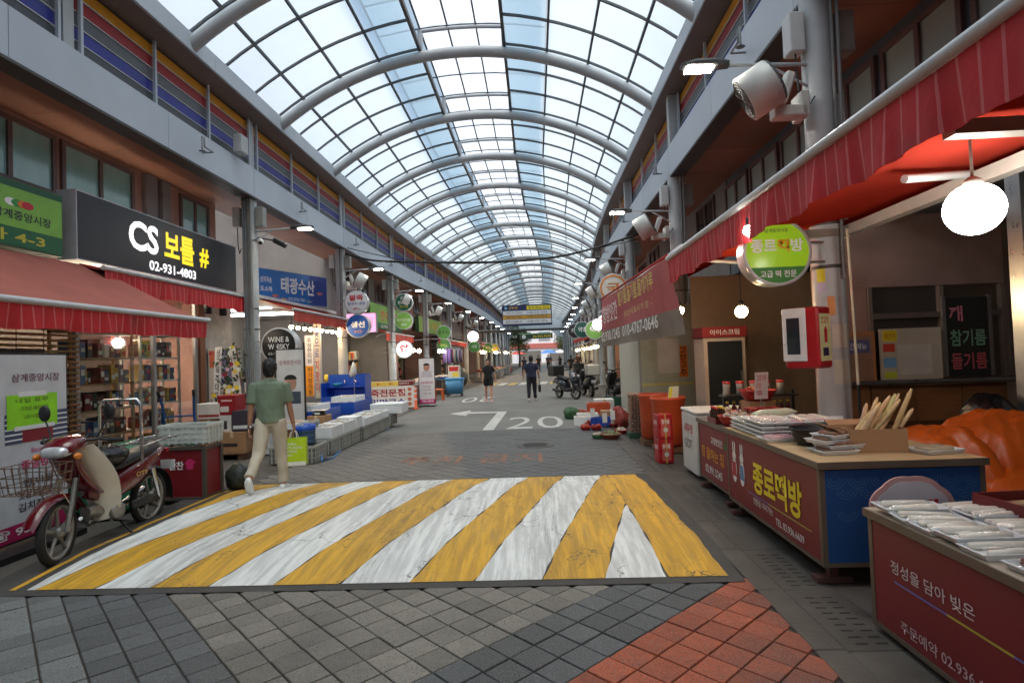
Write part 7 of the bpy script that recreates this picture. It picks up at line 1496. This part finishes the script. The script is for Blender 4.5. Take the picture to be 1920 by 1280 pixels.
for sg, (w_, x, ys) in side_d.items():
    ys = [y for y in ys if y < 75]
    nm = {-1: ['lit LED street lamp on the column beside the black bottle shop sign', 'lit LED street lamp on the column behind the round porridge sign', 'lit LED street lamp on the column of the round clinic signs'], 1: ['lit LED street lamp on the column above the striped awning', 'lit LED street lamp on the column behind the pink banner', None]}[sg]
    place_all(led_proto(sg), [((x+bend(y)-sg*.1, y-.05, 4.6), nm[i] if i < len(nm) else None) for i, y in enumerate(ys)], 'lit LED street lamp on a far column '+w_, 'far LED street lamps '+w_)
    fy = ys[1:6] if sg < 0 else ys[:6]
    fn = {-1: ['white drum fan above the round porridge sign'], 1: ['white drum fan above the striped awning', 'white drum fan above the pink banner']}[sg]
    place_all(fan_proto(sg), [((x+bend(y)-sg*.1, y-.05, 4.15), fn[i] if i < len(fn) else None) for i, y in enumerate(fy)], 'white drum fan on a far column '+w_, 'far drum fans '+w_)
    def jb():
        t = thing('junction_box', 'pair of grey junction boxes near the column top', 'junction box', (0, 0, 0)); MB().b2((-.33, -.12, 0), (-.17, .06, .42), .012).build('white_box', pm(206, 208, 208, rough=.4), t); MB().b2((.17, -.1, -.02), (.35, .08, .42), .012).build('grey_box', pm(150, 150, 144, rough=.4), t)
        MB().tube([(-.25, -.05, 0), (-.24, -.06, -.4), (-.18, -.12, -.6), (-.12, -.15, -.5)], .01, 6).build('cable', M_BLK, t); MB().tube([(.1, -.2, -1.8), (.12, -.2, .6)], .022, 8).build('conduit', pm(140, 140, 138), t); MB().tube([(.05, -.2, -2.4), (.06, -.2, .6)], .018, 8).build('conduit', pm(120, 120, 118), t); return t
    place_all(jb(), [((x+bend(y), y, 4.72), ('grey junction boxes on the column beside the black sign' if sg < 0 else 'grey junction boxes on the column above the striped awning') if i == 0 else None) for i, y in enumerate(ys[:8])], 'pair of junction boxes on a column '+w_, 'junction boxes '+w_)
    # sprinklers on the fascia
    def sp():
        t = thing('sprinkler', 'small grey sprinkler pipe on the fascia', 'sprinkler', (0, 0, 0)); MB().tube([(0, .28, 0), (-sg*.2, .28, 0), (-sg*.2, .0, 0), (-sg*.2, 0, .16), (-sg*.2, -.07, .16), (-sg*.2, -.07, -.08)], .016, 8).build('pipe', pm(130, 134, 138), t); MB().lathe([(0, 0), (.06, .005), (.0, .02)], (-sg*.2, -.07, -.11), 12).build('deflector', pm(120, 124, 128), t); return t
    xf = -6.0 if sg < 0 else 2.98
    place_all(sp(), [((xf+bend(y), y, 5.62), None) for y in ([9.9, 14.2, 18.6, 23, 28, 33, 38] if sg < 0 else [7.4, 12.5, 17, 22, 27, 33])], 'small grey sprinkler pipe on the fascia '+w_, 'fascia sprinklers '+w_)
t = thing('security_camera', 'small black and white security camera on the column by the bottle shop', 'camera', (-5.98, 12.15, 4.4)); MB().tube([(-.1, 0, 0), (.1, -.1, 0)], .02, 8).build('arm', pm(150, 150, 150), t); MB().sph((.12, -.12, -.06), .07, 14, 9).build('dome', pm(206, 206, 204), t); MB().sph((.14, -.15, -.09), .045, 12, 8).build('lens', M_BLK, t)
t = thing('flood_light', 'black flood light pointing down beside the security camera', 'lamp', (-5.7, 12.3, 4.4)); MB().box((.15, 0, -.05), (.34, .1, .12), (0, R(28), 0), .03).build('housing', M_BLK, t); MB().tube([(-.4, 0, .1), (.05, 0, 0)], .016, 6).build('arm', M_BLK, t)
t = thing('control_box', 'grey control box fixed to the slat railing over the bottle shop', 'control box', (-5.95, 11.3, 6.0)); MB().b2((0, -.14, 0), (.18, .14, .36), .012).build('case', pm(176, 180, 182), t)
# conduits running up the bottle shop column
t = thing('conduit_bundle', 'bundle of grey conduits strapped up the column by the bottle shop', 'conduit', (-6.2, 12.26, 0))
for k in range(5): MB().tube([(-.05+k*.045, -.19-.01*(k % 2), .02), (-.05+k*.045, -.19, 4.9), (-.08+k*.05, -.17, 5.3)], .018, 8).build('conduit', pm(132+k*6, 136+k*6, 140+k*4), t)
mbox('meter_box', (-.28, -.24, 1.55), (-.12, -.1, 2.0), pm(170, 168, 160), t)
# cables across the street
def cable(label, pts, r, Y, sag=True):
    p = [Vector(P(x, y, Y+dy)) for x, y, dy in pts]; q = []
    for i in range(len(p)-1):
        for k in range(6): q.append(p[i].lerp(p[i+1], k/6))
    q.append(p[-1]); 
    for it in range(4): q = [q[0]]+[(q[i-1]+q[i]*2+q[i+1])/4 for i in range(1, len(q)-1)]+[q[-1]]
    tag(MB().tube(q, r, 6).build('overhead_cable', M_BLK), label, 'cable')
cable('thick black cable bundle slung across the street between columns', [(648, 476, 1.2), (700, 490, .8), (800, 492, 0), (920, 492, 0), (1040, 484, 0), (1130, 462, 0), (1235, 425, 0)], .035, 16.8)
cable('thin black cable above the thick bundle across the street', [(640, 462, 1.2), (740, 486, .5), (850, 495, 0), (960, 492, 0), (1060, 478, 0), (1200, 448, 0)], .014, 17.1)
cable('slack thin cable hanging along the bottle shop side fascia', [(620, 455, 1), (668, 492, .8), (720, 520, 1.5), (790, 548, 4)], .012, 18)
# hanging direction board and beam
Yd = 40.0; a_, b_ = Vector(P(942, 612, Yd)), Vector(P(1034, 569, Yd))
t, fr, w, h = board('direction_board', 'large hanging information board in navy white and gold', (a_.x, Yd), (b_.x, Yd), a_.z, b_.z, pm(28, 40, 84), .15, pm(40, 44, 60))
for (v0, v1, c) in ((.52, .72, (212, 216, 222)), (.33, .5, (196, 150, 50)), (.1, .31, (212, 216, 222))): rect(t, fr, (.06, h*v0, w-.06, h*v1), pm(*c))
rect(t, fr, (w*.5, h*.76, w-.08, h*.94), pm(226, 206, 40)); text('주차·배송 안내', fr, (w*.53, h*.8, w*.94, h*.9), pm(40, 40, 50), t, .02); text('삼계시장', fr, (w*.14, h*.8, w*.32, h*.93), pm(220, 176, 60), t, .02)
for k, v in enumerate((.57, .37, .15)): text(('시장·가나다안내', '회차로', '출입안내 전통시장')[k], fr, (w*.08, h*v, w*.4, h*(v+.1)), pm(50, 50, 60), t, .01, depth=.006); text('이용시간 안내', fr, (w*.5, h*v, w*.9, h*(v+.1)), pm(60, 60, 70), t, .01, depth=.006)
MB().prism([(w*.08+.1*math.cos(k*PI/8), h*.86+.1*math.sin(k*PI/8)) for k in range(16)], fr, .006).build('emblem', pm(120, 180, 210), t)
for x in (.4, w-.4): MB().tube([(x, .07, h), (x, .07, 8.3-a_.z)], .02, 6).build('hanger', M_STEEL, t)
z_ = P(1000, 618, 41)[2]; tag(MB().tube([(-6+bend(41), 41, z_+.4), (-5+bend(41), 41, z_), (2+bend(41), 41, z_), (3+bend(41), 41, z_+.4)], .09, 8).build('cross_beam', pm(70, 72, 76)), 'dark tubular beam spanning the street behind the information board', 'beam')
Yd = 62.0; a_, b_ = Vector(P(975, 636, Yd)), Vector(P(1036, 623, Yd))
t, fr, w, h = board('telephone_board', 'dark green hanging board with a yellow telephone number', (a_.x, Yd), (b_.x, Yd), a_.z, b_.z, pm(30, 62, 50), .1); text('02.932.7572', fr, (w*.4, h*.2, w*.95, h*.6), YEL_, t, .03); rect(t, fr, (.05, h*.82, w-.05, h*1.0-.03), pm(130, 160, 90)); MB().prism([(w*.12+.22*math.cos(k*PI/8), h*.42+.22*math.sin(k*PI/8)) for k in range(16)], fr, .004).build('emblem', pm(210, 216, 220), t)
for x in (.3, w-.3): MB().tube([(x, .05, h), (x, .05, 8.4-a_.z)], .02, 6).build('hanger', M_STEEL, t)
# ================================================================== FAR STALLS
M_TBLC = [pm(150, 150, 150), pm(120, 60, 56), pm(60, 90, 120), pm(176, 160, 130)]
rs = random.Random(21)
def stall(label, x, y, L_, sg, c, lampcol=None, goods=('red', 'green', 'pale'), roof=None, h=.75):
    t = thing('market_stall', label, 'stall', (x+bend(y), y, 0)); d = .9
    mbox('table_top', (-d/2, -L_/2, h-.05), (d/2, L_/2, h), M_TBLC[c % 4], t)
    for sx in (-d/2+.05, d/2-.05):
        for sy in (-L_/2+.08, L_/2-.08): mbox('leg', (sx-.025, sy-.025, 0), (sx+.025, sy+.025, h-.05), M_STAIN, t)
    MB().b2((-sg*(d/2+.01), -L_/2, .15), (-sg*(d/2-.005), L_/2, h-.052)).build('front_cloth', M_TBLC[(c+1) % 4], t)
    if roof:
        for sy in (-L_/2, L_/2): MB().tube([(-sg*d*.5, sy, h), (-sg*d*.5, sy, 2.3)], .02, 6).build('pole', M_STAIN, t)
        s = MB(); s.sheet([[(-sg*.8, -L_/2-.1, 2.25), (-sg*.8, L_/2+.1, 2.25)], [(sg*.7, -L_/2-.1, 2.7), (sg*.7, L_/2+.1, 2.7)]], False); s.build('canopy', pm(*roof), t)
    n = int(L_/.42)
    for k in range(n):
        for j in (-.2, .2):
            kind = rs.choice(goods); yy = -L_/2+.22+k*.42
            bowl('%s heaped shallow bowl on the %s' % ({'red': 'red produce', 'green': 'leafy green', 'pale': 'pale produce', 'white': 'white goods', 'brown': 'brown goods'}[kind], label.split(' with ')[0]), (x+bend(y)+j, y+yy, h), .17, .07, rs.choice([M_REDP, pm(190, 190, 186), M_BLUE, pm(60, 110, 80)]), kind, group='%s bowls on the %s' % (kind, label.split(' with ')[0]))
    if lampcol:
        for k in range(max(1, int(L_/1.2))): bulb('lit bulb hanging over the '+label.split(' with ')[0], (x+bend(y), y-L_/2+.6+k*1.2, 2.05), .08, .4, M_BULB if lampcol == 1 else M_BULBW, 'bulbs over the '+label.split(' with ')[0])
stall('long sock and sundries table with coloured heaps', -5.0, 23.2, 4.2, -1, 0, 2, ('white', 'red', 'pale'))
stall('household goods table with a dark cloth front', -4.9, 28.4, 3.6, -1, 2, 2, ('white', 'brown', 'pale'))
stall('food stall table with a yellow canopy', -4.6, 40.0, 4.0, -1, 1, 1, ('red', 'brown'), roof=(206, 150, 50))
stall('snack stall table with a red canopy', -4.4, 46.5, 4.0, -1, 3, 1, ('red', 'pale'), roof=(176, 60, 44))
stall('vegetable stall table with a green canopy', -4.2, 54, 5, -1, 0, 1, ('green', 'pale'), roof=(80, 120, 80))
stall('fruit stall table with a blue canopy', 3.0, 33, 4.4, 1, 3, 1, ('red', 'pale', 'green'), roof=(70, 100, 150))
stall('side dish stall table with a tan canopy', 2.9, 39.5, 4.4, 1, 1, 1, ('red', 'brown'), roof=(176, 140, 100))
stall('dried fish stall table with a brown canopy', 2.8, 46, 4.4, 1, 2, 1, ('pale', 'brown'), roof=(120, 84, 66))
stall('grain stall table with a grey canopy', 2.6, 54, 5, 1, 0, 1, ('pale', 'brown'), roof=(140, 140, 140))
# hanging garments
rail = thing('garment_rail', 'steel garment rail under the dusty red awning', 'rail', (-5.0+bend(31), 31.5, 2.3)); MB().tube([(0, -2.6, 0), (0, 2.6, 0)], .018, 8).build('bar', M_STAIN, rail)
for e in (-2.6, 2.6): MB().tube([(0, e, 0), (0, e, -2.3)], .018, 8).build('leg', M_STAIN, rail)
for k in range(12):
    c, nm_ = rs.choice((((206, 206, 210), 'white'), ((120, 90, 150), 'violet'), ((150, 50, 60), 'red'), ((90, 120, 150), 'blue'), ((196, 180, 150), 'beige'), ((70, 70, 78), 'grey')))
    t = thing('hanging_garment', '%s garment hanging on the rail under the dusty red awning' % nm_, 'garment', (-5.0+bend(31), 29.2+k*.42, 2.3), R(rs.uniform(-14, 14)), '%s garments on the rail' % nm_)
    MB().tube([(0, 0, 0), (0, 0, -.06), (.2, 0, -.14)], .005, 5).build('hanger', M_STAIN, t); loft([((0, 0, -.08), .06, .02, XA, YA), ((0, 0, -.16), .22, .05, XA, YA), ((0, 0, -.5), .2, .07, XA, YA), ((0, 0, -.85), .25, .06, XA, YA)], 12).build('cloth', pm(*c, rough=.85), t)
# blue cart, orange stool
t = thing('wheeled_bin', 'blue lidded bin on castors in front of the sundries table', 'bin', (-3.6, 25.0, 0)); loft([((0, 0, .12), .34, .3, XA, YA), ((0, 0, .75), .4, .36, XA, YA)], 16, power=6).build('body', pm(60, 120, 160), t); MB().b2((-.42, -.38, .755), (.42, .38, .81), .02).build('lid', pm(60, 140, 190), t)
for sx in (-.3, .3):
    for sy in (-.25, .25): MB().lathe([(.02, -.02), (.06, -.02), (.06, .02), (.02, .02)], (sx, sy, .06), 12, 'X').build('castor', M_RUB, t)
carton('white and red printed carton on the blue wheeled bin', (-3.6, 25.0, .812), (.5, .4, .55), pm(206, 196, 180), 0, False, [('y', (-.2, .3, .2, .5), (190, 40, 40)), ('y', (-.05, .05, .2, .25), (220, 190, 60))])
t = thing('plastic_stool', 'orange plastic stool beside the sundries table', 'stool', (-3.95, 22.9, 0)); MB().b2((-.17, -.17, .42), (.17, .17, .46), .015).build('seat', pm(226, 100, 36), t)
for sx in (-1, 1):
    for sy in (-1, 1): MB().tube([(sx*.13, sy*.13, .42), (sx*.17, sy*.17, 0)], .028, 6).build('leg', pm(226, 100, 36), t)
lump('blue_bag', 'pale blue plastic bag on the ground by the orange stool', 'bag', (-4.25, 22.7, .2), (.18, .15, .25), pm(110, 140, 200), .2, 4, 16)
lump('covered_goods', 'goods covered with a dark green sheet beside the garments', 'cover', (-4.7, 34.0, .55), (.6, 1.8, .65), pm(52, 58, 52), .15, 9, 30)
# ================================================================== SCOOTERS
def scooter(label, loc, rz, c, box=None, screen=True):
    t = thing('scooter', label, 'scooter', loc, rz); m = pm(*c, rough=.3, coat=.6)
    wheel(t, .62, .25, .055, 6, .2, .15); wheel(t, -.6, .25, .06, 6)
    loft([((.72, 0, .5), .06, .05, YA, ZA), ((.62, 0, .56), .1, .05, YA, ZA), ((.45, 0, .5), .07, .03, YA, ZA)], 14).build('front_fender', m, t)
    loft([((.58, 0, .55), .12, .12, YA, XA), ((.52, 0, .75), .2, .13, YA, XA), ((.45, 0, .95), .17, .1, YA, XA), ((.4, 0, 1.05), .08, .05, YA, XA)], 18, power=2.6).build('front_body', m, t)
    loft([((.45, 0, .35), .16, .06, YA, ZA), ((.1, 0, .32), .2, .07, YA, ZA), ((-.1, 0, .4), .2, .13, YA, ZA)], 16, power=3).build('floor_board', M_BLK, t)
    loft([((.0, 0, .5), .16, .16, YA, ZA), ((-.3, 0, .58), .19, .17, YA, ZA), ((-.65, 0, .66), .17, .12, YA, ZA), ((-.88, 0, .72), .07, .05, YA, ZA)], 18, power=2.8).build('rear_body', m, t)
    loft([((.05, 0, .72), .11, .04, YA, ZA), ((-.2, 0, .78), .15, .05, YA, ZA), ((-.55, 0, .84), .14, .05, YA, ZA), ((-.7, 0, .86), .08, .03, YA, ZA)], 16, power=2.6).build('seat', MATS['black_vinyl'], t)
    for sy in (-1, 1):
        MB().tube([(.62, sy*.08, .25), (.52, sy*.08, .6)], .025, 8).build('fork_leg', M_BLK, t); MB().tube([(.4, 0, 1.06), (.36, sy*.2, 1.1), (.3, sy*.34, 1.08)], .016, 8).build('handlebar', M_BLK, t)
        MB().tube([(.38, sy*.2, 1.1), (.4, sy*.28, 1.3)], .007, 6).build('mirror_stem', M_BLK, t); MB().sph((.4, sy*.3, 1.34), .06, 10, 7, (.3, 1, .7)).build('mirror', M_BLK, t); MB().sph((.66, sy*.09, .86), .055, 10, 7, (.6, 1, .7)).build('headlight', MATS['headlight_lens'], t)
    if screen: s = MB(); s.sheet([[(.5+.02*k-.08*abs(q)-.1*k*.3, q*.16, 1.0+.13*k) for q in (-1, -.5, 0, .5, 1)] for k in range(4)]); s.build('windscreen', M_GLASS, t)
    MB().tube([(-.2, -.16, .25), (-.7, -.2, .33)], [.03, .055], 10).build('exhaust_pipe', M_BLK, t); MB().tube([(.0, .1, .2), (-.06, .25, .012)], .012, 6).build('kick_stand', M_BLK, t); mbox('number_plate', (-.93, -.09, .55), (-.92, .09, .66), pm(206, 210, 214), t)
    if box: MB().b2((-1.05, -.24, .84), (-.55, .24, 1.24), .03).build('delivery_box', pm(*box, rough=.4), t)
    return t
scooter('dark blue grey scooter with black delivery box parked at the kerb', (1.15, 21.6, 0), R(-62), (38, 44, 54), (28, 28, 30))
scooter('black scooter with a pale grey delivery box behind the dark one', (2.0, 22.6, 0), R(100), (30, 30, 32), (176, 172, 160), False)
scooter('black scooter with a red delivery box beside the kiosk', (2.75, 19.2, 0), R(110), (26, 26, 28), (176, 24, 32), False)
scooter('maroon scooter with a black box past the fruit stall', (1.9, 27.5, 0), R(95), (90, 30, 34), (26, 28, 26), False)
# right side round signs, awnings and globe further on
bulb('large lit globe lamp above the parked scooters', P(1121, 608, 21), .2, .5, M_GLOBE)
for (x, y, Y, c, lab, tx) in ((1150, 540, 14.8, (226, 222, 214), 'round white sign with an orange ring behind the banner', '국'), (1115, 618, 22.5, (110, 160, 70), 'round green sign beside the lit globe', '떡'), (1092, 618, 26, (50, 100, 90), 'round teal sign past the lit globe', '약초'), (1078, 620, 29, (60, 50, 56), 'round dark sign past the teal one', '카페')):
    t = disc_sign(lab, P(x, y, Y), .37, pm(*c), [(tx, (-.5, -.3, .5, .35), pm(220, 130, 40) if c[0] > 200 else W_, .04)], side=1)
    if c[0] > 200: MB().lathe([(.3, -.014), (.34, -.014), (.34, -.006), (.3, -.006), (.3, -.014)], (0, 0, 0), 36, 'Y', caps=False).build('orange_ring', pm(226, 130, 30), t)
awning('red awning over the shop behind the parked scooters', 4.2, 3.5, 2.5, 3.0, 16.5, 22, .35, M_RED, M_RSTR); awning('brown awning over the fruit stall shops', 4.6, 3.4, 3.1, 2.9, 24, 34, .25, pm(96, 76, 66), pm(110, 84, 72)); awning('orange red awning over the far food stalls', -5.2, 3.2, -4.0, 2.8, 42.5, 52, .25, M_ORC, M_RSTR)
awning('dull red awning over the far grain shops', 4.8, 3.4, 3.4, 2.9, 36, 50, .25, M_RED, M_RSTR)
# ceiling lamps added to brighten the dark shop interiors further along
for (x, y, lab) in ((-7.9, 25, 'butcher'), (-7.9, 32, 'clothes shop'), (-7.6, 42, 'food shop'), (5.4, 17, 'kiosk'), (5.5, 27, 'scooter side shop'), (5.8, 40, 'side dish shop'), (6.0, 54, 'grain shop'), (-7.2, 55, 'vegetable shop'), (-7.9, 22, 'clinic entrance')):
    t = thing('shop_lamp', 'added lit fill lamp inside the '+lab, 'lamp', (x, y, 3.1)); MB().b2((-.15, -1.2, 0), (.15, 1.2, .06), .02).build('case', pm(210, 210, 208), t); MB().b2((-.12, -1.15, -.012), (.12, 1.15, -.001)).build('diffuser', mat('added_fill_lamp', (1, .95, .85), emit=(1, .85, .62), estr=14.0, var=0), t)
# goods inside the open shops: shelves with coloured packs
def rack(label, x, y, L_, sg, warm=False):
    t = thing('goods_rack', label, 'rack', (x+bend(y), y, 0))
    for z in (.3, .8, 1.3, 1.8): mbox('shelf_board', (-.18, -L_/2, z-.03), (.18, L_/2, z), pm(150, 140, 126), t)
    for e in (-L_/2, 0, L_/2): mbox('upright', (-.2, e-.02, 0), (.2, e+.02, 2.2), pm(110, 104, 98), t)
    s = MB(); packs = {}
    for z in (.3, .8, 1.3, 1.8):
        yy = -L_/2+.06
        while yy < L_/2-.2:
            w_ = rs.uniform(.1, .26); c = rs.choice(((180, 60, 50), (206, 196, 170), (70, 90, 130), (196, 150, 60), (90, 120, 80), (60, 54, 56), (190, 190, 190))); packs.setdefault(c, MB()).b2((-.14, yy, z+.001), (.14, yy+w_, z+rs.uniform(.15, .38))); yy += w_+.02
    for c, q in packs.items(): o = q.build('pack_row', pm(*c), t); o['kind'] = 'stuff'
for i, (x, y, L_, sg, lab) in enumerate(((-8.6, 24.5, 4, -1, 'rack of packs inside the butcher shop'), (-8.7, 31.5, 5, -1, 'rack of packs inside the clothes shop'), (5.7, 15, 3.5, 1, 'rack of packs behind the pink banner'), (5.7, 20, 3.0, 1, 'rack of packs behind the red box scooter'), (5.8, 27, 6, 1, 'rack of packs behind the parked scooters'), (5.9, 38, 6, 1, 'rack of packs behind the side dish stall'), (-8.4, 42, 5, -1, 'rack of packs behind the food stall'), (-9.6, 17, 3.5, -1, 'rack of packs at the back of the fish shop'))): rack(lab, x, y, L_, sg)
# street mouth: building, parasols and tree beyond the arcade
t = thing('far_building', 'pale building with blue windows closing the view beyond the arcade', 'building', (bend(140)+.5, 136, 0)); mbox('wall', (-22, 0, 0), (22, 10, 13), M_WHITEB, t); mbox('red_band', (-22, -.2, 3.4), (22, -.01, 4.6), pm(190, 110, 100), t)
for k in range(9):
    for z in (5.6, 9.0): w_ = mbox('window', (-19+k*4.4, -.12, z), (-16.4+k*4.4, -.01, z+1.8), pm(150, 170, 186, rough=.2), t); mbox('sill', (-19.1+k*4.4, -.2, z-.12), (-16.3+k*4.4, -.01, z-.003), pm(190, 190, 190), w_)
for k in range(6): mbox('shop_window', (-20+k*7, -.1, .2), (-15+k*7, -.01, 2.9), pm(120, 116, 110, rough=.2), t)
for k, (x, y, c) in enumerate(((2.5, 108, (70, 120, 190)), (-3.5, 112, (206, 90, 80)), (5, 116, (200, 200, 206)))):
    t = thing('parasol', ('blue', 'coral', 'white')[k]+' market parasol beyond the arcade mouth', 'parasol', (x, y, 0)); MB().tube([(0, 0, 0), (0, 0, 2.6)], .03, 6).build('pole', M_STAIN, t); MB().lathe([(1.7, 2.1), (.9, 2.5), (0, 2.75)], n=10, smooth=False, caps=False).build('canopy', pm(*c), t)
def tree(label, loc, h, r, n, seed):
    t = thing('street_tree', label, 'tree', loc); rt_ = random.Random(seed); MB().tube([(0, 0, 0), (.05, 0, h*.3), (-.05, .1, h*.55), (0, 0, h*.8)], [.18, .14, .1, .04], 8).build('trunk', pm(90, 76, 62, rough=.9), t)
    lb = MB()
    for k in range(7): a = k*.9; lb.tube([(0, 0, h*.4+k*.2), (math.cos(a)*r*.4, math.sin(a)*r*.4, h*.6+k*.15), (math.cos(a)*r*.75, math.sin(a)*r*.75, h*.7+k*.2)], [.06, .04, .015], 5)
    lb.build('limb', pm(90, 76, 62, rough=.9), t); s = MB(); cl_ = [(rt_.uniform(-.7, .7)*r, rt_.uniform(-.7, .7)*r, h*rt_.uniform(.45, .98), rt_.uniform(.35, .6)*r) for _ in range(14)]
    for k in range(n):
        c = rt_.choice(cl_); d = Vector((rt_.gauss(0, 1), rt_.gauss(0, 1), rt_.gauss(0, 1))).normalized()*c[3]*rt_.random()**.4; p = Vector(c[:3])+d; u = Vector((rt_.gauss(0, 1), rt_.gauss(0, 1), rt_.gauss(0, .5))).normalized()*rt_.uniform(.1, .2); v = u.cross(Vector((rt_.random(), rt_.random(), 1))).normalized()*.08; s.add([p-u, p+v, p+u, p-v], [(0, 1, 2, 3)])
    s.build('crown', mat('tree_leaf', srgb(96, 116, 62), .6, var=.35, scale=1.2), t)
tree('leafy street tree showing past the yellow round sign', (-2.6, 92, 0), 6.2, 2.0, 3000, 3); tree('second leafy tree in the light beyond the arcade', (-5.5, 112, 0), 7.5, 2.4, 3000, 5); tree('small tree beyond the arcade by the blue parasol', (6.5, 122, 0), 7.0, 2.2, 2500, 8)
for me in TXC.values(): bpy.data.meshes.remove(me)
bpy.data.objects.remove(_to); bpy.data.scenes.remove(_ts)
